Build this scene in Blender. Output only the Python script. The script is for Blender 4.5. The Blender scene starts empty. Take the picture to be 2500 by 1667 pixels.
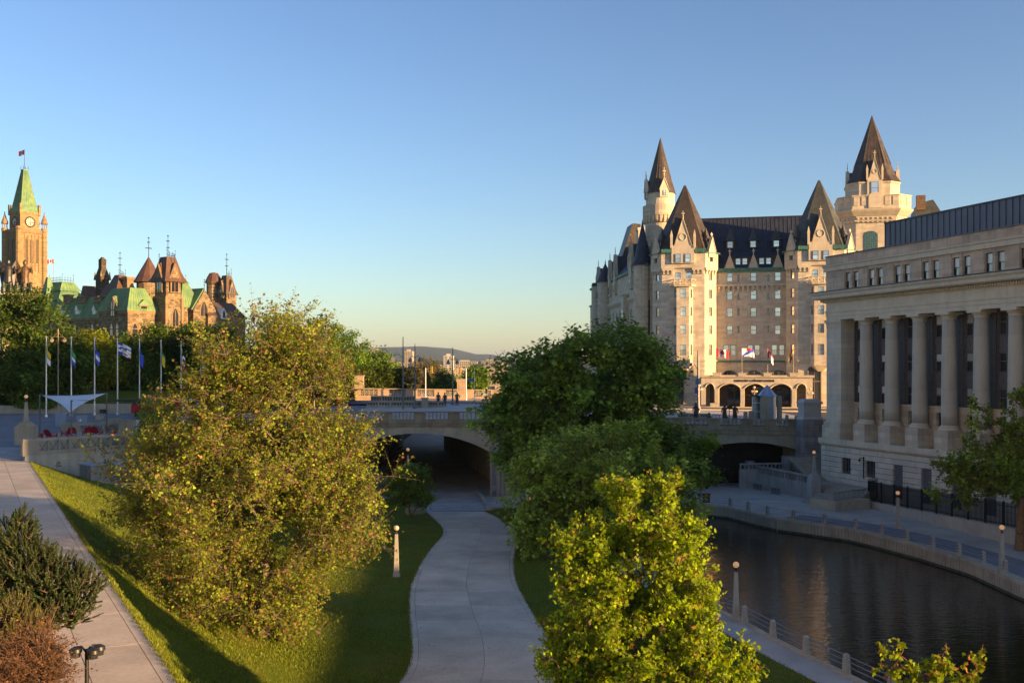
import bpy, math, random
import numpy as np
from mathutils import Vector, Matrix

S = bpy.context.scene
COL = S.collection
R = math.radians
rnd = random.Random(7)
npr = np.random.default_rng(11)

# ------------------------------------------------------------------ camera, sky, sun, exposure
F, CX, HY, CZ = 2580.0, 1250.0, 897.0, 17.0        # focal length and principal point in photo pixels, eye height
cam_d = bpy.data.cameras.new('camera')
cam_d.sensor_width = 36.0
cam_d.lens = 36.0 * F / 2500.0
cam_d.shift_y = (HY - 833.5) / 2500.0
cam_d.clip_start = 0.5
cam_d.clip_end = 60000.0
cam = bpy.data.objects.new('camera', cam_d)
COL.objects.link(cam)
cam.location = (0, 0, CZ)
cam.rotation_euler = (R(90), 0, 0)
S.camera = cam

SUN_AZ, SUN_EL = (0.87, -0.493), 8.5
world = bpy.data.worlds.new('World'); S.world = world
world.use_nodes = True
nt = world.node_tree
nt.nodes.clear()
wo = nt.nodes.new('ShaderNodeOutputWorld'); bg = nt.nodes.new('ShaderNodeBackground')
sky = nt.nodes.new('ShaderNodeTexSky'); sky.sky_type = 'NISHITA'
sky.sun_disc = False
sky.sun_elevation = R(SUN_EL)
sky.sun_rotation = math.atan2(SUN_AZ[0], SUN_AZ[1])
sky.altitude = 60; sky.air_density = 1.0; sky.dust_density = 0.45; sky.ozone_density = 3.6
bg.inputs[1].default_value = 0.05
gam = nt.nodes.new('ShaderNodeGamma'); gam.inputs[1].default_value = 1.22
nt.links.new(sky.outputs[0], gam.inputs[0]); nt.links.new(gam.outputs[0], bg.inputs[0]); nt.links.new(bg.outputs[0], wo.inputs[0])
sun_d = bpy.data.lights.new('sun', 'SUN'); sun_d.energy = 2.8; sun_d.angle = R(0.5)
sun_d.color = (1.0, 0.72, 0.38)
sun = bpy.data.objects.new('sun', sun_d); COL.objects.link(sun)
_e = R(SUN_EL)
sun.rotation_euler = Vector((-SUN_AZ[0]*math.cos(_e), -SUN_AZ[1]*math.cos(_e), -math.sin(_e))).to_track_quat('-Z', 'Y').to_euler()
sun.location = (90, -40, 60)
S.view_settings.view_transform = 'Standard'
S.view_settings.look = 'None'
S.view_settings.exposure = 2.2
S.view_settings.use_white_balance = True
S.view_settings.white_balance_temperature = 8000
S.view_settings.white_balance_tint = 22
S.view_settings.gamma = 1.0
S.cycles.use_denoising = True
S.cycles.max_bounces = 6
S.cycles.diffuse_bounces = 4
S.cycles.glossy_bounces = 3
S.cycles.transmission_bounces = 4
S.cycles.transparent_max_bounces = 8
S.cycles.caustics_reflective = False
S.cycles.caustics_refractive = False

# ------------------------------------------------------------------ helpers
def G(x, y, z=0.0):                      # a photo pixel whose ground height is known -> world point
    d = (CZ - z) * F / (y - HY)
    return ((x - CX) * d / F, d, z)
def W(x, y, d):                          # a photo pixel at a known distance -> world point
    return ((x - CX) * d / F, d, CZ + (HY - y) * d / F)

class Fr:                                # a building's own frame: origin, turn, base height
    def __init__(s, ox, oy, deg, z0=0.0):
        s.ox, s.oy, s.a, s.z0 = ox, oy, R(deg), z0
        s.c, s.s = math.cos(s.a), math.sin(s.a)
    def onY(s, px, v):                   # picture column on the plane local y = v -> local x, depth
        k = (px - CX) / F
        d = (v - s.ox*s.s + s.oy*s.c) / (s.c - k*s.s)
        return (k*d - s.ox)*s.c + (d - s.oy)*s.s, d
    def onX(s, px, u):
        k = (px - CX) / F
        d = (u + s.ox*s.c + s.oy*s.s) / (k*s.c + s.s)
        return -(k*d - s.ox)*s.s + (d - s.oy)*s.c, d
    def z(s, py, d):
        return CZ + (HY - py)*d/F - s.z0
    def loc(s, X, Y):
        return (X - s.ox)*s.c + (Y - s.oy)*s.s, -(X - s.ox)*s.s + (Y - s.oy)*s.c
    def world(s, u, v, z=0):
        return (s.ox + u*s.c - v*s.s, s.oy + u*s.s + v*s.c, z + s.z0)

def tag(o, label=None, cat=None, group=None, kind=None):
    if label: o['label'] = label
    if cat: o['category'] = cat
    if group: o['group'] = group
    if kind: o['kind'] = kind
    return o
def empty(name, loc, rz=0.0, label=None, cat=None, group=None, kind=None):
    o = bpy.data.objects.new(name, None); COL.objects.link(o)
    o.location = loc; o.rotation_euler = (0, 0, rz); o.empty_display_size = 0.3
    return tag(o, label, cat, group, kind)
def inst(name, me, parent=None, loc=(0, 0, 0), rz=0.0, scale=None):
    o = bpy.data.objects.new(name, me); COL.objects.link(o)
    o.parent = parent; o.location = loc; o.rotation_euler = (0, 0, rz)
    if scale: o.scale = scale
    return o
def copy_tree(o, parent=None):
    c = o.copy(); COL.objects.link(c)
    if parent is not None: c.parent = parent
    for ch in list(o.children): copy_tree(ch, c)
    return c

class MB:
    def __init__(s): s.v = []; s.f = []; s.m = []
    def add(s, vs, fs, mi=0):
        n = len(s.v); s.v.extend(vs); s.f.extend(tuple(i+n for i in f) for f in fs); s.m.extend([mi]*len(fs)); return s
    def box(s, x0, x1, y0, y1, z0, z1, mi=0):
        return s.add([(x0,y0,z0),(x1,y0,z0),(x1,y1,z0),(x0,y1,z0),(x0,y0,z1),(x1,y0,z1),(x1,y1,z1),(x0,y1,z1)],
              [(0,3,2,1),(4,5,6,7),(0,1,5,4),(1,2,6,5),(2,3,7,6),(3,0,4,7)], mi)
    def loft(s, rings, cap0=True, cap1=True, closed=True, mi=0):
        n = len(rings[0]); vs = [p for r in rings for p in r]; fs = []
        m = n if closed else n-1
        for i in range(len(rings)-1):
            for j in range(m):
                k = (j+1) % n
                fs.append((i*n+j, i*n+k, (i+1)*n+k, (i+1)*n+j))
        if cap0: fs.append(tuple(range(n-1, -1, -1)))
        if cap1: fs.append(tuple((len(rings)-1)*n+i for i in range(n)))
        return s.add(vs, fs, mi)
    def prism(s, poly, z0, z1, mi=0):
        return s.loft([[(x,y,z0) for x,y in poly], [(x,y,z1) for x,y in poly]], mi=mi)
    def frus(s, cx, cy, z0, a0, b0, z1, a1, b1, mi=0):
        q = lambda a,b,z: [(cx-a,cy-b,z),(cx+a,cy-b,z),(cx+a,cy+b,z),(cx-a,cy+b,z)]
        return s.loft([q(a0,b0,z0), q(a1,b1,z1)], mi=mi)
    def lathe(s, prof, cx=0, cy=0, n=12, a0=0.0, sx=1, sy=1, mi=0):
        return s.loft([[(cx+r*sx*math.cos(a0+2*math.pi*j/n), cy+r*sy*math.sin(a0+2*math.pi*j/n), z) for j in range(n)] for r, z in prof], mi=mi)
    def tube(s, pts, rs, n=6, mi=0):
        if not hasattr(rs, '__len__'): rs = [rs]*len(pts)
        pts = [Vector(p) for p in pts]; rings = []
        for i, p in enumerate(pts):
            t = (pts[min(i+1, len(pts)-1)] - pts[max(i-1, 0)])
            if t.length < 1e-9: t = Vector((0,0,1))
            t.normalize()
            a = t.cross(Vector((0,0,1)))
            if a.length < 1e-3: a = Vector((1,0,0))
            a.normalize(); b = a.cross(t)
            rings.append([tuple(p + (a*math.cos(2*math.pi*j/n) + b*math.sin(2*math.pi*j/n))*rs[i]) for j in range(n)])
        return s.loft(rings, mi=mi)
    def poly_y(s, poly, y0, y1, mi=0):   # outline in x,z extruded along y
        return s.loft([[(x,y0,z) for x,z in poly], [(x,y1,z) for x,z in poly]], mi=mi)
    def poly_x(s, poly, x0, x1, mi=0):
        return s.loft([[(x0,y,z) for y,z in poly], [(x1,y,z) for y,z in poly]], mi=mi)
    def mesh(s, name, mats, smooth=False):
        me = bpy.data.meshes.new(name); me.from_pydata(s.v, [], s.f)
        if not isinstance(mats, (list, tuple)): mats = [mats]
        for m in mats: me.materials.append(m)
        if len(mats) > 1: me.polygons.foreach_set('material_index', s.m)
        if smooth: me.polygons.foreach_set('use_smooth', [True]*len(me.polygons))
        me.update()
        import bmesh
        bm = bmesh.new(); bm.from_mesh(me); bmesh.ops.recalc_face_normals(bm, faces=bm.faces); bm.to_mesh(me); bm.free()
        return me
    def build(s, name, mats, parent=None, smooth=False, loc=(0,0,0), rz=0.0):
        return inst(name, s.mesh(name, mats, smooth), parent, loc, rz)

def smooth_by_angle(o, deg=35):
    me = o.data
    me.polygons.foreach_set('use_smooth', [True]*len(me.polygons))
    try: me.set_sharp_from_angle(angle=R(deg))
    except Exception: pass
    return o

def wallh(mb, p0, p1, z0, z1, holes=(), t=0.35, mi=0):
    """A wall face from p0 to p1 (left to right seen from outside) with rectangular openings and their reveals."""
    dx, dy = p1[0]-p0[0], p1[1]-p0[1]; L = math.hypot(dx, dy); dx /= L; dy /= L
    nx, ny = dy, -dx
    P = lambda q, z, e=0.0: (p0[0]+dx*q-nx*e, p0[1]+dy*q-ny*e, z)
    holes = [(max(h[0],0), min(h[1],L), max(h[2],z0), min(h[3],z1)) for h in holes]
    us = sorted({0, L} | {h[0] for h in holes} | {h[1] for h in holes}); zs = sorted({z0, z1} | {h[2] for h in holes} | {h[3] for h in holes})
    for i in range(len(us)-1):
        for j in range(len(zs)-1):
            cu, cz = (us[i]+us[i+1])/2, (zs[j]+zs[j+1])/2
            if any(h[0]<cu<h[1] and h[2]<cz<h[3] for h in holes): continue
            mb.add([P(us[i],zs[j]),P(us[i+1],zs[j]),P(us[i+1],zs[j+1]),P(us[i],zs[j+1])], [(0,1,2,3)], mi)
    for a,b,c,d in holes:
        r = [(a,c),(b,c),(b,d),(a,d)]
        for k in range(4):
            q, w = r[k], r[(k+1)%4]
            mb.add([P(q[0],q[1]),P(w[0],w[1]),P(w[0],w[1],t),P(q[0],q[1],t)], [(0,1,2,3)], mi)
    return P

def arch_wall(mb, s0, s1, zb, zt, ops, y0, y1, n=24, tilt=0.0, mi=0):
    """A wall in local x,z from s0 to s1 with segmental arch openings (centre, half width, spring height, rise); floor zb, top zt."""
    xs = [s0, s1]
    for c, hw, zs, rise in ops:
        xs += [c-hw+2*hw*i/n for i in range(n+1)]
    xs = sorted(set(x for x in xs if s0 <= x <= s1))
    top = lambda x: zt + tilt*(x-s0)
    def soff(x, op):
        c, hw, zs, rise = op
        Rr = (hw*hw+rise*rise)/(2*rise)
        return zs - (Rr-rise) + math.sqrt(max(Rr*Rr-(x-c)**2, 0))
    for a, b in zip(xs[:-1], xs[1:]):
        m = (a+b)/2; op = next((o for o in ops if abs(m-o[0]) < o[1]), None)
        if op: za, zc = soff(a, op), soff(b, op)
        else: za = zc = zb
        v = [(a,y0,za),(b,y0,zc),(b,y0,top(b)),(a,y0,top(a)),(a,y1,za),(b,y1,zc),(b,y1,top(b)),(a,y1,top(a))]
        mb.add(v, [(0,1,2,3),(5,4,7,6),(0,4,5,1),(3,2,6,7)], mi)
    for c, hw, zs, rise in ops:
        for x in (c-hw, c+hw):
            if s0 < x < s1: mb.add([(x,y0,zb),(x,y1,zb),(x,y1,zs),(x,y0,zs)], [(0,1,2,3)], mi)
    for x in (s0, s1):
        mb.add([(x,y0,zb),(x,y1,zb),(x,y1,top(x)),(x,y0,top(x))], [(0,1,2,3)], mi)

# ------------------------------------------------------------------ materials
def _nodes(name):
    m = bpy.data.materials.new(name); m.use_nodes = True
    t = m.node_tree; t.nodes.clear()
    out = t.nodes.new('ShaderNodeOutputMaterial')
    b = t.nodes.new('ShaderNodeBsdfPrincipled'); t.links.new(b.outputs[0], out.inputs[0])
    return m, t, b
def _math(t, op, a, b=None):
    n = t.nodes.new('ShaderNodeMath'); n.operation = op
    for i, x in enumerate((a, b)):
        if x is None: continue
        if isinstance(x, (int, float)): n.inputs[i].default_value = x
        else: t.links.new(x, n.inputs[i])
    return n.outputs[0]
def _mix(t, fac, a, b, mode='MIX'):
    n = t.nodes.new('ShaderNodeMix'); n.data_type = 'RGBA'; n.blend_type = mode
    for i, x in ((0, fac), (6, a), (7, b)):
        if isinstance(x, (int, float)): n.inputs[i].default_value = x
        elif isinstance(x, tuple): n.inputs[i].default_value = (*x[:3], 1)
        else: t.links.new(x, n.inputs[i])
    return n.outputs[2]
def _noise(t, vec, scale, detail=4, rough=0.6):
    n = t.nodes.new('ShaderNodeTexNoise'); n.inputs['Scale'].default_value = scale
    n.inputs['Detail'].default_value = detail; n.inputs['Roughness'].default_value = rough
    t.links.new(vec, n.inputs['Vector']); return n.outputs[0]
def _ramp(t, fac, lo, hi):
    n = t.nodes.new('ShaderNodeMapRange'); n.inputs[1].default_value = lo; n.inputs[2].default_value = hi
    t.links.new(fac, n.inputs[0]); return n.outputs[0]
def mul(c, k): return tuple(min(1, x*k) for x in c)
def MAT(name, col, rough=0.8, var=0.18, scale=1.2, fine=0.1, bump=0.0, bscale=30, metal=0.0, spec=0.3, brick=None, streak=0.0, col2=None, seam=None, objvar=0.0):
    """Principled surface: two noises of colour, optional block courses (width, height, contrast), rain streaks, metal seams."""
    m, t, b = _nodes(name)
    tc = t.nodes.new('ShaderNodeTexCoord').outputs['Object']
    n1 = _ramp(t, _noise(t, tc, scale), 0.3, 0.7)
    c = _mix(t, n1, mul(col, 1-var), col2 if col2 else mul(col, 1+var))
    if fine: c = _mix(t, fine, c, _mix(t, _noise(t, tc, scale*14, 3), (0.0,0.0,0.0), (1.0,1.0,1.0)), 'OVERLAY')
    hgt = None
    if brick or seam:
        sp = t.nodes.new('ShaderNodeSeparateXYZ'); t.links.new(tc, sp.inputs[0])
        u = _math(t, 'ADD', sp.outputs[0], sp.outputs[1])
        cb = t.nodes.new('ShaderNodeCombineXYZ'); t.links.new(u, cb.inputs[0])
        t.links.new(sp.outputs[2], cb.inputs[1])
    if brick:
        bw, bh, con = brick[:3]; mort = brick[3] if len(brick) > 3 else 0.012
        if len(brick) > 4:                              # paving: use x,y
            t.links.new(sp.outputs[0], cb.inputs[0]); t.links.new(sp.outputs[1], cb.inputs[1])
        bt = t.nodes.new('ShaderNodeTexBrick'); t.links.new(cb.outputs[0], bt.inputs['Vector'])
        bt.inputs['Scale'].default_value = 1.0; bt.inputs['Brick Width'].default_value = bw; bt.inputs['Row Height'].default_value = bh
        bt.inputs['Mortar Size'].default_value = mort; bt.inputs['Color1'].default_value = (0.5-con,)*3+(1,); bt.inputs['Color2'].default_value = (0.5+con,)*3+(1,)
        bt.inputs['Mortar'].default_value = (0.5-con*1.8,)*3+(1,)
        c = _mix(t, 1.0, c, bt.outputs[0], 'OVERLAY'); hgt = bt.outputs[1]
    if streak:
        mp = t.nodes.new('ShaderNodeMapping'); mp.inputs['Scale'].default_value = (1.6, 1.6, 0.12); t.links.new(tc, mp.inputs[0])
        sn = _ramp(t, _noise(t, mp.outputs[0], 1.0, 5, 0.7), 0.52, 0.75)
        c = _mix(t, _math(t, 'MULTIPLY', sn, streak), c, mul(col, 0.35))
    if objvar:
        oi = t.nodes.new('ShaderNodeObjectInfo'); rv = t.nodes.new('ShaderNodeMapRange'); rv.inputs[3].default_value = 1-objvar; rv.inputs[4].default_value = 1+objvar
        t.links.new(oi.outputs['Random'], rv.inputs[0]); cbn = t.nodes.new('ShaderNodeCombineXYZ')
        for k in range(3): t.links.new(rv.outputs[0], cbn.inputs[k])
        c = _mix(t, 1.0, c, cbn.outputs[0], 'MULTIPLY')
    t.links.new(c, b.inputs['Base Color'])
    b.inputs['Roughness'].default_value = rough; b.inputs['Metallic'].default_value = metal
    b.inputs['Specular IOR Level'].default_value = spec
    if bump or hgt is not None:
        bp = t.nodes.new('ShaderNodeBump'); bp.inputs['Strength'].default_value = bump if bump else 0.4; bp.inputs['Distance'].default_value = 0.05
        h = _noise(t, tc, bscale, 4)
        if hgt is not None: h = _math(t, 'SUBTRACT', _math(t, 'MULTIPLY', h, 0.4), hgt)
        t.links.new(h, bp.inputs['Height']); t.links.new(bp.outputs[0], b.inputs['Normal'])
    return m
def GLASS(name, col, rough=0.08, spec=0.8, coat=0.0):
    m, t, b = _nodes(name)
    oi = t.nodes.new('ShaderNodeObjectInfo')
    c = _mix(t, oi.outputs['Random'], mul(col, 0.6), mul(col, 1.3))
    t.links.new(c, b.inputs['Base Color']); b.inputs['Roughness'].default_value = rough
    b.inputs['Specular IOR Level'].default_value = spec; b.inputs['Coat Weight'].default_value = coat; b.inputs['Coat Roughness'].default_value = 0.03
    return m
def MIRROR(name, col, metal=0.75, rough=0.12):
    m, t, b = _nodes(name)
    oi = t.nodes.new('ShaderNodeObjectInfo')
    t.links.new(_mix(t, oi.outputs['Random'], mul(col, 0.55), col), b.inputs['Base Color'])
    b.inputs['Metallic'].default_value = metal; b.inputs['Roughness'].default_value = rough
    return m
def LEAF(name, trans=0.52, rough=0.55):
    m, t, b = _nodes(name)
    at = t.nodes.new('ShaderNodeVertexColor'); at.layer_name = 'Col'
    t.links.new(at.outputs[0], b.inputs['Base Color'])
    b.inputs['Roughness'].default_value = rough; b.inputs['Specular IOR Level'].default_value = 0.25
    tr = t.nodes.new('ShaderNodeBsdfTranslucent'); mx = t.nodes.new('ShaderNodeMixShader')
    t.links.new(_mix(t, 1.0, at.outputs[0], (1.0, 1.0, 0.55), 'MULTIPLY'), tr.inputs[0])
    mx.inputs[0].default_value = trans
    out = next(n for n in t.nodes if n.type == 'OUTPUT_MATERIAL')
    t.links.new(b.outputs[0], mx.inputs[1]); t.links.new(tr.outputs[0], mx.inputs[2]); t.links.new(mx.outputs[0], out.inputs[0])
    return m
def EMIT(name, col, strength, base=(0.8,0.75,0.65)):
    m, t, b = _nodes(name)
    b.inputs['Base Color'].default_value = (*base, 1); b.inputs['Roughness'].default_value = 0.15
    b.inputs['Emission Color'].default_value = (*col, 1); b.inputs['Emission Strength'].default_value = strength
    return m

lime   = MAT('limestone', (0.57,0.485,0.36), 0.85, 0.12, 0.5, 0.10, streak=0.4, brick=(1.3,0.52,0.075,0.012))
lime2  = MAT('limestone_plain', (0.58,0.49,0.36), 0.85, 0.14, 0.7, 0.12, streak=0.35)
sen    = MAT('senate_stone', (0.60,0.51,0.385), 0.85, 0.13, 0.45, 0.10, streak=0.5, brick=(1.9,0.62,0.085,0.012))
sen2   = MAT('senate_stone_plain', (0.62,0.53,0.405), 0.85, 0.12, 0.6, 0.10, streak=0.35)
senp   = MAT('senate_pink_stone', (0.53,0.405,0.30), 0.85, 0.14, 0.6, 0.10, streak=0.5, brick=(1.9,0.62,0.085,0.012))
senw   = MAT('senate_white_block', (0.60,0.535,0.44), 0.85, 0.14, 0.6, 0.12, streak=0.5, objvar=0.08)
conc   = MAT('concrete', (0.42,0.37,0.29), 0.9, 0.2, 0.5, 0.15, bump=0.1, streak=0.55)
concd  = MAT('dark_bridge_stone', (0.29,0.24,0.165), 0.9, 0.3, 0.6, 0.2, bump=0.15, streak=0.7)
greyst = MAT('grey_pier_stone', (0.27,0.27,0.275), 0.9, 0.25, 0.5, 0.15, streak=0.6, objvar=0.12, brick=(1.5,0.75,0.10,0.012))
path_m = MAT('path_concrete', (0.54,0.46,0.365), 0.9, 0.17, 0.35, 0.25, bump=0.05, bscale=60, objvar=0.09)
asph   = MAT('asphalt', (0.085,0.083,0.085), 0.9, 0.2, 0.3, 0.2, bump=0.1)
paver  = MAT('pavers', (0.44,0.42,0.40), 0.9, 0.12, 0.3, 0.1, brick=(0.8,0.4,0.10,0.02,1))
slab_m = MAT('quay_slab', (0.43,0.40,0.355), 0.9, 0.15, 0.4, 0.12, brick=(3.0,3.0,0.03,0.01,1))
joint  = MAT('joint_dark', (0.10,0.095,0.09), 0.95, 0.1)
blackm = MAT('black_iron', (0.012,0.012,0.013), 0.45, 0.2, spec=0.4)
bronze = MAT('bronze_dark', (0.035,0.033,0.033), 0.42, 0.3, 3, spec=0.5, metal=0.4)
bayb   = MAT('bronze_bay', (0.125,0.12,0.125), 0.5, 0.2, 3, spec=0.4)
glassd = GLASS('dark_glass', (0.03,0.034,0.038), 0.05, 1.0, 1.0)
glassb = MIRROR('sky_glass', (0.85,0.93,0.95))
glassp = GLASS('blind_pane', (0.55,0.56,0.54), 0.25, 0.6, 0.5)
sash   = MAT('sash_wood', (0.16,0.12,0.09), 0.6, 0.1)
sashw  = MAT('sash_white', (0.7,0.66,0.58), 0.6, 0.1)
copb   = MAT('brown_copper', (0.075,0.058,0.045), 0.5, 0.35, 0.8, 0.15, spec=0.4, metal=0.25)
copd   = MAT('dark_slate_copper', (0.034,0.042,0.060), 0.55, 0.3, 0.6, 0.15, spec=0.3)
copw   = MAT('weathered_copper', (0.075,0.078,0.066), 0.5, 0.35, 0.8, 0.15, spec=0.4, metal=0.2)
copg   = MAT('green_copper', (0.11,0.25,0.145), 0.6, 0.25, 0.5, 0.15, col2=(0.20,0.31,0.11), streak=0.35)
copgd  = MAT('dark_green_copper', (0.06,0.19,0.14), 0.6, 0.3, 1.5, 0.15)
redr   = MAT('brown_red_roof', (0.11,0.058,0.040), 0.6, 0.25, 0.6, 0.15, streak=0.3)
zinc   = MAT('zinc_panel', (0.115,0.125,0.155), 0.5, 0.12, 0.3, 0.06, metal=0.3)
rubble = MAT('gothic_rubble', (0.23,0.165,0.098), 0.95, 0.35, 0.9, 0.25, bump=0.3, bscale=6, brick=(0.9,0.45,0.22,0.03), streak=0.3)
rubsm  = MAT('gothic_dressing', (0.25,0.165,0.09), 0.9, 0.25, 0.8, 0.2, streak=0.3)
ptow   = MAT('tower_stone', (0.29,0.195,0.095), 0.9, 0.2, 0.5, 0.2, brick=(1.2,0.6,0.12,0.02), streak=0.3)
white  = MAT('white_paint', (0.78,0.77,0.74), 0.6, 0.05)
redp   = MAT('red_paint', (0.34,0.012,0.03), 0.5, 0.08)
alum   = MAT('flagpole_aluminium', (0.62,0.62,0.63), 0.35, 0.05, metal=0.5)
greyb  = MAT('blue_grey_box', (0.24,0.30,0.38), 0.6, 0.1)
sailw  = MAT('white_sail', (0.62,0.66,0.70), 0.8, 0.06)
sailt  = MAT('taupe_sail', (0.21,0.18,0.145), 0.85, 0.08)
postg  = MAT('green_grey_post', (0.11,0.13,0.12), 0.5, 0.1)
bark   = MAT('bark', (0.13,0.09,0.065), 0.95, 0.3, 3.0, 0.3, bump=0.4, bscale=12)
barkl  = MAT('light_bark', (0.19,0.14,0.105), 0.95, 0.3, 3.0, 0.3, bump=0.3, bscale=12)
brownt = MAT('red_brown_wood', (0.16,0.055,0.03), 0.7, 0.2)
globe  = EMIT('lamp_globe', (1.0,0.55,0.2), 0.07, (0.42,0.36,0.28))
woodp  = MAT('lamp_post_tan', (0.36,0.27,0.18), 0.7, 0.1)
yellow = MAT('signal_yellow', (0.55,0.30,0.03), 0.5, 0.1)
bluep  = MAT('blue_paint', (0.03,0.10,0.38), 0.6, 0.1)
brickr = MAT('red_brick', (0.30,0.13,0.075), 0.9, 0.15, brick=(0.9,0.4,0.05,0.01))
beige  = MAT('beige_render', (0.52,0.44,0.33), 0.9, 0.1)
tan    = MAT('steel_tan', (0.28,0.20,0.13), 0.7, 0.15)
soil   = MAT('soil', (0.06,0.045,0.03), 0.95, 0.3)
steel  = MAT('brushed_steel', (0.42,0.46,0.52), 0.35, 0.1, metal=0.8)
louv   = MAT('louver_grey', (0.20,0.20,0.22), 0.6, 0.1)
leafm  = LEAF('leaf'); needle = LEAF('needle', 0.1)
# ================================================================== THE SETTING
def sheet(name, pts, mat, kind='structure', parent=None, thick=0.0):
    mb = MB()
    if thick:
        mb.loft([[(x,y,z-thick) for x,y,z in pts], [tuple(p) for p in pts]])
    else:
        mb.add([tuple(p) for p in pts], [tuple(range(len(pts)))])
    o = mb.build(name, mat, parent)
    if parent is None: tag(o, kind=kind)
    return o
def grass_mat(name):
    m, t, b = _nodes(name)
    tc = t.nodes.new('ShaderNodeTexCoord').outputs['Object']
    a = _ramp(t, _noise(t, tc, 0.35, 5), 0.35, 0.65); f = _ramp(t, _noise(t, tc, 9.0, 4, 0.75), 0.3, 0.7)
    c = _mix(t, a, (0.095,0.14,0.014), (0.15,0.19,0.02))
    c = _mix(t, f, _mix(t, 0.5, c, (0.04,0.065,0.008)), c)
    c = _mix(t, _math(t, 'MULTIPLY', _ramp(t, _noise(t, tc, 0.22, 5), 0.52, 0.75), 0.7), c, (0.19,0.14,0.035))
    t.links.new(c, b.inputs['Base Color']); b.inputs['Roughness'].default_value = 0.9; b.inputs['Specular IOR Level'].default_value = 0.1
    bp = t.nodes.new('ShaderNodeBump'); bp.inputs['Strength'].default_value = 0.9; bp.inputs['Distance'].default_value = 0.12
    t.links.new(_noise(t, tc, 7.0, 5, 0.8), bp.inputs['Height']); t.links.new(bp.outputs[0], b.inputs['Normal'])
    return m
grassm = grass_mat('grass')
far_m = MAT('far_ground', (0.055,0.075,0.035), 0.95, 0.3, 0.004, 0.1)
GB = MB()
_rs = [0, 150, 400, 900, 2000, 4500, 9000, 16000, 26000]
for i in range(len(_rs)-1):
    for j in range(32):
        a0, a1 = 2*math.pi*j/32, 2*math.pi*(j+1)/32
        p = lambda r, a: (r*math.cos(a), 100 + r*math.sin(a), -3.0 if r < 500 else -14.0)
        if _rs[i] == 0: GB.add([p(0,0), p(_rs[1],a0), p(_rs[1],a1)], [(0,1,2)])
        else: GB.add([p(_rs[i],a0), p(_rs[i+1],a0), p(_rs[i+1],a1), p(_rs[i],a1)], [(0,1,2,3)])
tag(GB.build('ground', far_m), kind='structure')

# --- lower path, edges read along the photograph
LP = [(972.5,1667),(995.6,1634.7),(1003.9,1605),(1002.9,1562),(998,1512.7),(996.6,1473),(999,1433.5),(1010.5,1405.5),(1023.6,1377.5),(1048,1341),(1071.5,1315),(1081.7,1298),(1074.7,1283.5),(1055,1265),(1035,1247)]
RP = [(1357,1667),(1353,1628),(1338.5,1549),(1308.8,1506),(1282.5,1460),(1266,1430),(1257.7,1400.6),(1256,1364),(1262.7,1328),(1264.3,1308),(1256,1288.5),(1236,1273.6),(1206.6,1257),(1180,1247)]
_l = sorted([(G(x,y)[1], G(x,y)[0]) for x,y in LP]); _r = sorted([(G(x,y)[1], G(x,y)[0]) for x,y in RP])
_l = [(5,-16.5),(25,-12.0),(42,-8.6)] + _l; _r = [(5,-8.0),(25,-3.6),(42,0.2)] + _r
XL = lambda y: float(np.interp(y, [a for a,_ in _l], [b for _,b in _l]))
XR = lambda y: float(np.interp(y, [a for a,_ in _r], [b for _,b in _r]))
def sm(y, f, w=1.6):
    return sum(f(y+k*w/2) for k in (-2,-1,0,1,2))/5
path = empty('path', (0,0,0), kind='structure')
mb = MB(); N = 80; ys = [6+(G(0,1247)[1]-6)*i/N for i in range(N+1)]
mb.loft([[(sm(y,XL),y,-0.05) for y in ys]+[(sm(y,XR),y,-0.05) for y in reversed(ys)]]*1, cap0=False)
mb.build('joint_bed', joint, path)
Y0, Y1 = 8.0, G(0,1247)[1]; nrow = 26
cols = [0.0, 0.055, 0.52, 0.945, 1.0]
for r in range(nrow):
    ya, yb = Y0+(Y1-Y0)*r/nrow+0.008, Y0+(Y1-Y0)*(r+1)/nrow-0.008
    for c in range(4):
        mb = MB(); g = 0.012
        q = [ya+(yb-ya)*i/5 for i in range(6)]
        A = [(sm(y,XL)+cols[c]*(sm(y,XR)-sm(y,XL))+(g if c else 0), y, -0.01) for y in q]
        B = [(sm(y,XL)+cols[c+1]*(sm(y,XR)-sm(y,XL))-(g if c<3 else 0), y, -0.01) for y in q]
        ring = A + B[::-1]
        mb.loft([[(x,y,-0.045) for x,y,z in ring], ring], cap0=False)
        mb.build('slab', path_m, path)

# --- upper path (left) on the higher bank
ZU = 7.0
XA = lambda y: -10.6 - 0.516*(y-33.5)
up = empty('upper_path', (0,0,ZU), kind='structure')
mb = MB(); mb.add([(XA(0)-5.2,0,-0.05),(XA(0),0,-0.05),(XA(115.5),115.5,-0.05),(XA(115.5)-5.2,115.5,-0.05)], [(0,1,2,3)]); mb.build('joint_bed', joint, up)
for r in range(24):
    ya, yb = 115.5*r/24+0.012, 115.5*(r+1)/24-0.012
    for c0, c1 in ((-4.8,-2.42),(-2.39,-0.42),(-0.39,0.0)):
        sk = 0.30*2.4                                                # joints run square to the path
        P = lambda c, y: (XA(y)+c*0.889, y + c*0.459, 0.0)
        mb = MB(); ring = [P(c0,ya),P(c1,ya),P(c1,yb),P(c0,yb)]
        mb.loft([[(x,y,-0.045) for x,y,z in ring], ring], cap0=False); mb.build('slab', path_m, up)

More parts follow.
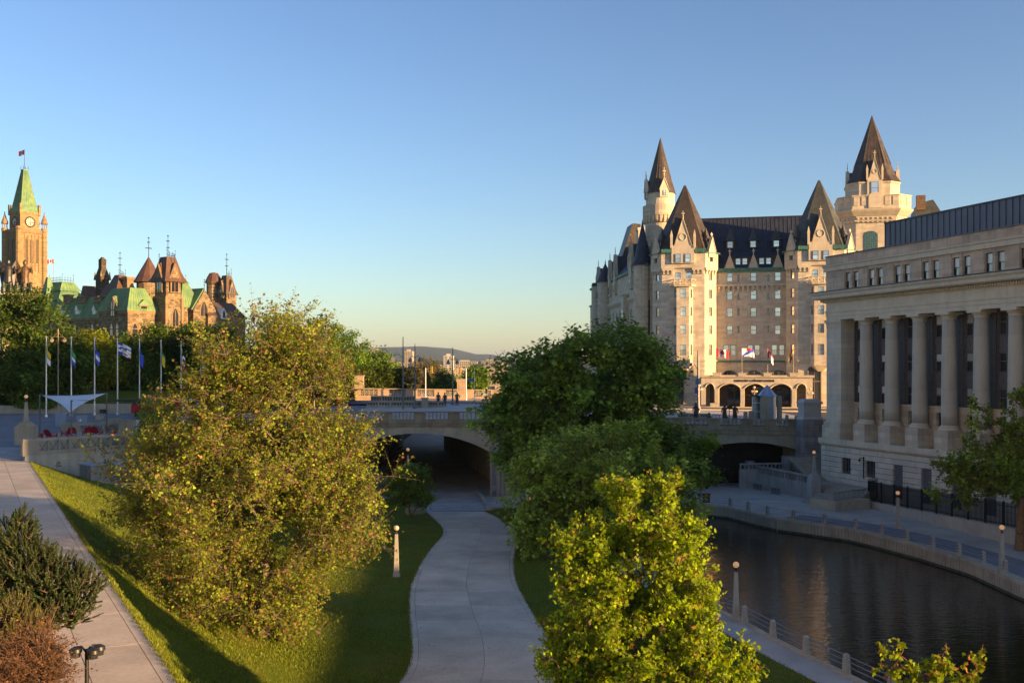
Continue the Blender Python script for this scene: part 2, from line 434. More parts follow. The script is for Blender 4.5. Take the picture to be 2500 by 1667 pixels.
# --- lawns
def lawn_h(X, Y):
    xa, xb = XA(Y), sm(Y, XL) if Y < Y1 else sm(Y1, XL)
    w = min(max((X-xa)/(xb-xa), 0), 1)
    k = 1 - 0.45*min(max((Y-113)/12, 0), 1)
    return ZU*k*(1-w)**2.0*(1-0.0*w) + 0.02
mb = MB(); NX, NY = 40, 70
for j in range(NY+1):
    Y = 2 + (141-2)*j/NY
    xa = XA(min(Y,115)); xb = sm(min(Y,Y1), XL)
    if Y > 115: xa = -52.5 + (Y-115)*0.75
    if Y > Y1: xb = sm(Y1,XL) + (Y-Y1)*0.0
    for i in range(NX+1):
        X = xa+(xb-xa)*i/NX
        h = lawn_h(X, Y)
        if Y <= 115 and i == 0: h = ZU-0.03
        mb.v.append((X, Y, h + (0.06*math.sin(X*0.9)*math.sin(Y*0.6) if 0 < i < NX else 0)))
for j in range(NY):
    for i in range(NX):
        a = j*(NX+1)+i; mb.f.append((a,a+1,a+NX+2,a+NX+1)); mb.m.append(0)
lawn = tag(mb.build('lawn', grassm, smooth=True), kind='structure')
# verge left of the upper path
sheet('verge', [(-200,0,ZU-0.02),(XA(0)-5.3,0,ZU-0.02),(XA(115.5)-5.3,115.5,ZU-0.02),(-200,115.5,ZU-0.02)], grassm)
# near bank of the canal: quay walk and the lawn between path and canal
WB = [(34,5),(25.5,32),(18.3,58),(17.2,61.8),(16.2,65.8),(15.3,69.8),(14.4,73),(9.5,95),(5.5,116),(1.2,138),(0.6,150)]
mb = MB()
n = len(WB)
mb.loft([[(x,y,-2.0) for x,y in WB]+[(x-2.3,y-0.5,-2.0) for x,y in reversed(WB)], [(x,y,0.2) for x,y in WB]+[(x-2.3,y-0.5,0.2) for x,y in reversed(WB)]])
tag(mb.build('near_quay', slab_m), kind='structure')
mb = MB()
mb.loft([[(x-0.28,y,0.2) for x,y in WB]+[(x+0.05,y,0.2) for x,y in reversed(WB)], [(x-0.28,y,0.32) for x,y in WB]+[(x+0.05,y,0.32) for x,y in reversed(WB)]])
tag(mb.build('quay_kerb', conc), kind='structure')
WX = lambda y: float(np.interp(y, [b for a,b in WB], [a for a,b in WB]))
mb = MB(); NY2 = 60; NX2 = 10
for j in range(NY2+1):
    Y = 6+(Y1-0.5-6)*j/NY2; xa = sm(Y,XR); xb = WX(Y)-2.3-(0.5 if 66 < Y < 70 else 0)
    if xb < xa+0.2: xb = xa+0.2
    for i in range(NX2+1):
        w = i/NX2; mb.v.append((xa+(xb-xa)*w, Y, 0.02+0.16*w+0.35*math.sin(math.pi*w)))
for j in range(NY2):
    for i in range(NX2):
        a = j*(NX2+1)+i; mb.f.append((a,a+1,a+NX2+2,a+NX2+1)); mb.m.append(0)
tag(mb.build('canal_lawn', grassm, smooth=True), kind='structure')
# paved landing before the left arch, its kerb and the lower floor that runs on under the bridge
pl = [G(1028,1247),G(1188,1246),G(1158,1190),G(1052,1193)]
sheet('paved_landing', [(x,y,0.01) for x,y,z in pl], paver)
sheet('tunnel_floor', [(-24,Y1-0.3,-0.06),(1.0,Y1-0.3,-0.06),(1.0,300,1.5),(-24,300,1.5)], MAT('underpass_floor',(0.36,0.33,0.29),0.9,0.2,0.3,0.15))
a, b = G(1188,1246), G(1158,1190)
mb = MB(); mb.loft([[(a[0]+k,a[1],z) for k,z in ((0,-.1),(0.45,-.1),(0.45,.32),(0,.32))], [(b[0]+k,b[1],z) for k,z in ((0,-.1),(0.45,-.1),(0.45,.32),(0,.32))]])
mb.box(a[0]+0.5,4.6,a[1]-0.3,a[1]+0.05,-.1,.45)
tag(mb.build('landing_kerb', conc), kind='structure')
sheet('side_landing', [(a[0]+0.46,a[1],0.02),(4.4,a[1],0.02),(0.8,138,0.02),(b[0]+0.46,b[1],0.02)], paver)
tag(MB().box(a[0]-6.6,a[0]+0.4,a[1]-0.12,a[1]-0.02,-0.05,0.012).build('drain_strip', joint), kind='structure')

# --- water
m, t, b_ = _nodes('canal_water')
tc = t.nodes.new('ShaderNodeTexCoord').outputs['Object']
mp = t.nodes.new('ShaderNodeMapping'); mp.inputs['Scale'].default_value = (0.55, 1.5, 1); mp.inputs['Rotation'].default_value = (0,0,R(12)); t.links.new(tc, mp.inputs[0])
bp = t.nodes.new('ShaderNodeBump'); bp.inputs['Strength'].default_value = 0.3; bp.inputs['Distance'].default_value = 0.12
hn = _math(t, 'ADD', _noise(t, mp.outputs[0], 1.6, 3, 0.55), _math(t, 'MULTIPLY', _noise(t, tc, 0.25, 2), 0.6))
t.links.new(hn, bp.inputs['Height']); t.links.new(bp.outputs[0], b_.inputs['Normal'])
b_.inputs['Base Color'].default_value = (0.012,0.009,0.006,1); b_.inputs['Roughness'].default_value = 0.04; b_.inputs['IOR'].default_value = 1.33
water_m = m
tag(MB().box(-0.5,60,-10,225,-2.2,-1.0).build('canal_water', water_m), kind='structure')

# --- far quay (right bank)
ZQ = 0.4
QE = [G(x,y,ZQ)[:2] for x,y in ((1690,1229),(1730,1232),(1779,1237),(1853,1255),(1900,1265),(2073,1289),(2124,1300),(2244,1330),(2370,1367),(2500,1422))]
QE = [(17.5,128)] + QE + [(40.5,60),(41.5,20),(42,0)]
mb = MB(); mb.prism(QE+[(95,0),(95,165),(17.5,165)], -2.2, ZQ)
tag(mb.build('far_quay', slab_m), kind='structure')
mb = MB()                                                         # coping strip and fluted wall face
def offset(poly, d):
    out = []
    for i, p in enumerate(poly):
        a = poly[max(i-1,0)]; b = poly[min(i+1,len(poly)-1)]
        tx, ty = b[0]-a[0], b[1]-a[1]; L = math.hypot(tx,ty); out.append((p[0]-ty/L*d*-1*-1, p[1]+tx/L*d*-1*-1))
    return out
cop_o = offset(QE, -0.14); cop_i = offset(QE, 0.55)
mb.loft([[(x,y,ZQ-0.28) for x,y in cop_o]+[(x,y,ZQ-0.28) for x,y in reversed(cop_i)], [(x,y,ZQ+0.03) for x,y in cop_o]+[(x,y,ZQ+0.03) for x,y in reversed(cop_i)]])
tag(mb.build('quay_coping', conc), kind='structure')
def along(poly, step, start=0.0):
    out = []; acc = start
    for p, q in zip(poly[:-1], poly[1:]):
        L = math.hypot(q[0]-p[0], q[1]-p[1])
        while acc <= L:
            out.append((p[0]+(q[0]-p[0])*acc/L, p[1]+(q[1]-p[1])*acc/L, math.atan2(q[1]-p[1], q[0]-p[0]))); acc += step
        acc -= L
    return out
mb = MB()
for x, y, a in along(QE, 0.42):
    if y < 40: continue
    c, s_ = math.cos(a), math.sin(a); hw = 0.15
    pts = [(x-c*hw, y-s_*hw), (x+c*hw, y+s_*hw), (x+c*hw+s_*0.09, y+s_*hw-c*0.09), (x-c*hw+s_*0.09, y-s_*hw-c*0.09)]
    mb.prism(pts, -1.3, ZQ-0.30)
o = mb.build('quay_wall_ribs', conc); tag(o, 'ribbed concrete facing of the canal wall below the right quay', 'wall', kind='stuff')
mb = MB(); st_o = offset(QE,-.10); st_i = offset(QE,.3)
mb.loft([[(x,y,-1.2) for x,y in st_o]+[(x,y,-1.2) for x,y in reversed(st_i)], [(x,y,-.78) for x,y in st_o]+[(x,y,-.78) for x,y in reversed(st_i)]])
tag(mb.build('waterline', MAT('algae_stain',(0.075,0.07,0.045),0.7,0.4,1.5,0.3)), kind='structure')
# darker asphalt walk beside the railing, steps side left pale
A = offset(QE[5:11], 0.9); B = offset(QE[5:11], 4.4)
sheet('quay_walk', [(x,y,ZQ+0.034) for x,y in A]+[(x,y,ZQ+0.034) for x,y in reversed(B)], MAT('walk_grey',(0.20,0.20,0.205),0.9,0.15,0.4,0.15))

# --- street level west (left) and the plaza deck on the bridge
def zdeck(X, Y): return 10.05 - 0.033*min(max(X,0),45) + 0.008*(Y-140)
def yface(X): return 140.0 + 8.0*min(max(X,0),41)/41.0
WA, WBt, WC = (-52.2,113.0), (-44.0,125.3), (-24.0,139.5)
def xmax(Y):
    return float(np.interp(Y, [113,113.6,125.3,139.5,150], [-52.6,-52.4,-44.4,-24.4,-24.0]))
def zwest(Y): return 7.05 + 2.95*min(max((Y-113.5)/36.5,0),1) + 0.004*max(Y-150,0)
mb = MB(); rows = [113.4,116,119,122,125.3,130,135,139.5,145,150,170,200,240,290]
for Y in rows:
    x1 = xmax(Y)
    for i in range(9): mb.v.append((-240+(x1+240)*i/8, Y, zwest(Y)))
for j in range(len(rows)-1):
    for i in range(8):
        a = j*9+i; mb.f.append((a,a+1,a+10,a+9)); mb.m.append(0)
tag(mb.build('west_street', MAT('street_grey',(0.20,0.20,0.215),0.9,0.15,0.3,0.15)), kind='structure')
sheet('west_pavement', [(-90,113.6,zwest(113.6)+0.01),(-52.7,113.6,zwest(113.6)+0.01),(-55.4,122.5,zwest(122.5)+0.01),(-90,122.5,zwest(122.5)+0.01)], paver)
def deck_grid(name, x0, x1, y0f, y1, mat, dz, nx=12, ny=8):
    mb = MB()
    for j in range(ny+1):
        for i in range(nx+1):
            X = x0+(x1-x0)*i/nx; ya = y0f(X) if callable(y0f) else y0f
            Y = ya+(y1-ya)*j/ny; mb.v.append((X, Y, zdeck(X,Y)+dz))
    for j in range(ny):
        for i in range(nx):
            a = j*(nx+1)+i; mb.f.append((a,a+1,a+nx+2,a+nx+1)); mb.m.append(0)
    return tag(mb.build(name, mat), kind='structure')
deck_grid('plaza_deck', -24, 48, yface, 218, paver, 0.0)
deck_grid('plaza_road', -60, 160, 190, 206, MAT('road_warm',(0.16,0.145,0.135),0.9,0.15,0.3,0.1), 0.01, 20, 3)
deck_grid('hotel_forecourt', 26, 170, 206.2, 330, MAT('forecourt',(0.30,0.27,0.23),0.9,0.12,0.3,0.1), 0.004, 16, 8)
deck_grid('east_street', 47.9, 170, 150, 206.2, asph, 0.0)
mb = MB()
for X0, X1 in ((-24,26),(26,60)):
    mb.loft([[(X0,189.6,zdeck(X0,190)-.1),(X0,189.95,zdeck(X0,190)-.1),(X0,189.95,zdeck(X0,190)+.13),(X0,189.6,zdeck(X0,190)+.13)],[(X1,189.6,zdeck(X1,190)-.1),(X1,189.95,zdeck(X1,190)-.1),(X1,189.95,zdeck(X1,190)+.13),(X1,189.6,zdeck(X1,190)+.13)]])
tag(mb.build('plaza_kerb', conc), kind='structure')
# earth body below the west street so that its edge is solid
mb = MB(); mb.prism([(-240,116),(-54,116),(-52.7,114.0),(-45.2,126.0),(-25,140.6),(-25,290),(-240,290)], -3, 6.9)
tag(mb.build('west_bank', soil), kind='structure')
mb = MB(); mb.prism([(48,152),(170,152),(170,330),(26,330),(26,219),(48,219)], -3, 7.5)
tag(mb.build('east_bank', soil), kind='structure')
# ================================================================== PLAZA BRIDGE
bridge = empty('stone_arch_bridge', (0,140,0), 0, 'grey stone arch bridge with pierced parapet crossing above the path and canal', 'bridge')
ang = math.atan2(8.0, 41.0)
right = empty('east_span', (0,0,0), ang); right.parent = bridge
ux = lambda px, y=140: (px-CX)*y/F
LZ = lambda py: CZ+(HY-py)*140/F
# left span: vault over the path
cxl, hwl = (ux(845)+ux(1197))/2, (ux(1197)-ux(845))/2
mb = MB(); arch_wall(mb, -26, -2.4, -0.5, 9.0, [(cxl, hwl, LZ(1103), 2.55)], 0.35, 74, 28)
mb.build('vault', conc, bridge)
mb = MB(); arch_wall(mb, -26, -2.4, -0.5, LZ(1041), [(cxl, hwl-0.05, LZ(1103)-0.02, 2.5)], 0.0, 0.36, 28)
mb.build('spandrel', MAT('pale_spandrel',(0.43,0.375,0.28),0.9,0.22,0.5,0.15,streak=0.75), bridge)
mb = MB()                                                      # arch ring proud of the spandrel
Rr = (hwl*hwl+2.5*2.5)/(2*2.5)
pts0 = []; pts1 = []
for i in range(29):
    x = cxl-hwl+2*hwl*i/28; zz = LZ(1103)-(Rr-2.5)+math.sqrt(Rr*Rr-(x-cxl)**2)
    pts0.append((x,-0.06,zz-0.03)); pts1.append((x,-0.06,zz+0.85*(1+0.0)))
for i in range(28):
    a,b,c,d = pts0[i],pts0[i+1],pts1[i+1],pts1[i]
    back = lambda p:(p[0],0.2,p[2])
    mb.add([a,b,c,d,back(a),back(b),back(c),back(d)],[(0,1,2,3),(0,4,5,1),(3,2,6,7)])
mb.build('arch_ring', conc, bridge)
# parapet of the left span: bottom course, rail, posts, pierced panels with rosettes
def rosette_mesh(r=0.30, w=0.055, d=0.14):
    mb = MB(); n = 14
    def ring(R0, R1, cx=0, cz=0):
        o = [(cx+R1*math.cos(2*math.pi*i/n), cz+R1*math.sin(2*math.pi*i/n)) for i in range(n)]
        k = [(cx+R0*math.cos(2*math.pi*i/n), cz+R0*math.sin(2*math.pi*i/n)) for i in range(n)]
        for i in range(n):
            j = (i+1) % n
            q = [o[i],o[j],k[j],k[i]]
            mb.add([(x,-d/2,z) for x,z in q]+[(x,d/2,z) for x,z in q], [(0,1,2,3),(7,6,5,4),(0,4,5,1),(3,2,6,7)])
    ring(r-w, r)
    for a in (0,1,2,3):
        c, s_ = math.cos(a*math.pi/2+0.6)*r*0.55, math.sin(a*math.pi/2+0.6)*r*0.55
        p, q = Vector((c*0.1,0,s_*0.1)), Vector((c*1.6,0,s_*1.6)); tv = Vector((-s_,0,c)).normalized()*w*0.6
        v = [p-tv,p+tv,q+tv,q-tv]
        mb.add([(t.x,-d*0.4,t.z) for t in v]+[(t.x,d*0.4,t.z) for t in v], [(0,1,2,3),(7,6,5,4),(0,4,5,1),(3,2,6,7)])
    return mb.mesh('rosette', MAT('rosette_stone',(0.34,0.31,0.26),0.9,0.2))
ROS = rosette_mesh()
def parapet(par, x0, x1, zt, ztb, y=0.0, tilt=0.0, groups=(), m_rail=concd, m_body=concd, ph=1.15):
    """Bridge parapet from x0 to x1: cornice course, sill, rail, piers between pierced panels; groups = [(xa, xb, count)]."""
    z = lambda x: zt+tilt*(x-x0)
    def slab(a, b, y0, y1, za, zb, nm, mt):
        mb = MB(); mb.loft([[(a,y0,z(a)+za),(a,y1,z(a)+za),(a,y1,z(a)+zb),(a,y0,z(a)+zb)],[(b,y0,z(b)+za),(b,y1,z(b)+za),(b,y1,z(b)+zb),(b,y0,z(b)+zb)]])
        return mb.build(nm, mt, par)
    n = max(1, int((x1-x0)/3.4)); xs = [x0+(x1-x0)*i/n for i in range(n+1)]
    for a, b in zip(xs[:-1], xs[1:]):                         # individual coping and course stones
        slab(a+0.012, b-0.012, y-0.16, y+0.42, -0.2, 0, 'coping_stone', m_rail)
        slab(a+0.012, b-0.012, y-0.10, y+0.36, -ph-0.5, -ph+0.05, 'course_stone', m_body)
        slab(a+0.7, b+0.66, y-0.20, y+0.36, -ztb, -ph-0.52, 'cornice_stone', m_rail) if b+0.66 <= x1 else slab(a+0.7, b, y-0.20, y+0.36, -ztb, -ph-0.52, 'cornice_stone', m_rail)
    slab(x0, xs[0]+0.69, y-0.20, y+0.36, -ztb, -ph-0.52, 'cornice_stone', m_rail)
    edges = [x0]
    for a, b, k in groups:
        if a > edges[-1]: slab(edges[-1], a, y-0.02, y+0.28, -ph+0.05, -0.2, 'parapet_panel', m_body)
        slab(a, b, y+0.02, y+0.24, -ph+0.05, -ph+0.14, 'panel_sill', m_body)
        st = (b-a)/k
        for i in range(k):
            xc = a+st*(i+0.5); r = inst('rosette', ROS, par, (xc, y+0.12, z(xc)-0.2-(ph-0.34)/2-0.0), 0)
            s_ = min(st*0.5, (ph-0.34)/2)/0.30; r.scale = (s_, 1, s_)
        for i in range(k+1):
            xc = a+st*i; slab(xc-0.05, xc+0.05, y+0.03, y+0.24, -ph+0.14, -0.2, 'mullion', m_body)
        edges.append(b)
    if x1 > edges[-1]: slab(edges[-1], x1, y-0.02, y+0.28, -ph+0.05, -0.2, 'parapet_panel', m_body)
zt = LZ(1004)
gl = [(ux(905),ux(932),3),(ux(957),ux(1011),6),(ux(1038),ux(1094),6),(ux(1121),ux(1180),6)]
gl = [(-25.2,-22.6,5),(-21.6,ux(932),5)] + gl[1:]
parapet(bridge, -26, -2.5, zt, zt-LZ(1041), groups=gl)
# pier between path and canal
mb = MB(); mb.box(-2.6,-0.2,-0.9,1.4,-1.8,LZ(1103)); mb.frus(-1.4,0.2,LZ(1103),1.05,0.95,LZ(1000),1.0,0.9); mb.box(-2.55,-0.25,-0.85,1.3,LZ(1000),LZ(994)); mb.build('pier', greyst, bridge)
mb = MB()
for i in range(4): mb.lathe([(0.3,-1.5),(0.3,5.2),(0.22,5.4)], -0.1+0.0*i-0.55*i, -0.95, 8)
mb.build('fluted_fender', conc, bridge)
# right span in its own turned frame: canal arch (behind the maples) and quay arch
frR = Fr(0,140,math.degrees(ang))
def RX(px): return frR.onY(px, 0)
dR = RX(1822)[1]; ZR = lambda py: CZ+(HY-py)*dR/F
xr0, xr1 = 0.2, RX(1956)[0]
ca, cw = RX(1822)[0], RX(1956)[0]-RX(1822)[0]
canal_c = (1.6+ca-cw-1.4)/2; canal_w = (ca-cw-1.4-1.6)/2
mb = MB(); arch_wall(mb, xr0, xr1+0.2, -1.8, ZR(1056), [(ca, cw-0.05, ZR(1103), 1.32),(canal_c, canal_w, 3.2, 3.6)], 0, 0.5, 26)
mb.build('spandrel', MAT('brown_spandrel',(0.36,0.32,0.235),0.9,0.2,0.5,0.15,streak=0.6), right)
mb = MB(); arch_wall(mb, xr0, xr1+0.2, -1.8, ZR(1056)-0.05, [(ca, cw, ZR(1103)+0.02, 1.36),(canal_c, canal_w+.03, 3.2, 3.62)], 0.5, 72, 26)
mb.build('vault', conc, right)
ztr = CZ+(HY-1019)*RX(1660)[1]/F
tl = (CZ+(HY-1023.6)*RX(1955)[1]/F - ztr)/(RX(1955)[0]-RX(1660)[0])
gx = lambda p: RX(p)[0]
gr_ = [(gx(1675),gx(1729),5),(gx(1757),gx(1810),5),(gx(1837),gx(1869),3),(gx(1894),gx(1927),3)]
gr_ = [(2+6*i, 6.4+6*i, 5) for i in range(int((gx(1660)-4)/6))] + gr_
parapet(right, xr0, xr1-0.2, ztr - tl*(RX(1660)[0]-xr0), ztr-ZR(1056), tilt=tl, groups=gr_)
# black timber gate wall inside the quay arch
gate = empty('timber_gate', frR.world(ca,6.0,ZQ), ang, 'tall black plank gate closing the quay arch under the bridge', 'gate')
for i in range(14):
    x = -cw-0.6+(2*cw+1.2)*i/14
    for j, (za, zb) in enumerate(((0,1.55),(1.56,3.1),(3.11,4.6))):
        MB().box(x+0.01, x+(2*cw+1.2)/14-0.01, -0.06-0.01*((i+j)%2), 0.06, za, zb).build('plank', blackm, gate)
MB().box(-cw-0.6, cw+0.6, -0.14, -0.07, 3.0, 3.16).build('gate_rail', blackm, gate)
MB().box(-cw-0.6, cw+0.6, 0.07, 0.3, 0, 7.4).build('backing', blackm, gate)
# big pier with pedestal cap at the right end of the bridge
d_p = 146.0
x0p, x1p = ux(1953,d_p), ux(2008,d_p); zc = lambda py: CZ+(HY-py)*d_p/F
pier = empty('stone_pier', ((x0p+x1p)/2, d_p+0.6, 0), ang, 'dark grey stone pier with pale pedestal cap at the right end of the bridge', 'pier')
hw = (x1p-x0p)/2
for k in range(8):
    za = 0.4+k*(zc(1024)-0.4)/8; zb = 0.4+(k+1)*(zc(1024)-0.4)/8
    o = 0.0 if k > 2 else 0.12
    MB().box(-hw-o, -0.02+0.3*(k%2), -0.9-o, 1.2, za+0.012, zb-0.012).build('stone_block', greyst, pier)
    MB().box(0.02+0.3*(k%2), hw+o, -0.9-o, 1.2, za+0.012, zb-0.012).build('stone_block', greyst, pier)
MB().box(-hw+.05, hw-.05, -0.85, 1.15, 0.4, zc(1024)).build('core', joint, pier)
pm = MAT('pedestal_pale',(0.42,0.42,0.41),0.9,0.12)
MB().frus(0,0.15,zc(1024),hw,1.05,zc(1016),hw*0.84,0.92).build('base_course', pm, pier)
MB().box(-hw*0.82,hw*0.82,-0.75,1.05,zc(1016),zc(986)).build('pedestal', pm, pier)
MB().box(-hw*0.55,hw*0.55,-0.79,-0.75,zc(1012),zc(990)).build('panel', pm, pier)
MB().box(-hw*0.95,hw*0.95,-0.92,1.2,zc(986),zc(981)).frus(0,0.15,zc(981),hw*0.9,1.0,zc(974),hw*0.6,0.7).build('cap', pm, pier)
# under the left vault: seating steps, lamps
steps = empty('seating_steps', (-21.5,152,0), 0, 'dark concrete seating steps in the shade under the left arch', 'steps')
for i in range(7):
    MB().box(-2.2, 4.2-0.62*i, 0+i*0.0, 40, 0.55*i, 0.55*(i+1)-0.02).build('step', conc, steps)
for i in range(4):
    p = (-3.1, 150+7*i, 5.3)
    l = empty('wall_lantern', p, 0, ['nearest','second','third','farthest'][i]+' small lantern on the pier wall under the left arch', 'lantern', 'lanterns under the left arch')
    MB().box(-0.12,0.6,-0.05,0.05,0.25,0.32).build('bracket', blackm, l)
    MB().lathe([(0.05,0.3),(0.2,0.2),(0.22,-0.15),(0.08,-0.25)], -0.1, 0, 8).build('shade', bronze, l)
# parapet at the far side of the deck, lit by the low sun
bp_ = empty('far_parapet', (0,216,0), 0, 'sunlit orange stone parapet along the far side of the plaza', 'parapet')
wr = MAT('warm_stone',(0.42,0.30,0.20),0.9,0.15,0.6,0.12,streak=0.3)
parapet(bp_, -32, 24, CZ+(HY-947)*216/F, 2.6, tilt=-0.012, groups=[(-31+5.8*i,-27.5+5.8*i,4) for i in range(9)], m_rail=wr, m_body=wr, ph=1.6)
# ================================================================== CLASSICAL COLUMNED BUILDING (right)
frS = Fr(40.4, 138.0, -72.2)
SEN = empty('columned_building', (40.4,138.0,0), R(-72.2), 'long beige classical building with giant round columns and a dark metal penthouse', 'building')
U1, DEP, SP = 54.0, 42.0, 4.87
colu = [8.22+SP*k for k in range(9)]
bayu = [5.9] + [8.22+SP*(k+0.5) for k in range(9)]
# attic wall with paired windows
WCACHE = {}
def sash_window(par, w, h, pos, rz=0.0, fm=sash, gm=glassb, rail=0.5, name='window', fr=0.07, mull=0, upper=None, dep=0.12):
    """Window part (frame) with its two panes as sub-parts; pos = middle of the sill, x along the wall, y into the wall."""
    key = (round(w,2), round(h,2), fm.name, gm.name, rail, mull, upper.name if upper else None, fr)
    if key not in WCACHE:
        mb = MB()
        mb.box(-w/2,-w/2+fr,0,dep,0,h).box(w/2-fr,w/2,0,dep,0,h).box(-w/2+fr,w/2-fr,0,dep,0,fr).box(-w/2+fr,w/2-fr,0,dep,h-fr,h)
        if rail: mb.box(-w/2+fr,w/2-fr,0.02,dep,h*rail-fr*0.5,h*rail+fr*0.5)
        for i in range(mull):
            x = -w/2+w*(i+1)/(mull+1); mb.box(x-fr*0.4,x+fr*0.4,0.02,dep,fr,h-fr)
        fme = mb.mesh('window', fm)
        hh = h*rail if rail else h
        p0 = MB().box(-w/2+fr,w/2-fr,dep*0.55,dep*0.8,fr,hh).mesh('pane', gm)
        p1 = MB().box(-w/2+fr,w/2-fr,dep*0.45,dep*0.7,hh,h-fr).mesh('pane', upper or gm) if rail else None
        WCACHE[key] = (fme, p0, p1)
    fme, p0, p1 = WCACHE[key]
    o = inst(name, fme, par, pos, rz)
    inst('pane', p0, o)
    if p1: inst('pane', p1, o)
    return o
aw = [(4.70,5.68),(6.34,7.36)] + [(9.38+SP*k+d, 10.44+SP*k+d) for k in range(9) for d in (0,1.66)]
mb = MB(); holes = [(a-0.6,b-0.6,26.95,28.95) for a,b in aw]
wallh(mb, (0.6,0.3), (U1,0.3), 26.0, 29.4, holes, 0.45)
mb.box(0.6,U1,0.78,DEP,26.3,31.0)
mb.add([(0.6,0.3,26),(0.6,0.3,29.4),(0.6,0.8,29.4),(0.6,0.8,26)],[(0,1,2,3)])
mb.build('attic_wall', senp, SEN)
for a, b in aw:
    sash_window(SEN, b-a, 2.0, ((a+b)/2, 0.52, 26.95), fm=blackm, gm=glassd, upper=glassp, rail=0.45, fr=0.08)
    MB().box(a-0.1,b+0.1,0.17,0.5,26.83,26.95).build('window_sill', senp, SEN)
    MB().box(a-0.42,a-0.1,0.22,0.31,26.7,29.3).build('attic_pilaster', senp, SEN)
MB().box(0.35,U1,0.05,1.2,29.4,30.0).box(0.2,U1,-0.1,1.2,30.0,30.15).build('attic_cornice', sen2, SEN)
MB().box(0.6,U1,0.25,1.2,30.16,31.25).build('parapet', senp, SEN)
MB().box(0.5,U1,0.12,1.3,31.25,31.4).build('parapet_coping', MAT('lead_edge',(0.13,0.13,0.14),0.6,0.2), SEN)
# penthouse of standing-seam panels
for k in range(46):
    a = 2.45+k*1.0
    if a > U1-5: break
    MB().box(a+0.015,a+0.985,8.0,8.12,31.2,35.75).box(a+0.0,a+0.055,7.9,8.0,31.2,35.75).build('metal_panel', zinc, SEN)
MB().box(2.46,U1-5,8.13,34,30.9,35.6).build('penthouse_core', zinc, SEN)
MB().box(2.4,U1-5,7.84,34.2,35.75,35.92).build('penthouse_edge', MAT('zinc_edge',(0.06,0.065,0.08),0.5,0.1,metal=0.3), SEN)
# main cornice, dentils, entablature
prof = [(-0.95,25.72),(-1.15,25.86),(-1.2,26.2),(-1.42,26.45),(-1.45,26.6),(0.4,26.72),(0.4,25.72)]
mb = MB(); mb.loft([[(0.55+min(0,y)*0.75,y,z) for y,z in prof],[(U1+1,y,z) for y,z in prof]]); mb.build('cornice', sen2, SEN)
MB().box(-0.55,U1+1,-1.47,0.3,26.6,26.74).build('cornice_lead', MAT('dark_lead',(0.05,0.05,0.065),0.5,0.3), SEN)
mb = MB(); u = 0.35
while u < U1: mb.box(u,u+0.2,-0.42,-0.05,25.42,25.7); u += 0.36
o = mb.build('dentils', sen2, SEN); o['kind'] = 'stuff'
MB().box(0.5,U1,-0.1,1.8,25.3,25.72).build('dentil_band', sen2, SEN)
MB().box(0.95,U1,0.06,2.0,24.25,25.3).build('frieze', sen2, SEN)
MB().box(0.85,U1,-0.08,2.0,24.05,24.25).box(0.95,U1,0.0,2.0,23.55,24.05).box(1.0,U1,0.07,2.0,23.1,23.55).build('architrave', sen2, SEN)
# corner pilaster of ashlar courses
z = 10.2; k = 0
while z < 22.2:
    h = 0.66; m_ = senw if k % 2 == 0 else sen2
    MB().box(1.15,4.24,0.0,2.4,z+0.006,z+h-0.006).build('stone_block', m_, SEN) if k % 3 else (MB().box(1.15,2.6,0.0,2.4,z+0.006,z+h-0.006).build('stone_block', senw, SEN), MB().box(2.612,4.24,0.0,2.4,z+0.006,z+h-0.006).build('stone_block', sen2, SEN))
    z += h; k += 1
MB().box(1.2,4.19,0.05,2.3,10,23).build('pilaster_core', joint, SEN)
MB().box(0.75,4.55,-0.4,2.5,7.92,9.6).box(0.9,4.42,-0.25,2.5,9.6,9.85).box(1.02,4.34,-0.12,2.5,9.85,10.2).build('pilaster_base', sen, SEN)
MB().box(1.1,4.29,-0.05,2.4,22.2,22.35).box(1.05,4.33,-0.08,2.4,22.55,22.75).box(0.9,4.46,-0.2,2.4,22.75,23.09).box(1.13,4.26,-0.02,2.4,22.35,22.55).build('pilaster_capital', sen2, SEN)
# columns
mbp = MB(); mbp.box(-1.12,1.12,-1.15,1.15,7.9,10.05); ped = mbp.mesh('pedestal', sen)
mbs = MB(); mbs.lathe([(0.87-0.13*(i/10)**1.7, 10.62+11.6*i/10) for i in range(11)], n=28); shaft = mbs.mesh('shaft', MAT('column_stone',(0.50,0.44,0.35),0.85,0.08,0.5,0.08,streak=0.25,brick=(9,2.9,0.04,0.006)), True)
mbb = MB(); mbb.lathe([(1.12,10.05),(1.16,10.14),(1.12,10.24),(1.0,10.28),(0.98,10.36),(1.03,10.42),(1.03,10.5),(0.93,10.55),(0.89,10.64)], n=28); cbase = mbb.mesh('column_base', sen2, True)
mbc = MB(); mbc.lathe([(0.75,22.2),(0.80,22.26),(0.76,22.32),(0.77,22.5),(0.84,22.54),(0.96,22.74),(1.0,22.8)], n=28); mbc.box(-1.06,1.06,-1.06,1.06,22.8,23.08); ccap = mbc.mesh('capital', sen2)
for u in colu:
    c = inst('column', shaft, SEN, (u,0.9,0))
    inst('pedestal', ped, c); inst('column_base', cbase, c); inst('capital', ccap, c)
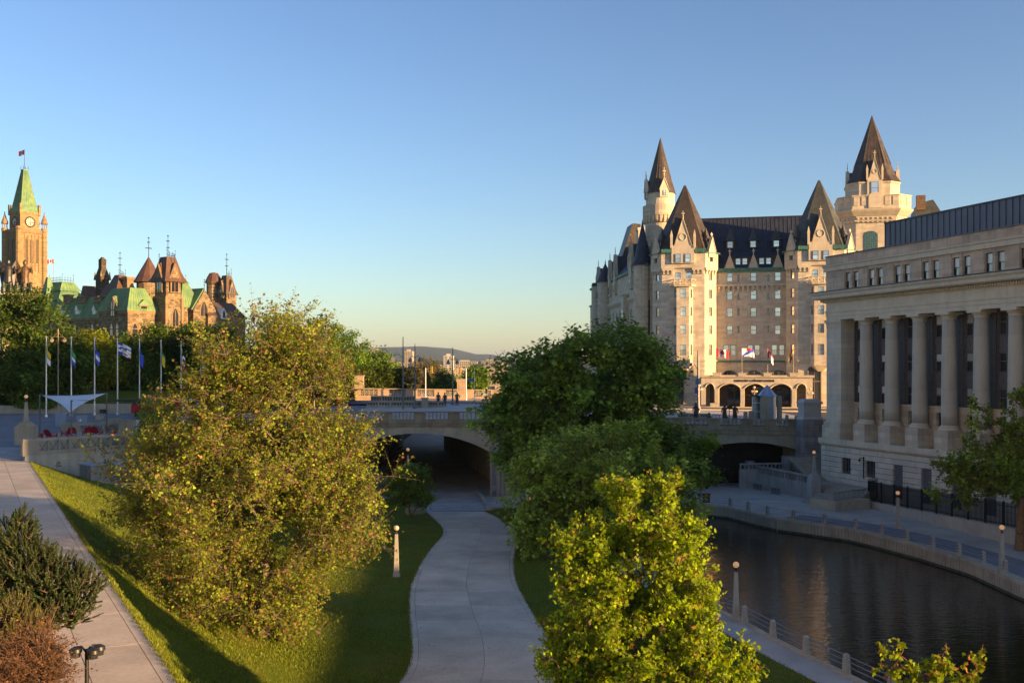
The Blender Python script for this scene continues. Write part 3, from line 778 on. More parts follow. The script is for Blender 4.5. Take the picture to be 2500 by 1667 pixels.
# bronze window bays behind the columns
mb = MB(); wallh(mb, (4.2,1.95), (U1,1.95), 7.9, 12.5, [(b-4.2+e-0.38, b-4.2+e+0.38, 10.3, 11.9) for b in bayu for e in (-0.52,0.52)], 0.4); mb.build('dado_wall', sen, SEN)
MB().box(4.2,U1,1.85,2.3,12.42,12.62).build('dado_cap', sen2, SEN)
MB().box(4.2,U1,2.5,2.6,7.9,12.4).build('dado_glazing', glassd, SEN)
MB().box(1.0,U1,2.75,DEP,0.5,26.2).build('core', sen, SEN)
bb = MB(); bb.box(-2.4,2.4,0.25,0.34,12.5,23.2)
for x in (-1.62,-1.3,1.3,1.62): bb.box(x-0.07,x+0.07,0.0,0.3,12.5,23.2)
for z0, z1 in ((14.9,16.4),(18.7,20.3)): bb.box(-1.25,1.25,0.1,0.3,z0,z1)
for z0 in (14.85,15.05,16.2,18.65,18.85,20.15): bb.box(-1.3,1.3,0.03,0.3,z0,z0+0.08)
for z0 in (15.3,19.1):
    for x in (-0.8,0,0.8): bb.lathe([(0.0,0),(0.28,0)],n=4) if False else bb.box(x-0.25,x+0.25,0.04,0.12,z0+0.1,z0+0.7)
bay_me = bb.mesh('window_bay', bayb)
for b in bayu:
    o = inst('window_bay', bay_me, SEN, (b,1.98,0))
    for z0, hh in ((12.6,2.2),(16.5,2.1),(20.4,2.5)):
        for e in (-0.6, 0.6):
            sash_window(o, 1.1, hh, (e,0.08,z0), fm=bayb, gm=glassd, upper=glassp if (int(b*7)+int(e*5)) % 3 else glassd, rail=0.56, name='sash', fr=0.11)
# ledge and rusticated basement of single blocks
mb = MB(); pr = [(-0.5,7.9),(-0.5,7.25),(-0.35,7.2),(-0.28,7.05),(-0.12,6.95),(1.0,6.95),(1.0,7.9)]
mb.loft([[(0.0,y,z) for y,z in pr],[(U1,y,z) for y,z in pr]]); mb.build('ledge', sen2, SEN)
MB().box(0.2,U1,0.2,2.9,0.4,7.0).build('basement_core', joint, SEN)
bh = [(4.46,6.3,3.88,5.93),(9.3,11.2,3.88,5.87)] + [(14.55+SP*k,16.25+SP*k,1.6,5.8) for k in range(7)]
z = 0.4; row = 0
while z < 6.9:
    zb = min(z+0.655, 6.94); u = 0.0-(row%2)*0.9+0.05
    while u < U1:
        a, b = max(u,0.05), min(u+1.8, U1)
        segs = [(a,b)]
        for h in bh:
            if h[2] < (z+zb)/2 < h[3]:
                segs = [s_ for q,w in segs for s_ in ((q,min(w,h[0])),(max(q,h[1]),w)) if s_[1]-s_[0] > 0.12]
        for q, w in segs:
            if u < 40: MB().box(q+0.012,w-0.012,-0.08,0.28,z+0.028,zb-0.028).build('basement_block', senw, SEN)
        u += 1.8
    z = zb; row += 1
MB().box(40,U1,-0.08,0.28,0.4,6.94).build('basement_end', senw, SEN)
for i, h in enumerate(bh):
    if i < 2: sash_window(SEN, h[1]-h[0]-0.04, h[3]-h[2], ((h[0]+h[1])/2, 0.1, h[2]), fm=bayb, gm=glassd, rail=0.0, mull=2, fr=0.09)
    else:
        g = MB().box(h[0]+.03,h[1]-.03,0.1,0.18,h[2],h[3]-2.3).build('basement_door', MAT('door_grey%d'%i,(0.09,0.10,0.11),0.6,0.1), SEN)
        for k in range(12): MB().box(h[0]+.04,h[1]-.04,0.02,0.2,h[3]-2.28+k*0.19,h[3]-2.2+k*0.19).build('slat', louv, SEN)
        MB().box(h[0]+.04,h[1]-.04,0.19,0.21,h[3]-2.3,h[3]).build('louver_back', joint, SEN)

# ---- stairs, landings, ramp wall by the bridge pier (frame of the columned building)
def sb(name, mat, u0, u1, v0, v1, z0, z1, par): return MB().box(u0,u1,v0,v1,z0,z1).build(name, mat, par)
p = frS.loc(*G(1967.6,1225,ZQ)[:2]); q = frS.loc(*G(2039,1246,ZQ)[:2])
u_a, u_b, v_s = p[0], q[0], (p[1]+q[1])/2
stone_step = MAT('step_stone',(0.36,0.32,0.265),0.9,0.15,0.5,0.12,streak=0.3)
stair = empty('lower_stair', frS.world(0,0,0), R(-72.2), 'broad stone steps rising from the quay towards the columned building', 'stairs')
for i in range(7): sb('step', stone_step, u_a, u_b, v_s+0.36*i, v_s+4.2, ZQ+0.16*i, ZQ+0.16*(i+1)-0.004, stair)
zl = ZQ+0.16*7
stair2 = empty('upper_stair', frS.world(0,0,0), R(-72.2), 'short flight of stone steps beside the rusticated wall', 'stairs')
sb('landing', stone_step, u_a-4, u_b-1.2, v_s+4.2, v_s+5.2, ZQ, zl, stair2)
for i in range(5): sb('step', stone_step, u_a-4, u_b-1.2, v_s+3.4+0.36*i, v_s+5.9, zl, zl+0.16*(i+1)-0.004*(i+1), stair2)
zl2 = zl+0.16*5
stair3 = empty('bridge_stair', frS.world(u_a-3.6,v_s+5.0,0), R(-72.2), 'stone stair climbing beside the dark pier to the bridge deck', 'stairs')
sb('landing', stone_step, -1.0, 9.0, 0.6, 3.4, 0.4, zl2, stair3)
for i in range(16): sb('step', stone_step, -1.0-0.34*(16), -1.0-0.34*i, -0.4, 3.4, 0.4, zl2+0.165*(i+1), stair3)
# ramp wall with openings between two pillars
pa, pb = G(1830,1186,ZQ), G(1979,1220,ZQ)
L = math.hypot(pb[0]-pa[0], pb[1]-pa[1]); ra = math.atan2(pb[1]-pa[1], pb[0]-pa[0])
ramp = empty('ramp_wall', pa, ra, 'grey concrete ramp wall with square openings between two pillars', 'wall')
wc = MAT('grey_wall',(0.31,0.30,0.29),0.9,0.2,0.5,0.15,streak=0.65)
mb = MB().box(0,L,0,0.4,0,2.05).build('wall_body', wc, ramp)
MB().box(0,L,-0.05,0.45,2.85,3.05).build('rail', wc, ramp)
n = 20
for i in range(n+1):
    x = 0.2+(L-0.4)*i/n; w = 0.3 if i % 4 == 0 else 0.11
    MB().box(x-w/2,x+w/2,0.05,0.35,2.05,2.85).build('baluster', wc, ramp)
MB().box(-0.75,0.05,-0.3,0.7,0,3.4).box(-0.8,0.1,-0.35,0.75,3.4,3.5).build('pillar', wc, ramp)
mb = MB().box(L-0.05,L+1.15,-0.5,0.8,0,2.6).frus(L+0.55,0.15,2.6,0.6,0.65,3.3,0.35,0.4).build('lamp_pillar', wc, ramp)
ramp2 = empty('inner_ramp_wall', frR.world(ca+1.4,-0.6,ZQ), ang, 'pale low ramp wall behind the pierced one, below the bridge pier', 'wall')
MB().box(-2.6,4.0,0,0.35,0,2.6).build('wall_body', wc, ramp2)
MB().box(-2.6,4.0,-0.04,0.4,3.2,3.4).build('rail', wc, ramp2)
for i in range(12): MB().box(-2.5+0.57*i,-2.35+0.57*i,0.03,0.33,2.6,3.2).build('baluster', wc, ramp2)
MB().box(4.0,6.6,-0.2,1.0,0,4.3).build('end_block', wc, ramp2)
# planter wall, handrails
a = G(2039,1248,ZQ); b = G(2118,1237,ZQ)
L = math.hypot(b[0]-a[0], b[1]-a[1]); ra = math.atan2(b[1]-a[1], b[0]-a[0])
pw = empty('planter_wall', a, ra, 'low concrete wall at the foot of the steps carrying a black railing', 'wall')
MB().box(0,L,0,0.35,0,1.15).build('wall_body', conc, pw); MB().box(-0.02,0.33,0.36,3.4,0,1.15).build('return_wall', conc, pw)
hr = empty('black_railing', (a[0],a[1],ZQ+1.15), ra, 'black iron railing with close bars on the low wall by the steps', 'railing')
mb = MB().box(0.05,L,0.15,0.2,0.95,1.0).box(0.05,L,0.15,0.2,0.1,0.14).build('rails', blackm, hr)
for i in range(26): MB().box(0.1+i*(L-0.2)/25-0.012,0.1+i*(L-0.2)/25+0.012,0.16,0.19,0.05,1.0).build('bar', blackm, hr)
h2 = empty('stair_handrail', frS.world(u_b-1.4,v_s+4.4,zl), R(-72.2), 'black handrail down the short flight of steps', 'handrail')
MB().tube([(0,2.4,0.8),(0,2.2,1.75),(0,0,1.0),(0,-0.3,0.9),(0,-0.3,0)],0.03).tube([(0,1.1,0.4),(0,1.1,1.38)],0.025).build('rail', blackm, h2)
# iron picket fence on its concrete base
pa, pb = G(2118,1238,ZQ), G(2479,1331,ZQ)
L0 = math.hypot(pb[0]-pa[0], pb[1]-pa[1]); ra = math.atan2(pb[1]-pa[1], pb[0]-pa[0]); L = L0+12
fb = empty('fence_base', (pa[0],pa[1],ZQ), ra, 'long pale concrete base wall under the black picket fence', 'wall')
zb = lambda x: 0.75+0.78*x/L0
n = 12
for i in range(n):
    x0, x1 = L*i/n+0.01, L*(i+1)/n-0.01
    MB().loft([[(x0,0,0),(x0,0.4,0),(x0,0.4,zb(x0)),(x0,0,zb(x0))],[(x1,0,0),(x1,0.4,0),(x1,0.4,zb(x1)),(x1,0,zb(x1))]]).build('wall_panel', MAT('pale_wall%d'%i,(0.42,0.385,0.33),0.9,0.15,0.5,0.12,streak=0.5), fb)
fence = empty('picket_fence', (pa[0],pa[1],ZQ), ra, 'tall black iron picket fence in front of the columned building', 'fence')
HF = 2.25
for zz in (0.25, HF-0.3):
    MB().loft([[(0,0.17,zb(0)+zz),(0,0.22,zb(0)+zz),(0,0.22,zb(0)+zz+0.06),(0,0.17,zb(0)+zz+0.06)],[(L,0.17,zb(L)+zz),(L,0.22,zb(L)+zz),(L,0.22,zb(L)+zz+0.06),(L,0.17,zb(L)+zz+0.06)]]).build('rail', blackm, fence)
mb = MB().box(-0.028,0.028,-0.03,0.03,0.08,HF).frus(0,0,HF,0.028,0.03,HF+0.16,0.004,0.004); pk = mb.mesh('picket', blackm)
mb = MB().box(-0.06,0.06,-0.06,0.06,0,HF+0.1).frus(0,0,HF+0.1,0.06,0.06,HF+0.25,0.01,0.01); pk2 = mb.mesh('post', blackm)
n = int(L/0.2)
for i in range(n+1):
    x = L*i/n
    if i % 14 == 0: inst('post', pk2, fence, (x,0.195,zb(x)))
    else: inst('picket', pk, fence, (x,0.195,zb(x)))
gt = empty('picket_gate', (pa[0],pa[1],ZQ), ra+R(118), 'taller black iron gate section at the left end of the picket fence', 'gate')
for i in range(15): MB().box(0.12+i*0.19,0.16+i*0.19,0,0.04,0.85,3.3).frus(0.14+i*0.19,0.02,3.3,0.02,0.02,3.45,0.003,0.003).build('picket', blackm, gt)
MB().box(0,2.9,-0.01,0.05,1.1,1.17).box(0,2.9,-0.01,0.05,3.0,3.07).build('rail', blackm, gt)
MB().box(0.0,1.4,-0.06,-0.02,0.85,3.0).build('plate', blackm, gt)
lp_ = empty('security_camera', frS.world(9.0,-0.08,5.6), R(-72.2), 'small dark camera on a bracket beside the second basement window', 'camera')
MB().tube([(0,0,0.3),(0,-0.5,0.35),(0,-0.6,0.2)],0.05).box(-0.1,0.1,-0.05,0.02,-2.2,0.5).build('bracket', blackm, lp_); MB().lathe([(0.02,-0.1),(0.16,0),(0.13,0.18),(0.02,0.22)],0,-0.62,8).build('dome', blackm, lp_)

# ---- unseen blocks added outside the frame on the right to shade the canal
def shade_block(name, x0, x1, y0, y1, h, label, mat, floors):
    o = empty(name, ((x0+x1)/2,(y0+y1)/2,0), 0, label, 'building')
    w, d = (x1-x0)/2, (y1-y0)/2
    MB().box(-w,w,-d,d,0,h).build('wall', mat, o)
    MB().box(-w-.3,w+.3,-d-.3,d+.3,h,h+0.8).build('roof', zinc, o)
    for f in range(floors):
        z = 1.2+f*(h-1)/floors
        MB().box(-w-0.05,-w+0.2,-d+1,d-1,z,z+(h-1)/floors*0.5).build('window', glassd, o)
    return o
shade_block('low_shade_block', 78, 110, -52, 40, 15.0, 'low beige commercial building outside the view to the right', beige, 3)  # added unseen block, keeps low sun off the path
shade_block('tall_shade_block', 150, 185, -2, 78, 58.0, 'tall hotel slab outside the view to the right', beige, 16)  # added unseen slab, sized to shade the terrace and left trees

# unseen pale block added left of and behind the view to bounce warm sunlight
wb_ = empty('bounce_building', (-70,-8,7), 0, 'pale stone building outside the view on the west bank', 'building')
MB().box(-12,10,-58,60,0,46).build('wall', MAT('pale_facade',(0.68,0.60,0.48),0.9,0.1,brick=(2,1,.05,.01)), wb_); MB().box(-12.4,10.4,-58.4,60.4,46,47).build('roof', zinc, wb_)
for k in range(9): MB().box(9.9,10.06,-54+13*k,-50+13*k,3,26).build('window', glassd, wb_)
# ================================================================== CHATEAU HOTEL
Z0 = 9.3
frH = Fr(49.2, 215.0, -13.0, Z0)
HOT = empty('chateau_hotel', (49.2,215.0,Z0), R(-13), 'large limestone chateau hotel with steep dark copper roofs and pointed towers', 'building')
hz = lambda py, d=212.0: CZ+(HY-py)*d/F - Z0
HU = lambda px, v=0.0: frH.onY(px, v)[0]
def ngon(n, r, a0=0.0, cx=0, cy=0): return [(cx+r*math.cos(a0+2*math.pi*i/n), cy+r*math.sin(a0+2*math.pi*i/n)) for i in range(n)]
def seams(par, base, ztop_pt, zb, step=0.9, w=0.05, name='roof_seams', mat=copb, t1=0.985):
    """Raised seams running up a pointed roof from the points of its base outline."""
    mb = MB(); ax, ay, az = ztop_pt; n = len(base)
    for i in range(n):
        p, q = base[i], base[(i+1) % n]; L = math.hypot(q[0]-p[0], q[1]-p[1]); k = max(1, int(L/step))
        for j in range(k):
            t = j/k; b = Vector((p[0]+(q[0]-p[0])*t, p[1]+(q[1]-p[1])*t, zb)); a = Vector((ax,ay,az))
            rr = 0.09 if j == 0 else w
            mid = ((p[0]+q[0])/2, (p[1]+q[1])/2); tt = t1 if j == 0 else 1-max(0.04, abs(t-0.5)*1.9)
            if tt < 0.1: continue
            mb.tube([b, b+(a-b)*tt], [rr, rr*0.6], 4)
    o = mb.build(name, mat, par); o['kind'] = 'stuff'; return o
def finial(mb, x, y, z, h=2.0, r=0.09):
    mb.tube([(x,y,z),(x,y,z+h)], [r*1.3,r*0.5], 5); mb.box(x-0.32,x+0.32,y-0.06,y+0.06,z+h*0.72,z+h*0.72+0.18); mb.box(x-0.12,x+0.12,y-0.12,y+0.12,z+h*0.4,z+h*0.4+0.2); mb.box(x-.09,x+.09,y-.06,y+.06,z+h,z+h+.2)
def gable(par, x, y, z, w, hw, hg, rz=0.0, mat=lime2, dep=0.9, roof=copb, rd=3.5, wins=(), fin=1.8, pinn=False, orn=True):
    """Stone gabled wall-dormer: wall, gable, copper roof running back, finial, windows [(x, z, w, h)]."""
    e = empty('gable_dormer', (x,y,z), rz); e.parent = par
    gw = w*0.34 if pinn else w/2
    MB().poly_y([(-w/2,0),(w/2,0),(w/2,hw),(gw,hw),(0,hw+hg),(-gw,hw),(-w/2,hw)], 0, dep).build('gable_wall', mat, e)
    mb = MB(); 
    for s_ in (-1,1): mb.loft([[(s_*(gw+.12),-.12,hw-.15),(s_*(gw+.12),dep,hw-.15),(s_*(gw+.12),dep,hw+.12),(s_*(gw+.12),-.12,hw+.12)],[(0,-.12,hw+hg-.05),(0,dep,hw+hg-.05),(0,dep,hw+hg+.28),(0,-.12,hw+hg+.28)]])
    finial(mb, 0, dep*0.4, hw+hg, fin); mb.build('gable_coping', mat, e)
    MB().poly_y([(-gw+.05,0),(gw-.05,0),(gw-.05,hw),(0,hw+hg-.1),(-gw+.05,hw)], dep, dep+rd).build('dormer_roof', roof, e)
    if orn:
        mb = MB(); mb.tube([(0.3*w*0.5*math.cos(t*math.pi/6),-0.05,hw+hg*0.3+0.3*w*0.5*math.sin(t*math.pi/6)) for t in range(13)],0.09,5); mb.build('ornament', mat, e)
    if pinn:
        for s_ in (-1,1): MB().box(s_*(w/2)-.22,s_*(w/2)+.22,-.15,.35,hw-.6,hw+1.7).frus(s_*w/2,0.1,hw+1.7,.28,.28,hw+3.0,.04,.04).build('pinnacle', mat, e)
    for wx, wz, ww, wh in wins:
        sash_window(e, ww, wh, (wx,-0.13,wz), fm=sash, gm=glassb)
    return e
def roof_dormer(par, x, y, z, w, h, rh, rz=0.0, rd=2.5, rm=copw, wm=brownt, gm=glassb):
    e = empty('roof_dormer', (x,y,z), rz); e.parent = par
    MB().box(-w/2,w/2,0,rd,0,h).build('dormer_box', MAT('dormer_brown',(0.10,0.06,0.045),0.6,0.2) if 'dormer_brown' not in bpy.data.materials else bpy.data.materials['dormer_brown'], e)
    q = [(-w/2-.3,-.3),(w/2+.3,-.3),(w/2+.3,w+.3),(-w/2-.3,w+.3)]
    mb = MB(); mb.loft([[(a,b,h) for a,b in q],[(a*.62,w/2+(b-w/2)*.62,h+rh*.22) for a,b in q],[(a*.03,w/2+(b-w/2)*.03,h+rh) for a,b in q]]); mb.build('dormer_roof', rm, e)
    sash_window(e, w*0.62, h*0.8, (0,-0.13,h*0.1), fm=sashw, gm=gm)
    return e
def corbels(par, p0, p1, zt, zb, step=0.95, w=0.42, out=0.45, mat=lime2):
    """Corbel table: a projecting band on a row of stepped brackets."""
    dx, dy = p1[0]-p0[0], p1[1]-p0[1]; L = math.hypot(dx,dy); rz = math.atan2(dy,dx)
    MB().box(0,L,-out,0.02,zt-0.45,zt).build('corbel_band', mat, par, loc=(p0[0],p0[1],0), rz=rz)
    n = max(2,int(L/step)); me = MB().box(-w/2,w/2,-out,0.02,zb+0.55*(zt-zb)-0.2,zt-0.45).box(-w/2,w/2,-out*0.55,0.02,zb,zb+0.55*(zt-zb)-0.2).mesh('corbel', mat)
    for i in range(n):
        t = (i+0.5)/n; inst('corbel', me, par, (p0[0]+dx*t,p0[1]+dy*t,0), rz)
ROWS = [(683,662),(728,706),(771,749),(815,793)]            # sills and heads of the window rows, in the photograph
# ---- central recessed range
ul, ur = HU(1738), HU(1945)
holes = []; wl = []
for px in (1781.5,1839.5,1899):
    for b, t_ in ROWS: holes.append((HU(px)-ul-0.56, HU(px)-ul+0.56, hz(b), hz(t_)))
for a, b in ((1766,1779),(1783.5,1796.5),(1825,1838),(1842,1855),(1884,1897),(1902,1915)):
    holes.append((HU(a)-ul, HU(b)-ul, hz(867), hz(841)))
slits = [(HU(px)-ul-0.2, HU(px)-ul+0.2, hz(b), hz(t_)) for px in (1803,1876) for b, t_ in ((729,714),(768,750),(811,793),(685,668))]
mb = MB(); wallh(mb, (ul,0), (ur,0), 0, hz(658), holes+slits, 0.3); mb.box(ul,ur,0.6,18,0,hz(660)); mb.build('wall', lime, HOT)
MB().box(ul+.1,ur-.1,0.32,0.4,hz(870),hz(662)).build('wall_back', glassd, HOT)
for h in holes: sash_window(HOT, h[1]-h[0], h[3]-h[2], (ul+(h[0]+h[1])/2, 0.16, h[2])); MB().box(ul+h[0]-.1,ul+h[1]+.1,-0.08,.1,h[2]-.16,h[2]-.01).build('window_sill', lime2, HOT)
corbels(HOT, (ul+1.0,0), (ur-1.5,0), hz(690), hz(709))
MB().box(ul,ur,-0.3,0.1,hz(884),hz(880)).build('string_course', copgd, HOT)
MB().box(ul+.5,ur-.5,-0.55,0.5,hz(660),hz(651)).build('gutter', copgd, HOT)
zr = hz(529, 222); rid_v = 9.0
mb = MB(); mb.add([(ul-3,-0.1,hz(655)),(ur+4,-0.1,hz(655)),(ur+4,rid_v,zr),(ul-3,rid_v,zr),(ul-3,18,hz(655)),(ur+4,18,hz(655))],[(0,1,2,3),(3,2,5,4),(0,3,4),(1,5,2)]); mb.build('main_roof', copd, HOT)
mb = MB(); x = ul-2.5
while x < ur+4: mb.tube([(x,-0.12,hz(655)),(x,rid_v-.02,zr+.02)],0.045,4); x += 0.85
mb.tube([(ul-3,rid_v,zr+.05),(ur+4,rid_v,zr+.05)],0.16,5)
o = mb.build('roof_seams', copd, HOT); o['kind'] = 'stuff'
roofv = lambda z: -0.1 + (rid_v+0.1)*(z-hz(655))/(zr-hz(655))
for px in (1781.5,1838.5,1896): z = hz(603,216); roof_dormer(HOT, HU(px), roofv(z)-0.5, z, 1.75, 1.6, 2.5)
for px in (1810,1868):                                         # wide flat dormers with paired windows
    e = empty('wide_dormer', (HU(px), 0.9, hz(647))); e.parent = HOT
    MB().box(-2.0,2.0,0,5,0,2.1).build('dormer_box', bpy.data.materials['dormer_brown'], e)
    MB().add([(-2.4,-.3,2.1),(2.4,-.3,2.1),(2.4,5,4.6),(-2.4,5,4.6),(-2.4,-.3,2.0),(2.4,-.3,2.0)],[(0,1,2,3),(0,4,5,1)]).build('dormer_roof', copd, e)
    for s_ in (-0.68,0.68): sash_window(e, 0.95, 1.5, (s_,-0.13,0.25), fm=sashw)
for px in (1781.5,1839.5,1899): gable(HOT, HU(px), -0.12, hz(662), 2.0, 0.7, 2.9, dep=0.7, rd=3, fin=1.1, orn=False)
# ground floor arched windows
for a, b in ((1765,1797),(1823,1857),(1883,1918)):
    w = HU(b)-HU(a); xc = (HU(a)+HU(b))/2
    e = empty('arched_window', (xc,-0.05,hz(945))); e.parent = HOT
    arc = [(-w/2,0)]+[(w/2*math.cos(t), 2.4+0.9*math.sin(t)) for t in [math.pi*(1-i/10) for i in range(11)]]+[(w/2,0)]
    MB().poly_y(arc, 0, 0.06).build('pane', glassd, e)
    mb = MB(); mb.tube([(x_,-.02,z_) for x_,z_ in arc],0.1,5); [mb.box(x_-.05,x_+.05,-.06,0,0,3.0) for x_ in (-w/6,w/6)]; mb.build('window_frame', sash, e)
# ---- front towers (two alike)
def front_tower(uc, full=True):
    tw = empty('front_tower', (uc,0,0)); tw.parent = HOT
    oct_ = [(-6.4,3.0),(-6.4,-2.4),(-4.25,-5.0),(4.25,-5.0),(6.4,-2.4),(6.4,3.0)]
    top = hz(616)
    ww = [(-1.2,-0.02),(0.28,1.46)]
    fh = [(4.25-1.55,4.25-0.42,hz(641),hz(619)),(4.25+0.42,4.25+1.55,hz(641),hz(619)),(4.25-1.65,4.25-0.5,hz(682),hz(664)),(4.25+0.5,4.25+1.65,hz(682),hz(664))]
    Lc = math.hypot(2.15,2.6)
    ch = [(Lc/2-0.5,Lc/2+0.5,hz(b),hz(t_)) for b, t_ in ROWS+[(867,841),(638,618)]]
    mb = MB()
    wallh(mb, oct_[0], oct_[1], 0, top, [], 0.3); wallh(mb, oct_[1], oct_[2], 0, top, ch, 0.3); wallh(mb, oct_[2], oct_[3], 0, top, fh, 0.3)
    wallh(mb, oct_[3], oct_[4], 0, top, ch, 0.3); wallh(mb, oct_[4], oct_[5], 0, top, [], 0.3); mb.build('wall', lime, tw)
    s_ = 0.93; MB().prism([(x*s_,y*s_+.1) for x,y in oct_], 0.1, top-.1).build('wall_back', glassd, tw)
    for h in fh: sash_window(tw, h[1]-h[0], h[3]-h[2], (-4.25+(h[0]+h[1])/2, -4.86, h[2]))
    for A, B in ((oct_[1],oct_[2]),(oct_[3],oct_[4])):
        rz = math.atan2(B[1]-A[1],B[0]-A[0]); nx, ny = math.sin(rz), -math.cos(rz)
        for h in ch:
            q = (h[0]+h[1])/2/Lc
            sash_window(tw, 1.0, h[3]-h[2], (A[0]+(B[0]-A[0])*q-nx*0.14, A[1]+(B[1]-A[1])*q-ny*0.14, h[2]), rz)
        corbels(tw, A, B, hz(653), hz(668), 0.8, 0.36)
    corbels(tw, (-4.25,-5.0), (-1.8,-5.0), hz(653), hz(668), 0.8, 0.36); corbels(tw, (1.8,-5.0), (4.25,-5.0), hz(653), hz(668), 0.8, 0.36)
    # upper storey stands slightly proud
    up_ = [(-6.75,3.0),(-6.75,-2.55),(-4.4,-5.35),(4.4,-5.35),(6.75,-2.55),(6.75,3.0)]
    mb = MB(); wallh(mb, up_[2], up_[3], hz(653), top, [(4.4-1.55,4.4-0.42,hz(641),hz(619)),(4.4+0.42,4.4+1.55,hz(641),hz(619))], 0.3)
    wallh(mb, up_[1], up_[2], hz(653), top, [(1.3,2.3,hz(638),hz(618))], .3); wallh(mb, up_[3], up_[4], hz(653), top, [(1.3,2.3,hz(638),hz(618))], .3); wallh(mb, up_[4], up_[5], hz(653), top); wallh(mb, up_[0], up_[1], hz(653), top)
    mb.build('upper_wall', lime, tw)
    MB().prism([(x*1.07,y*1.07+.2) for x,y in up_], top-.12, top+.05).build('eave', copgd, tw)
    for a, b in ((-4.3,-2.4),(2.4,4.6)):
        mb = MB(); mb.box(a,b,-5.8,-5.74,top,top+.75); [mb.box(a+k*.5,a+k*.5+.05,-5.82,-5.74,top,top+.8) for k in range(5)]
        mb.build('gutter_railing', copgd, tw)
    # steep roof
    base = [(-6.9,3.4),(-6.9,-2.7),(-4.5,-5.5),(4.5,-5.5),(6.9,-2.7),(6.9,3.4),(4.5,6.2),(-4.5,6.2)]
    az = hz(444, 214); cy = 0.35
    mb = MB(); mb.loft([[(x,y,top) for x,y in base],[(x*.9,cy+(y-cy)*.9,top+.8) for x,y in base],[(x*.03,cy+(y-cy)*.03,az) for x,y in base]]); rm = copw if not full else copb
    mb.build('pointed_roof', rm, tw)
    seams(tw, [(x*.9,cy+(y-cy)*.9) for x,y in base], (0,cy,az), top+.8, 1.0, 0.05, mat=rm)
    # front stone gable with paired windows below, small copper dormers
    gable(tw, 0, -5.75, hz(642), 4.6, hz(597)-hz(642), hz(533)-hz(597), dep=1.0, roof=copd, rd=4.5, fin=1.4, pinn=True, wins=[(-.98,.15,1.12,1.75),(.98,.15,1.12,1.75)])
    for sx in (-1,1):
        roof_dormer(tw, sx*4.9, -3.4, top+1.0, 1.3, 1.5, 2.7, rz=sx*R(50), rd=1.6, rm=rm)
        gable(tw, sx*5.75, -4.1, top-0.9, 1.9, 1.2, 2.7, rz=sx*R(50), dep=.6, rd=1.5, fin=.9, orn=False)
    roof_dormer(tw, 0, -3.5, hz(565), 1.2, 1.5, 2.2, rd=1.8, rm=rm)
    # oriel with balcony
    ori = [(-1.95,-5.0),(-1.25,-6.0),(1.25,-6.0),(1.95,-5.0)]
    oz0, oz1 = hz(888), hz(697)
    orr = [(727,705),(771,749),(815,793),(867,841)]
    mb = MB(); Ls = math.hypot(.7,1.0)
    wallh(mb, ori[1], ori[2], oz0, oz1, [(0.65,1.85,hz(b),hz(t_)) for b,t_ in orr], .25)
    for A,B in ((ori[0],ori[1]),(ori[2],ori[3])): wallh(mb, A, B, oz0, oz1, [(.3,.95,hz(b),hz(t_)) for b,t_ in orr], .25)
    mb.build('oriel', lime, tw)
    for b, t_ in orr:
        sash_window(tw, 1.2, hz(t_)-hz(b), (0,-5.86,hz(b)))
        for A,B in ((ori[0],ori[1]),(ori[2],ori[3])):
            rz = math.atan2(B[1]-A[1],B[0]-A[0]); nx, ny = math.sin(rz), -math.cos(rz)
            sash_window(tw, .65, hz(t_)-hz(b), (A[0]+(B[0]-A[0])*.51-nx*.12, A[1]+(B[1]-A[1])*.51-ny*.12, hz(b)), rz)
    mb = MB(); mb.loft([[(x*.35,-5+(y+5)*.35,oz0-1.5) for x,y in ori],[(x*1.08,-5+(y+5)*1.1,oz0-.35) for x,y in ori],[(x*1.08,-5+(y+5)*1.1,oz0) for x,y in ori]]); mb.build('oriel_base', lime2, tw)
    bal = [(-2.5,-5.0),(-1.75,-6.5),(1.75,-6.5),(2.5,-5.0)]
    mb = MB(); mb.prism(bal, hz(699), hz(696)); mb.build('balcony_slab', lime2, tw)
    mb = MB()
    for A,B in zip(bal[:-1],bal[1:]):
        L = math.hypot(B[0]-A[0],B[1]-A[1]); dx, dy = (B[0]-A[0])/L, (B[1]-A[1])/L; z0, z1 = hz(696), hz(682)
        q = lambda t, z: (A[0]+dx*t, A[1]+dy*t+.08, z)
        mb.tube([q(0,z1),q(L,z1)],.1,4); mb.tube([q(0,z0+.1),q(L,z0+.1)],.1,4); k = max(1,int(L/1.1))
        for i in range(k): mb.tube([q(L*i/k,z0),q(L*(i+1)/k,z1)],.06,4); mb.tube([q(L*i/k,z1),q(L*(i+1)/k,z0)],.06,4); mb.tube([q(L*i/k,z0),q(L*i/k,z1)],.09,4)
    mb.build('balcony_railing', lime2, tw)
    MB().prism([(x*1.03,y*1.03) for x,y in oct_], hz(882), hz(879)).build('string_course', lime2, tw)
    # tall ground floor window
    e = empty('arched_window', (-1.2,-5.08,0.3)); e.parent = tw
    arc = [(-1.25,0)]+[(1.25*math.cos(t), hz(908)+0.8*math.sin(t)) for t in [math.pi*(1-i/8) for i in range(9)]]+[(1.25,0)]
    MB().poly_y(arc,0,.06).build('pane', glassd, e)
    mb = MB(); mb.tube([(x_,-.02,z_) for x_,z_ in arc],.12,5); mb.box(-.06,.06,-.05,0,0,hz(905)); mb.box(-1.25,1.25,-.05,0,hz(935),hz(932)); mb.build('window_frame', sash, e)
    return tw
t1 = front_tower(HU(1668,-5.0)); t2 = front_tower(HU(2003.5,-5.0), False)
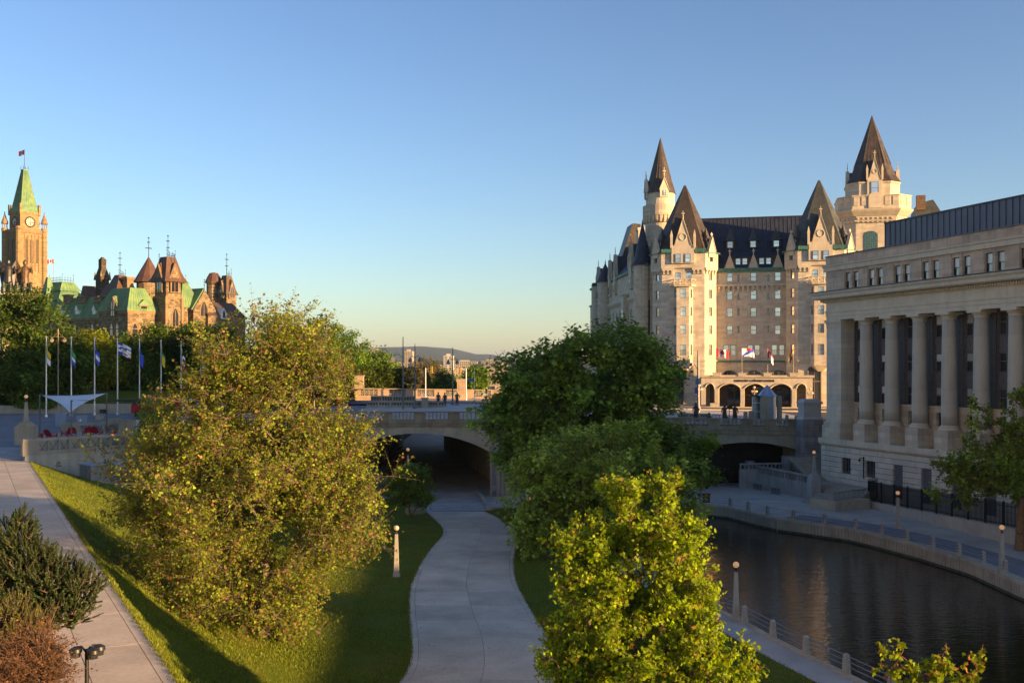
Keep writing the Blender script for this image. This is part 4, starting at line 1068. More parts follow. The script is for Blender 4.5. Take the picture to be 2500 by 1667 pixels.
# ---- round corner turret
dT = 224.0; X, Y, _ = W(1618,500,dT); cx, cy = frH.loc(X,Y+3.6); zt_ = lambda py: CZ+(HY-py)*dT/F-Z0
e = empty('round_turret', (cx,cy,0)); e.parent = HOT
MB().lathe([(3.25,0),(3.25,zt_(540)),(3.35,zt_(539)),(3.55,zt_(532)),(3.6,zt_(531)),(3.6,zt_(498)),(3.35,zt_(497)),(3.1,zt_(497)),(3.1,zt_(468)),(3.25,zt_(467.5))], n=32).build('wall', lime, e)
n = 26; me = MB().box(-.2,.2,-.42,.05,zt_(541),zt_(524)).mesh('corbel', lime2)
for i in range(n):
    a = 2*math.pi*i/n; inst('corbel', me, e, (3.3*math.cos(a),3.3*math.sin(a),0), a+math.pi/2)
MB().lathe([(3.78,zt_(524)),(3.78,zt_(498.5)),(3.6,zt_(497.8)),(3.55,zt_(524))], n=32).build('parapet', lime, e)
prof = [(3.3,zt_(468)),(3.15,zt_(462)),(2.55,zt_(440)),(1.9,zt_(410)),(0.06,zt_(329))]
smooth_by_angle(MB().lathe(prof, n=24).build('cone_roof', copb, e), 30)
mb = MB()
for i in range(24):
    a = 2*math.pi*i/24; mb.tube([(r*math.cos(a),r*math.sin(a),z) for r,z in prof[1:]],[.055,.05,.04,.015],4)
o = mb.build('roof_seams', copb, e); o['kind'] = 'stuff'
for a, fin in ((R(-70),2.0),(R(180),2.0),(R(-160),1.8)):
    gable(e, 3.3*math.cos(a), 3.3*math.sin(a), zt_(480), 1.9, zt_(462)-zt_(480), zt_(434)-zt_(462), rz=a+math.pi/2, dep=.5, rd=1.5, fin=fin, orn=False, wins=[(0,.3,.6,1.1)])
mb = MB()
for a in (R(-100),R(-60),R(-130)):
    for py in (600,668,720,780,830): mb.box(3.2*math.cos(a)-.22,3.2*math.cos(a)+.22,3.2*math.sin(a)-.3,3.2*math.sin(a)+.1,zt_(py),zt_(py-18))
mb.build('slit_windows', glassd, e)
# ---- big octagonal tower behind the right
dO = 248.0; X, Y, _ = W(2150,500,dO); cx, cy = frH.loc(X,Y+6); zo = lambda py: CZ+(HY-py)*dO/F-Z0
e = empty('octagonal_tower', (cx,cy,0)); e.parent = HOT
def oct2(w, c): return [(-w,c-w),(c-w,-w),(w-c,-w),(w,c-w),(w,w-c),(w-c,w),(c-w,w),(-w,w-c)]
def ring(w, c, z): return [(x,y,z) for x,y in oct2(w,c)]
mb = MB(); mb.loft([ring(6.9,2.6,0),ring(6.9,2.6,zo(543)),ring(7.4,2.8,zo(541)),ring(7.4,2.8,zo(530))]); mb.build('wall', lime, e)
MB().loft([ring(7.7,2.9,zo(529)),ring(8.6,3.2,zo(518)),ring(8.8,3.3,zo(514)),ring(8.2,3.0,zo(511)),ring(8.2,3.0,zo(482)),ring(8.4,3.1,zo(481)),ring(8.4,3.1,zo(479))]).build('cornice', lime2, e)
for A, B in ((oct2(6.9,2.6)[k],oct2(6.9,2.6)[k+1]) for k in (0,1,2)): corbels(e, A, B, zo(528), zo(544), 1.0, .45, .7)
sh = MB().box(-.55,.55,-.12,0,0,2.0).mesh('shield_panel', lime)
for A, B in ((oct2(8.2,3.0)[k],oct2(8.2,3.0)[k+1]) for k in (0,1,2)):
    L = math.hypot(B[0]-A[0],B[1]-A[1]); k = max(2,int(L/1.7)); rz = math.atan2(B[1]-A[1],B[0]-A[0])
    for i in range(k): t = (i+.5)/k; inst('shield_panel', sh, e, (A[0]+(B[0]-A[0])*t,A[1]+(B[1]-A[1])*t,zo(504)), rz)
mb = MB(); mb.loft([[(x,-8.5,z) for x,z in ((-1.6,zo(511)),(1.6,zo(511)),(1.6,zo(482)),(1.0,zo(475)),(0,zo(472)),(-1.0,zo(475)),(-1.6,zo(482)))],[(x,-8.1,z) for x,z in ((-1.6,zo(511)),(1.6,zo(511)),(1.6,zo(482)),(1.0,zo(475)),(0,zo(472)),(-1.0,zo(475)),(-1.6,zo(482)))]]); mb.build('crest_panel', lime2, e)
MB().loft([ring(5.9,2.4,zo(500)),ring(5.9,2.4,zo(449)),ring(6.15,2.5,zo(446)),ring(6.15,2.5,zo(443))]).build('upper_wall', lime, e)
az = zo(268)
MB().loft([ring(6.2,2.5,zo(443)),ring(5.1,2.1,zo(425)),ring(4.0,1.65,zo(395)),[(x*.02,y*.02,az) for x,y in oct2(4,1.65)]]).build('pointed_roof', copb, e)
seams(e, oct2(4.05,1.67), (0,0,az), zo(395), .8, .05); 
gable(e, 0, -6.3, zo(485), 3.4, zo(433)-zo(485), zo(385)-zo(433), dep=.9, rd=4, fin=1.6, pinn=True, wins=[(0,1.0,1.7,3.0)])
for sx in (-1,1): gable(e, sx*6.0, -1.0, zo(470), 2.6, zo(440)-zo(470), zo(410)-zo(440), rz=sx*R(90), dep=.7, rd=3, fin=2.0, orn=False)
gl_ = empty('green_window', (-1.0,-6.95,zo(640))); gl_.parent = e
MB().poly_y([(-1.6,0)]+[(1.6*math.cos(t),zo(575)-zo(640)+1.0*math.sin(t)) for t in [math.pi*(1-i/8) for i in range(9)]]+[(1.6,0)],0,.1).build('pane', glassd, gl_)
mb = MB(); [mb.box(x-.05,x+.05,-.05,.02,0,7) for x in (-1.2,-.8,-.4,0,.4,.8,1.2)]; [mb.box(-1.6,1.6,-.05,.02,z,z+.08) for z in [k*.55 for k in range(13)]]; mb.build('lattice', copgd, gl_)
# chimney and gabled roof behind
MB().box(-1.0,1.0,0,1.5,zo(500),zo(463)).build('chimney', MAT('chimney_brown',(0.15,0.095,0.065),0.9,0.2,brick=(.6,.25,.1,.02)), HOT, loc=(*frH.loc(*W(2249,480,256)[:2]),0))
a = frH.loc(*W(2272,520,260)[:2]); MB().poly_y([(-4.2,zo(560)),(6.5,zo(560)),(3.6,zo(520)),(.6,zo(468)),(-.6,zo(470)),(-3.2,zo(482))],0,9).build('rear_roof', copw, HOT, loc=(a[0],a[1],0))
# ---- west wing along the canal
wang = math.atan2(-1.0, 0.09)
wx, wy = 28.6, 223.0
wing = empty('west_wing', (*frH.loc(wx,wy),0), wang-R(-13)); wing.parent = HOT
frW = Fr(wx, wy, math.degrees(wang), Z0)
WL = -72.0; ez = 29.4
wu = lambda px, v=0.0: frW.onY(px, v)
rows_w = [4.2,7.9,11.6,15.3,19.0]
holes = []
x = WL+2.2
while x < -4:
    for z in rows_w: holes += [(x-WL-.95,x-WL-.15,z,z+2.0),(x-WL+.15,x-WL+.95,z,z+2.0)]
    x += 4.4
mb = MB(); wallh(mb, (WL,0), (0,0), 0, ez, holes, .3); mb.box(WL,0,.6,16,0,ez); mb.add([(WL,0,0),(WL,.6,0),(WL,.6,ez),(WL,0,ez)],[(0,1,2,3)]); mb.build('wall', lime, wing)
for h in holes: sash_window(wing, h[1]-h[0], h[3]-h[2], (WL+(h[0]+h[1])/2,.15,h[2]), gm=glassb)
MB().box(WL,0,.35,.45,3,22).build('wall_back', glassd, wing)
corbels(wing, (WL+14,0), (-12,0), 23.6, 22.2, 1.1)
mb = MB(); mb.add([(WL-.3,-.4,ez),(0,-.4,ez),(0,7,ez+9.5),(WL+3,7,ez+9.5),(WL-.3,14,ez),(0,14,ez)],[(0,1,2,3),(3,2,5,4),(0,3,4)]); mb.build('wing_roof', copd, wing)
MB().box(WL,0,-.5,.2,ez-.3,ez+.3).build('gutter', copgd, wing)
for px, apx in ((1538,577),(1500,610),(1487,625),(1459,642)):
    u, d = wu(px, -.5); zA = CZ+(HY-apx)*d/F-Z0; w = 3.2 if px in (1538,1459) else 2.0
    gable(wing, u, -.6, ez-4, w, max(2.0,(zA-ez+4)*.45), (zA-ez+4)*.42, dep=.8, roof=copd, rd=5, fin=1.8, wins=[(0,.6,1.0,1.7)], pinn=(w>3))
for px, apx, r, zb_ in ((1564,548,2.3,16),(1474,645,2.2,18),(1452,690,1.3,20)):
    u, d = wu(px, -1.0); zA = CZ+(HY-apx)*d/F-Z0
    e = empty('corner_turret', (u,-.6,0)); e.parent = wing
    MB().lathe([(.4,zb_-2),(r*.7,zb_-.8),(r*.85,zb_),(r*.85,ez+.2)],n=16).build('wall', lime, e)
    MB().lathe([(r*1.05,ez),(r*.85,ez+.9),(r*.08,zA),(.02,zA+1.2)],n=16).build('cone_roof', copd, e)
for px in (1521,1445,1463):
    u, d = wu(px, -1); mb = MB().box(-1.5,1.5,-1.2,.1,17,24.2).box(-1.8,1.8,-1.5,.1,24.2,24.6); mb.build('bay', lime2, wing, loc=(u,0,0)); sash_window(wing, 1.4, 1.9, (u,-1.3,19.2)); 
u, d = wu(1556, 4); zA = lambda py: CZ+(HY-py)*(d+3)/F-Z0
MB().box(-1.2,1.2,0,2.2,ez,zA(561)).box(-1.4,1.4,-.2,2.4,zA(568),zA(562)).lathe([(.45,zA(561)),(.4,zA(551))],0,1,8).build('chimney', lime2, wing, loc=(u,4,0))
# transverse roof with its sunlit slope
u, d = wu(1534, 6); zA = CZ+(HY-550)*d/F-Z0
MB().poly_x([(1.0,ez-2),(13,ez-2),(7.6,zA),(6.4,zA)], u-3.4, u+3.4).build('cross_roof', copb, wing)
MB().loft([[(-6.5,0,ez-2),(6.5,0,ez-2),(6.5,8,ez-2),(-6.5,8,ez-2)],[(-.4,3,zA+.3),(.4,3,zA+.3),(.4,5,zA+.3),(-.4,5,zA+.3)]]).build('hip_roof', copb, wing, loc=(u,4,0))
# ---- entrance porch
pv = -11.0
dP = frH.onY(1840,pv)[1]; zp_ = lambda py: CZ+(HY-py)*dP/F-Z0
PU = lambda px: HU(px,pv)
por = empty('entrance_porch', (0,pv,0)); por.parent = HOT
pu0, pu1 = PU(1712), PU(1984)
ops = [((PU(a)+PU(b))/2,(PU(b)-PU(a))/2,zp_(949),zp_(938)-zp_(949)) for a,b in ((1723,1743),(1756,1807),(1818,1867),(1882,1931),(1945,1968))]
mb = MB(); arch_wall(mb, pu0, pu1, zp_(994), zp_(919), ops, 0, .7, 18); mb.build('arcade_wall', lime2, por)
MB().box(pu0-.3,pu1+.3,-.3,9.5,zp_(921),zp_(916)).build('roof_slab', lime2, por)
MB().box(pu1-.7,pu1,.7,9,zp_(994),zp_(921)).build('side_wall', lime2, por)
pie = MB().box(-.42,.42,-.35,0,zp_(994),zp_(985)).box(-.34,.34,-.25,0,zp_(985),zp_(952)).box(-.42,.42,-.33,0,zp_(952),zp_(949)).mesh('pier', lime2)
for px in (1749.5,1812.5,1874.5,1938): inst('pier', pie, por, (PU(px),0,0)); MB().box(-.75,.75,-.45,.8,zp_(918),zp_(911)).box(-.95,.95,-.6,.95,zp_(911),zp_(909.5)).build('flag_plinth', lime2, por, loc=(PU(px),0,0))
for c, hw_, zs, rs in ops:
    mb = MB(); Rr = (hw_*hw_+rs*rs)/(2*rs)
    mb.tube([(c+hw_*1.03*math.cos(t)*1.0, -.08, zs-(Rr-rs)+math.sqrt(max(Rr*Rr-(hw_*math.cos(t))**2,0))+.18) for t in [math.pi*(1-i/14) for i in range(15)]],.13,4); mb.build('arch_moulding', lime2, por)
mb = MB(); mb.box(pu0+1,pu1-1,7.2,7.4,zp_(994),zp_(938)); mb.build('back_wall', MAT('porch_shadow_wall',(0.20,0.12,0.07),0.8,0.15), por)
for px in (1781,1842,1906):
    d_ = empty('entrance_door', (PU(px)+.8,7.0,zp_(990))); d_.parent = por
    MB().box(-1.5,1.5,0,.15,0,3.6).build('door_frame', sash, d_)
    for s_ in (-.7,.7): MB().box(s_-.6,s_+.6,-.04,0,.15,2.8).build('door_leaf', glassd, d_)
    MB().box(-1.3,1.3,-.04,0,2.95,3.45).build('fanlight', glassd, d_)
MB().box(PU(1780),PU(1922),3,7,zp_(994),zp_(992.5)).build('carpet', MAT('red_carpet',(0.22,0.03,0.02),0.9,0.1), por)
mb = MB()
for i in range(15):
    a = math.pi*i/14; mb.tube([(PU(1857)+5.5*math.cos(a)*(1 if i else 1), .3, zp_(917)+.9*math.sin(a)),(PU(1857)+5.5*math.cos(a),.3,zp_(917))],.03,4)
o = mb.build('roof_railing', tan, por)
cu = bpy.data.curves.new('sign', 'FONT'); cu.body = 'FAIRMONT CHÂTEAU LAURIER'; cu.size = 0.62; cu.extrude = 0.03; cu.align_x = 'CENTER'
to = bpy.data.objects.new('tmp', cu); COL.objects.link(to); bpy.context.view_layer.update()
me = bpy.data.meshes.new_from_object(to.evaluated_get(bpy.context.evaluated_depsgraph_get())); bpy.data.objects.remove(to)
me.materials.clear(); me.materials.append(bronze)
wdt = max(v.co.x for v in me.vertices)-min(v.co.x for v in me.vertices)
o = inst('sign_lettering', me, por, (PU(1842),-.04,zp_(932))); o.rotation_euler = (R(90),0,0); k = (PU(1891)-PU(1793))/wdt; o.scale = (k,k*1.15,1)
# ================================================================== GOTHIC BUILDINGS ON THE HILL (left)
ZE = 11.0
def Xd(px, d): return ((px-CX)*d/F, d)
frE = Fr(*Xd(405,262), 54.0, ZE)
EB = empty('gothic_building', (*Xd(405,262),ZE), R(54), 'gothic rubble-stone building with green copper roofs and a red-brown roofed tower', 'building')
zE = lambda py, d: CZ+(HY-py)*d/F-ZE
def crest(mb, x, y, z, h, r=0.06, arms=2):
    mb.tube([(x,y,z),(x,y,z+h)],[r,r*.5],4)
    for k in range(arms):
        zz = z+h*(0.45+0.3*k); a = h*0.09
        mb.tube([(x-a,y,zz),(x+a,y,zz)],r*.8,4); mb.tube([(x,y-a,zz),(x,y+a,zz)],r*.8,4); mb.lathe([(.01,zz-.12),(r*2.2,zz),(.01,zz+.12)],x,y,6)
    mb.lathe([(.01,z+h-.25),(r*2.6,z+h-.08),(.01,z+h+.15)],x,y,6)
def crest_row(par, pts, h, big=None, bigh=0, mat=None):
    mb = MB()
    for i in range(len(pts)-1):
        p, q = Vector(pts[i]), Vector(pts[i+1]); n = max(1,int((q-p).length/.7))
        for k in range(n+1): v = p+(q-p)*k/n; crest(mb, v.x, v.y, v.z, h*(1.3 if k in (0,n) else .8), .045, 1)
        mb.tube([p+Vector((0,0,h*.3)),q+Vector((0,0,h*.3))],.04,4)
    if big: crest(mb, *big, bigh, .11, 2)
    o = mb.build('iron_cresting', blackm, par); o['kind'] = 'stuff'; return o
def gothic(par, x, y, z, w, h, rz, proud=0.12, lights=1, surround=rubsm):
    """Pointed window: stone surround (part) and pane with mullions (sub-part)."""
    def arc(w, h, n=6):
        pts = [(-w/2,0),(-w/2,h-w*.9)]
        for i in range(1,n+1): t = i/n; pts.append((-w/2+w/2*t, h-w*.9+w*.9*math.sin(t*math.pi/2)))
        for i in range(n-1,-1,-1): t = i/n; pts.append((w/2-w/2*t, h-w*.9+w*.9*math.sin(t*math.pi/2)))
        return pts+[(w/2,0)]
    o_, i_ = arc(w*1.35,h*1.1), arc(w,h)
    mb = MB(); n = len(o_)
    for k in range(n-1):
        q = [o_[k],o_[k+1],i_[k+1],i_[k]]
        mb.add([(a,-proud,b) for a,b in q]+[(a,.1,b) for a,b in q],[(0,1,2,3),(0,4,5,1),(3,2,6,7)])
    mb.box(-w*.75,w*.75,-proud*1.4,.1,-.2,0)
    s_ = mb.build('window', surround, par, loc=(x,y,z), rz=rz)
    MB().poly_y(i_,-.03,.02).build('pane', glassd, s_)
    if lights > 1: MB().box(-.07,.07,-.09,-.03,0,h*.9).build('mullion', surround, s_)
    return s_
RZR, RZL = 0.0, -math.pi/2                 # right face looks along -y, left face along -x
class Blk:
    def __init__(s, x0, y0, x1, y1): s.x0,s.y0,s.x1,s.y1 = x0,y0,x1,y1
    def at_r(s, px): return frE.onY(px, s.y0)
    def at_l(s, px): return frE.onX(px, s.x0)
def hip(par, b, z0, z1, ins, mat, name='roof', o=.35, seam_mat=None, flare=0.0):
    q = lambda e,z: [(b.x0+e,b.y0+e,z),(b.x1-e,b.y0+e,z),(b.x1-e,b.y1-e,z),(b.x0+e,b.y1-e,z)]
    rings = [q(-o,z0), q(-o+.02,z0+.15)]
    if flare: rings.append(q(ins*.38,z0+(z1-z0)*.28))
    rings.append(q(ins,z1)); MB().loft(rings).build(name, mat, par)
    mb = MB()
    for face in range(2):
        L = (b.x1-b.x0) if face == 0 else (b.y1-b.y0); n = max(2,int(L/.8))
        for k in range(n+1):
            t = k/n
            if face == 0: p = (b.x0-o+(L+2*o)*t, b.y0-o-.02, z0+.15); r = (b.x0+ins+(L-2*ins)*t, b.y0+ins-.02, z1)
            else: p = (b.x0-o-.02, b.y0-o+(L+2*o)*t, z0+.15); r = (b.x0+ins-.02, b.y0+ins+(L-2*ins)*t, z1)
            mb.tube([p,r],.05,4)
    if not flare: o_ = mb.build('roof_seams', seam_mat or mat, par); o_['kind'] = 'stuff'
# --- main tower
yl, dl = frE.onX(376,0); xr, dr = frE.onY(444,0); T = Blk(0,0,xr,yl)
cxT, cyT = xr/2, yl/2
z1, z2 = zE(727,262), zE(685,262)
MB().box(0,xr,0,yl,-6,z1).build('tower_wall', rubble, EB)
MB().box(-.25,xr+.25,-.25,yl+.25,z1,z1+.5).build('tower_string', rubsm, EB)
MB().box(.15,xr-.15,.15,yl-.15,z1+.5,z2).build('tower_wall', rubble, EB)
MB().box(-.3,xr+.3,-.3,yl+.3,z2-.35,z2).build('tower_eave', rubsm, EB)
zt1 = zE(627,264)
q = lambda ex, ey, z: [(cxT-ex,cyT-ey,z),(cxT+ex,cyT-ey,z),(cxT+ex,cyT+ey,z),(cxT-ex,cyT+ey,z)]
hx, hy = xr/2+.6, yl/2+.6
hx, hy = xr/2+1.1, yl/2+1.1
MB().loft([q(hx,hy,z2-.2),q(hx*.82,hy*.82,z2+.9),q(hx*.66,hy*.66,z2+2.4),q(hx*.38,hy*.38,zt1)]).build('tower_roof', redr, EB)
for fx, fy, rz, L in ((cxT,-.3,RZR,xr),(-.3,cyT,RZL,yl)):
    zg = zE(642,262)
    MB().poly_y([(-L*.34,z2-.3),(L*.34,z2-.3),(L*.34,z2),(0,zg-.3),(-L*.34,z2)],-.2,.5).build('gable_wall', rubble, EB, loc=(fx,fy,0), rz=rz)
    MB().poly_y([(-L*.4,z2-.1),(L*.4,z2-.1),(0,zg+.2)],.3,L*.45).build('gable_roof', redr, EB, loc=(fx,fy,0), rz=rz)
    mb = MB()
    for s_ in (-1,1): mb.tube([(s_*L*.38,-.2,z2),(0,-.2,zg)],.22,4)
    mb.build('gable_coping', rubsm, EB, loc=(fx,fy,0), rz=rz)
    gothic(EB, fx, fy+(0), z1+1.6, 1.9, z2-z1+.2, rz, lights=2)
gothic(EB, cxT+.4, 0, zE(795,262), 1.7, zE(752,262)-zE(795,262), RZR, lights=2)
crest_row(EB, [(cxT-hx*.36,cyT-hy*.36,zt1),(cxT+hx*.36,cyT-hy*.36,zt1),(cxT+hx*.36,cyT+hy*.36,zt1)], 1.3, (cxT,cyT,zt1), zE(574,264)-zt1)
mb = MB()
for (x,y) in ((cxT,-.2),(-.2,cyT)): crest(mb,x,y,zE(642,262),2.3,.07,2)
mb.build('gable_finials', blackm, EB)['kind'] = 'stuff'
for sx, sy in ((0,0),(1,0),(0,1)):       # buttress strips at the corners
    MB().box(sx*xr-.35+(0 if sx==0 else 0),sx*xr+.35,sy*yl-.35,sy*yl+.35,-6,z1).build('buttress', rubsm, EB)
# --- front pavilion
yB = frE.onX(384,0)[0]; xB, dB = frE.onY(312,yB); yB1 = frE.onX(242,xB)[0]
P1 = Blk(xB,yB,0,yB1)
ze, zr1 = zE(757,dB), zE(701,dB+2)
MB().box(xB,0,yB,yB1,-8,ze).build('pavilion_wall', rubble, EB)
MB().box(xB-.25,0,yB-.25,yB1+.25,ze-.7,ze).build('eave_band', rubsm, EB)
MB().box(xB-.12,0,yB-.12,yB1+.12,zE(803,dB),zE(801,dB)).build('string_course', rubsm, EB)
hip(EB, P1, ze, zr1, (zr1-ze)*.38, copg)
for px, a, b in ((329,819,790),(373,821,795)):
    x, d = P1.at_r(px); gothic(EB, x, yB, zE(a,d), 1.5, zE(b,d)-zE(a,d), RZR)
for px, a, b in ((272,819,789),(286,819,788),(267,846,828),(287,846,828)):
    y, d = P1.at_l(px); gothic(EB, xB, y, zE(a,d), 1.3, zE(b,d)-zE(a,d), RZL)
y, d = P1.at_l(277); zz = zE(765,d)
MB().poly_y([(-2.0,zz),(2.0,zz),(2.0,zz+1.5),(0,zE(724,d)),(-2.0,zz+1.5)],0,.5).build('gable_wall', rubble, EB, loc=(xB-.25,y,0), rz=RZL)
MB().poly_y([(-2.3,zz+1.3),(2.3,zz+1.3),(0,zE(722,d))],.3,4.5).build('gable_roof', copg, EB, loc=(xB-.2,y,0), rz=RZL)
gothic(EB, xB-.25, y, zz-.6, 1.5, 4.2, RZL, lights=2)
x, d = P1.at_r(351); zz = zE(762,d)
MB().box(-1.3,1.3,0,3,zz,zE(746,d)).build('dormer_wall', rubsm, EB, loc=(x,yB-.1,0))
MB().poly_y([(-1.7,zE(746,d)),(1.7,zE(746,d)),(0,zE(731,d))],-.2,4).build('dormer_roof', copg, EB, loc=(x,yB-.1,0))
MB().box(-.8,.8,-.05,0,zz+.2,zE(748,d)).build('pane', glassd, EB, loc=(x,yB-.1,0))
# --- long wing to the left
x2 = xB+2.5
yW1 = frE.onX(105,x2)[0]; P0 = Blk(x2,yB1,x2+12,yW1); dW = frE.onX(242,x2)[1]
zw, zwr = zE(775,dW), zE(722,dW+6)
MB().box(x2,x2+12,yB1-.5,yW1,-8,zw).build('wing_wall', rubble, EB)
MB().box(x2-.25,x2,yB1,yW1,zw-.6,zw).build('eave_band', rubsm, EB)
hip(EB, P0, zw, zwr, 4.6, copg, name='wing_roof')
for px in (144.9,184,226):
    y, d = P0.at_l(px); zz = zE(767,d)
    MB().box(-.85,.85,0,3,zz,zE(755,d)).build('dormer_wall', white, EB, loc=(x2+.4,y,0), rz=RZL)
    MB().poly_y([(-1.2,zE(757,d)),(1.2,zE(757,d)),(0,zE(742,d))],-.15,4).build('dormer_roof', copg, EB, loc=(x2+.4,y,0), rz=RZL)
    MB().poly_y([(-.8,zE(757,d)),(.8,zE(757,d)),(0,zE(745,d))],-.22,-.15).build('dormer_gable', white, EB, loc=(x2+.4,y,0), rz=RZL)
    gothic(EB, x2+.38, y, zz+.2, .9, 1.9, RZL, .06, surround=white)
for px in (182,225):
    y, d = P0.at_l(px); gothic(EB, x2, y, zE(806,d), 1.5, zE(790,d)-zE(806,d), RZL)
for px, a, b in ((140,742,718),(176,745,722),(215,742,722)):
    y, d = P0.at_l(px); MB().box(-.9,.9,2.2,4,zE(a,d),zE(b,d)).box(-1.15,1.15,2.0,4.2,zE(b,d)-.4,zE(b,d)).build('chimney', rubble, EB, loc=(x2,y,0), rz=RZL)
# --- far left pavilion with cresting
yP = frE.onX(205,x2+1)[0]; d = frE.onX(160,x2)[1]+8
fx, fy = frE.loc(*Xd(150,d+10))
PF = Blk(fx-6.5,fy-8,fx+6.5,fy+8)
zz0, zz1, zz2 = zE(760,d+6), zE(712,d+10), zE(690,d+10)
hip(EB, PF, zz0, zz1, 4.0, copg, name='pavilion_roof'); P2 = Blk(fx-2.7,fy-4.2,fx+2.7,fy+4.2)
hip(EB, P2, zz1, zz2, 1.0, copg, name='pavilion_roof'); crest_row(EB, [(P2.x0+1,P2.y1-1,zz2),(P2.x0+1,P2.y0+1,zz2),(P2.x1-1,P2.y0+1,zz2)], 1.6)
MB().box(PF.x0,PF.x1,PF.y0,PF.y1,-6,zz0).build('pavilion_wall', rubble, EB)
t_ = frE.loc(*Xd(118,d+8)); MB().frus(0,0,zz1-2,1.6,1.6,zE(677,d+8),.4,.4).build('turret_roof', copg, EB, loc=(t_[0],t_[1],0))
# --- roofs and stacks behind: dark pinnacle tower, iron crested turret, conical spire
def at(px, d): return frE.loc(*Xd(px,d))
d = 300; p = at(250,d); Z = lambda py: zE(py,d)
MB().box(-1.3,1.3,-1.3,1.3,-4,Z(684)).frus(0,0,Z(684),1.7,1.7,Z(676),1.6,1.6).frus(0,0,Z(676),1.4,1.4,Z(652),.7,.7).box(-.75,.75,-.75,.75,Z(652),Z(636)).frus(0,0,Z(636),.85,.85,Z(628),.25,.25).build('pinnacle_stack', MAT('dark_rubble',(0.10,0.075,0.05),0.95,0.4,1.5,0.3,brick=(.9,.5,.2,.03)), EB, loc=(*p,0))
mb = MB(); [mb.frus(sx*1.4,sy*1.4,Z(684),.3,.3,Z(664),.05,.05) for sx in (-1,1) for sy in (-1,1)]; mb.build('pinnacles', rubsm, EB, loc=(*p,0))['kind'] = 'stuff'
p = at(224,306); MB().poly_x([(-3,Z(740)),(3,Z(740)),(.6,Z(695)),(-.6,Z(695))],-2.5,2.5).build('rear_roof', redr, EB, loc=(*p,0))
d = 290; p = at(293,d); MB().frus(0,0,Z(735),4.6,4.6,Z(695),2.4,2.4).frus(0,0,Z(695),2.1,2.1,Z(672),1.0,1.0).build('turret_roof', redr, EB, loc=(*p,0))
crest_row(EB, [(p[0]-1,p[1]-1,Z(672)),(p[0]+1,p[1]-1,Z(672)),(p[0]+1,p[1]+1,Z(672))], 1.1, (p[0],p[1],Z(672)), Z(617)-Z(672))
p = at(313,288); MB().box(-1,1,-1,1,Z(740),Z(678)).box(-1.25,1.25,-1.25,1.25,Z(684),Z(678)).build('chimney', rubsm, EB, loc=(*p,0))
d = 292; p = at(363,d); MB().lathe([(4.2,Z(690)),(3.2,Z(676)),(.1,Z(627))],n=12).build('cone_roof', redr, EB, loc=(*p,0)); MB().lathe([(3.2,-4),(3.2,Z(689))],n=12).build('turret_wall', rubble, EB, loc=(*p,0))
mb = MB(); crest(mb,0,0,Z(627),Z(580)-Z(627),.12,2); mb.box(-1.0,1.0,-.08,.08,Z(607),Z(605)); mb.build('weather_vane', blackm, EB, loc=(*p,0))
# --- right of the tower: green mansard and entrance gable, second tower
d = 275; xg = frE.onY(441,8)[0]; xg1, dg = frE.onY(492,8); PG = Blk(xg,8,xg1,20)
MB().box(xg,xg1,8,20,-8,zE(752,dg)).build('pavilion_wall', rubble, EB)
hip(EB, PG, zE(752,dg), zE(692,dg), 2.6, copg, name='mansard_roof')
p = ((xg+xg1)/2-1.0, 12.5); MB().frus(0,0,zE(693,dg),2.2,2.2,zE(688,dg),1.9,1.9).frus(0,0,zE(688,dg),1.6,1.6,zE(664,dg),.55,.55).build('lantern_roof', copg, EB, loc=(*p,0))
crest_row(EB, [(xg1-3,10.7,zE(692,dg)),(xg1-2.7,17,zE(692,dg))], 1.6)
xq, dq = frE.onY(500,6.0); w = 3.6
MB().poly_y([(-w,-8),(w,-8),(w,zE(757,dq)),(0,zE(707,dq)),(-w,zE(757,dq))],0,6).build('gable_wall', rubble, EB, loc=(xq,6.0,0))
MB().poly_y([(-w-.4,zE(757,dq)),(w+.4,zE(757,dq)),(0,zE(703,dq))],.4,10).build('gable_roof', copg, EB, loc=(xq,6.0,0))
gothic(EB, xq-.3, 6.0, zE(772,dq), 2.2, zE(737,dq)-zE(772,dq), RZR, lights=2)
mb = MB(); crest(mb,0,0,zE(707,dq),zE(683,dq)-zE(707,dq),.08,2); mb.build('gable_finial', blackm, EB, loc=(xq,6.2,0))
x5, d5 = frE.onY(508,5.0); x6, d6 = frE.onY(556,5.0)
MB().box(x5,x6+6,5.0,18,-8,zE(770,d5)).build('range_wall', rubble, EB)
MB().loft([[(x5,4.7,zE(770,d5)),(x6+6,4.7,zE(770,d5)),(x6+6,18,zE(770,d5)),(x5,18,zE(770,d5))],[(x5+.5,10.5,zE(733,d5)),(x6+6,10.5,zE(733,d5)),(x6+6,12,zE(733,d5)),(x5+.5,12,zE(733,d5))]]).build('range_roof', MAT('brown_slate',(0.10,0.065,0.045),0.6,0.25,0.8,0.15), EB)
xs, ds = frE.onY(545,5.0); MB().poly_y([(-1,zE(778,ds)),(1,zE(778,ds)),(1,zE(768,ds)),(0,zE(752,ds)),(-1,zE(768,ds))],-.3,3).build('dormer_gable', white, EB, loc=(xs,5,0)); gothic(EB, xs, 4.7, zE(777,ds), .9, 2.2, RZR, .06, surround=white)
ct, dt = at(553,296), 296
frT = ct
yl2 = frE.onX(530,ct[0])[0]; xr2 = frE.onY(577,ct[1])[0]; T2 = Blk(ct[0],ct[1],xr2,yl2)
Z = lambda py: zE(py,dt)
MB().box(T2.x0,T2.x1,T2.y0,T2.y1,-8,Z(719)).build('tower_wall', rubble, EB)
cx2, cy2, hx, hy = (T2.x0+T2.x1)/2, (T2.y0+T2.y1)/2, (T2.x1-T2.x0)/2+.5, (T2.y1-T2.y0)/2+.5
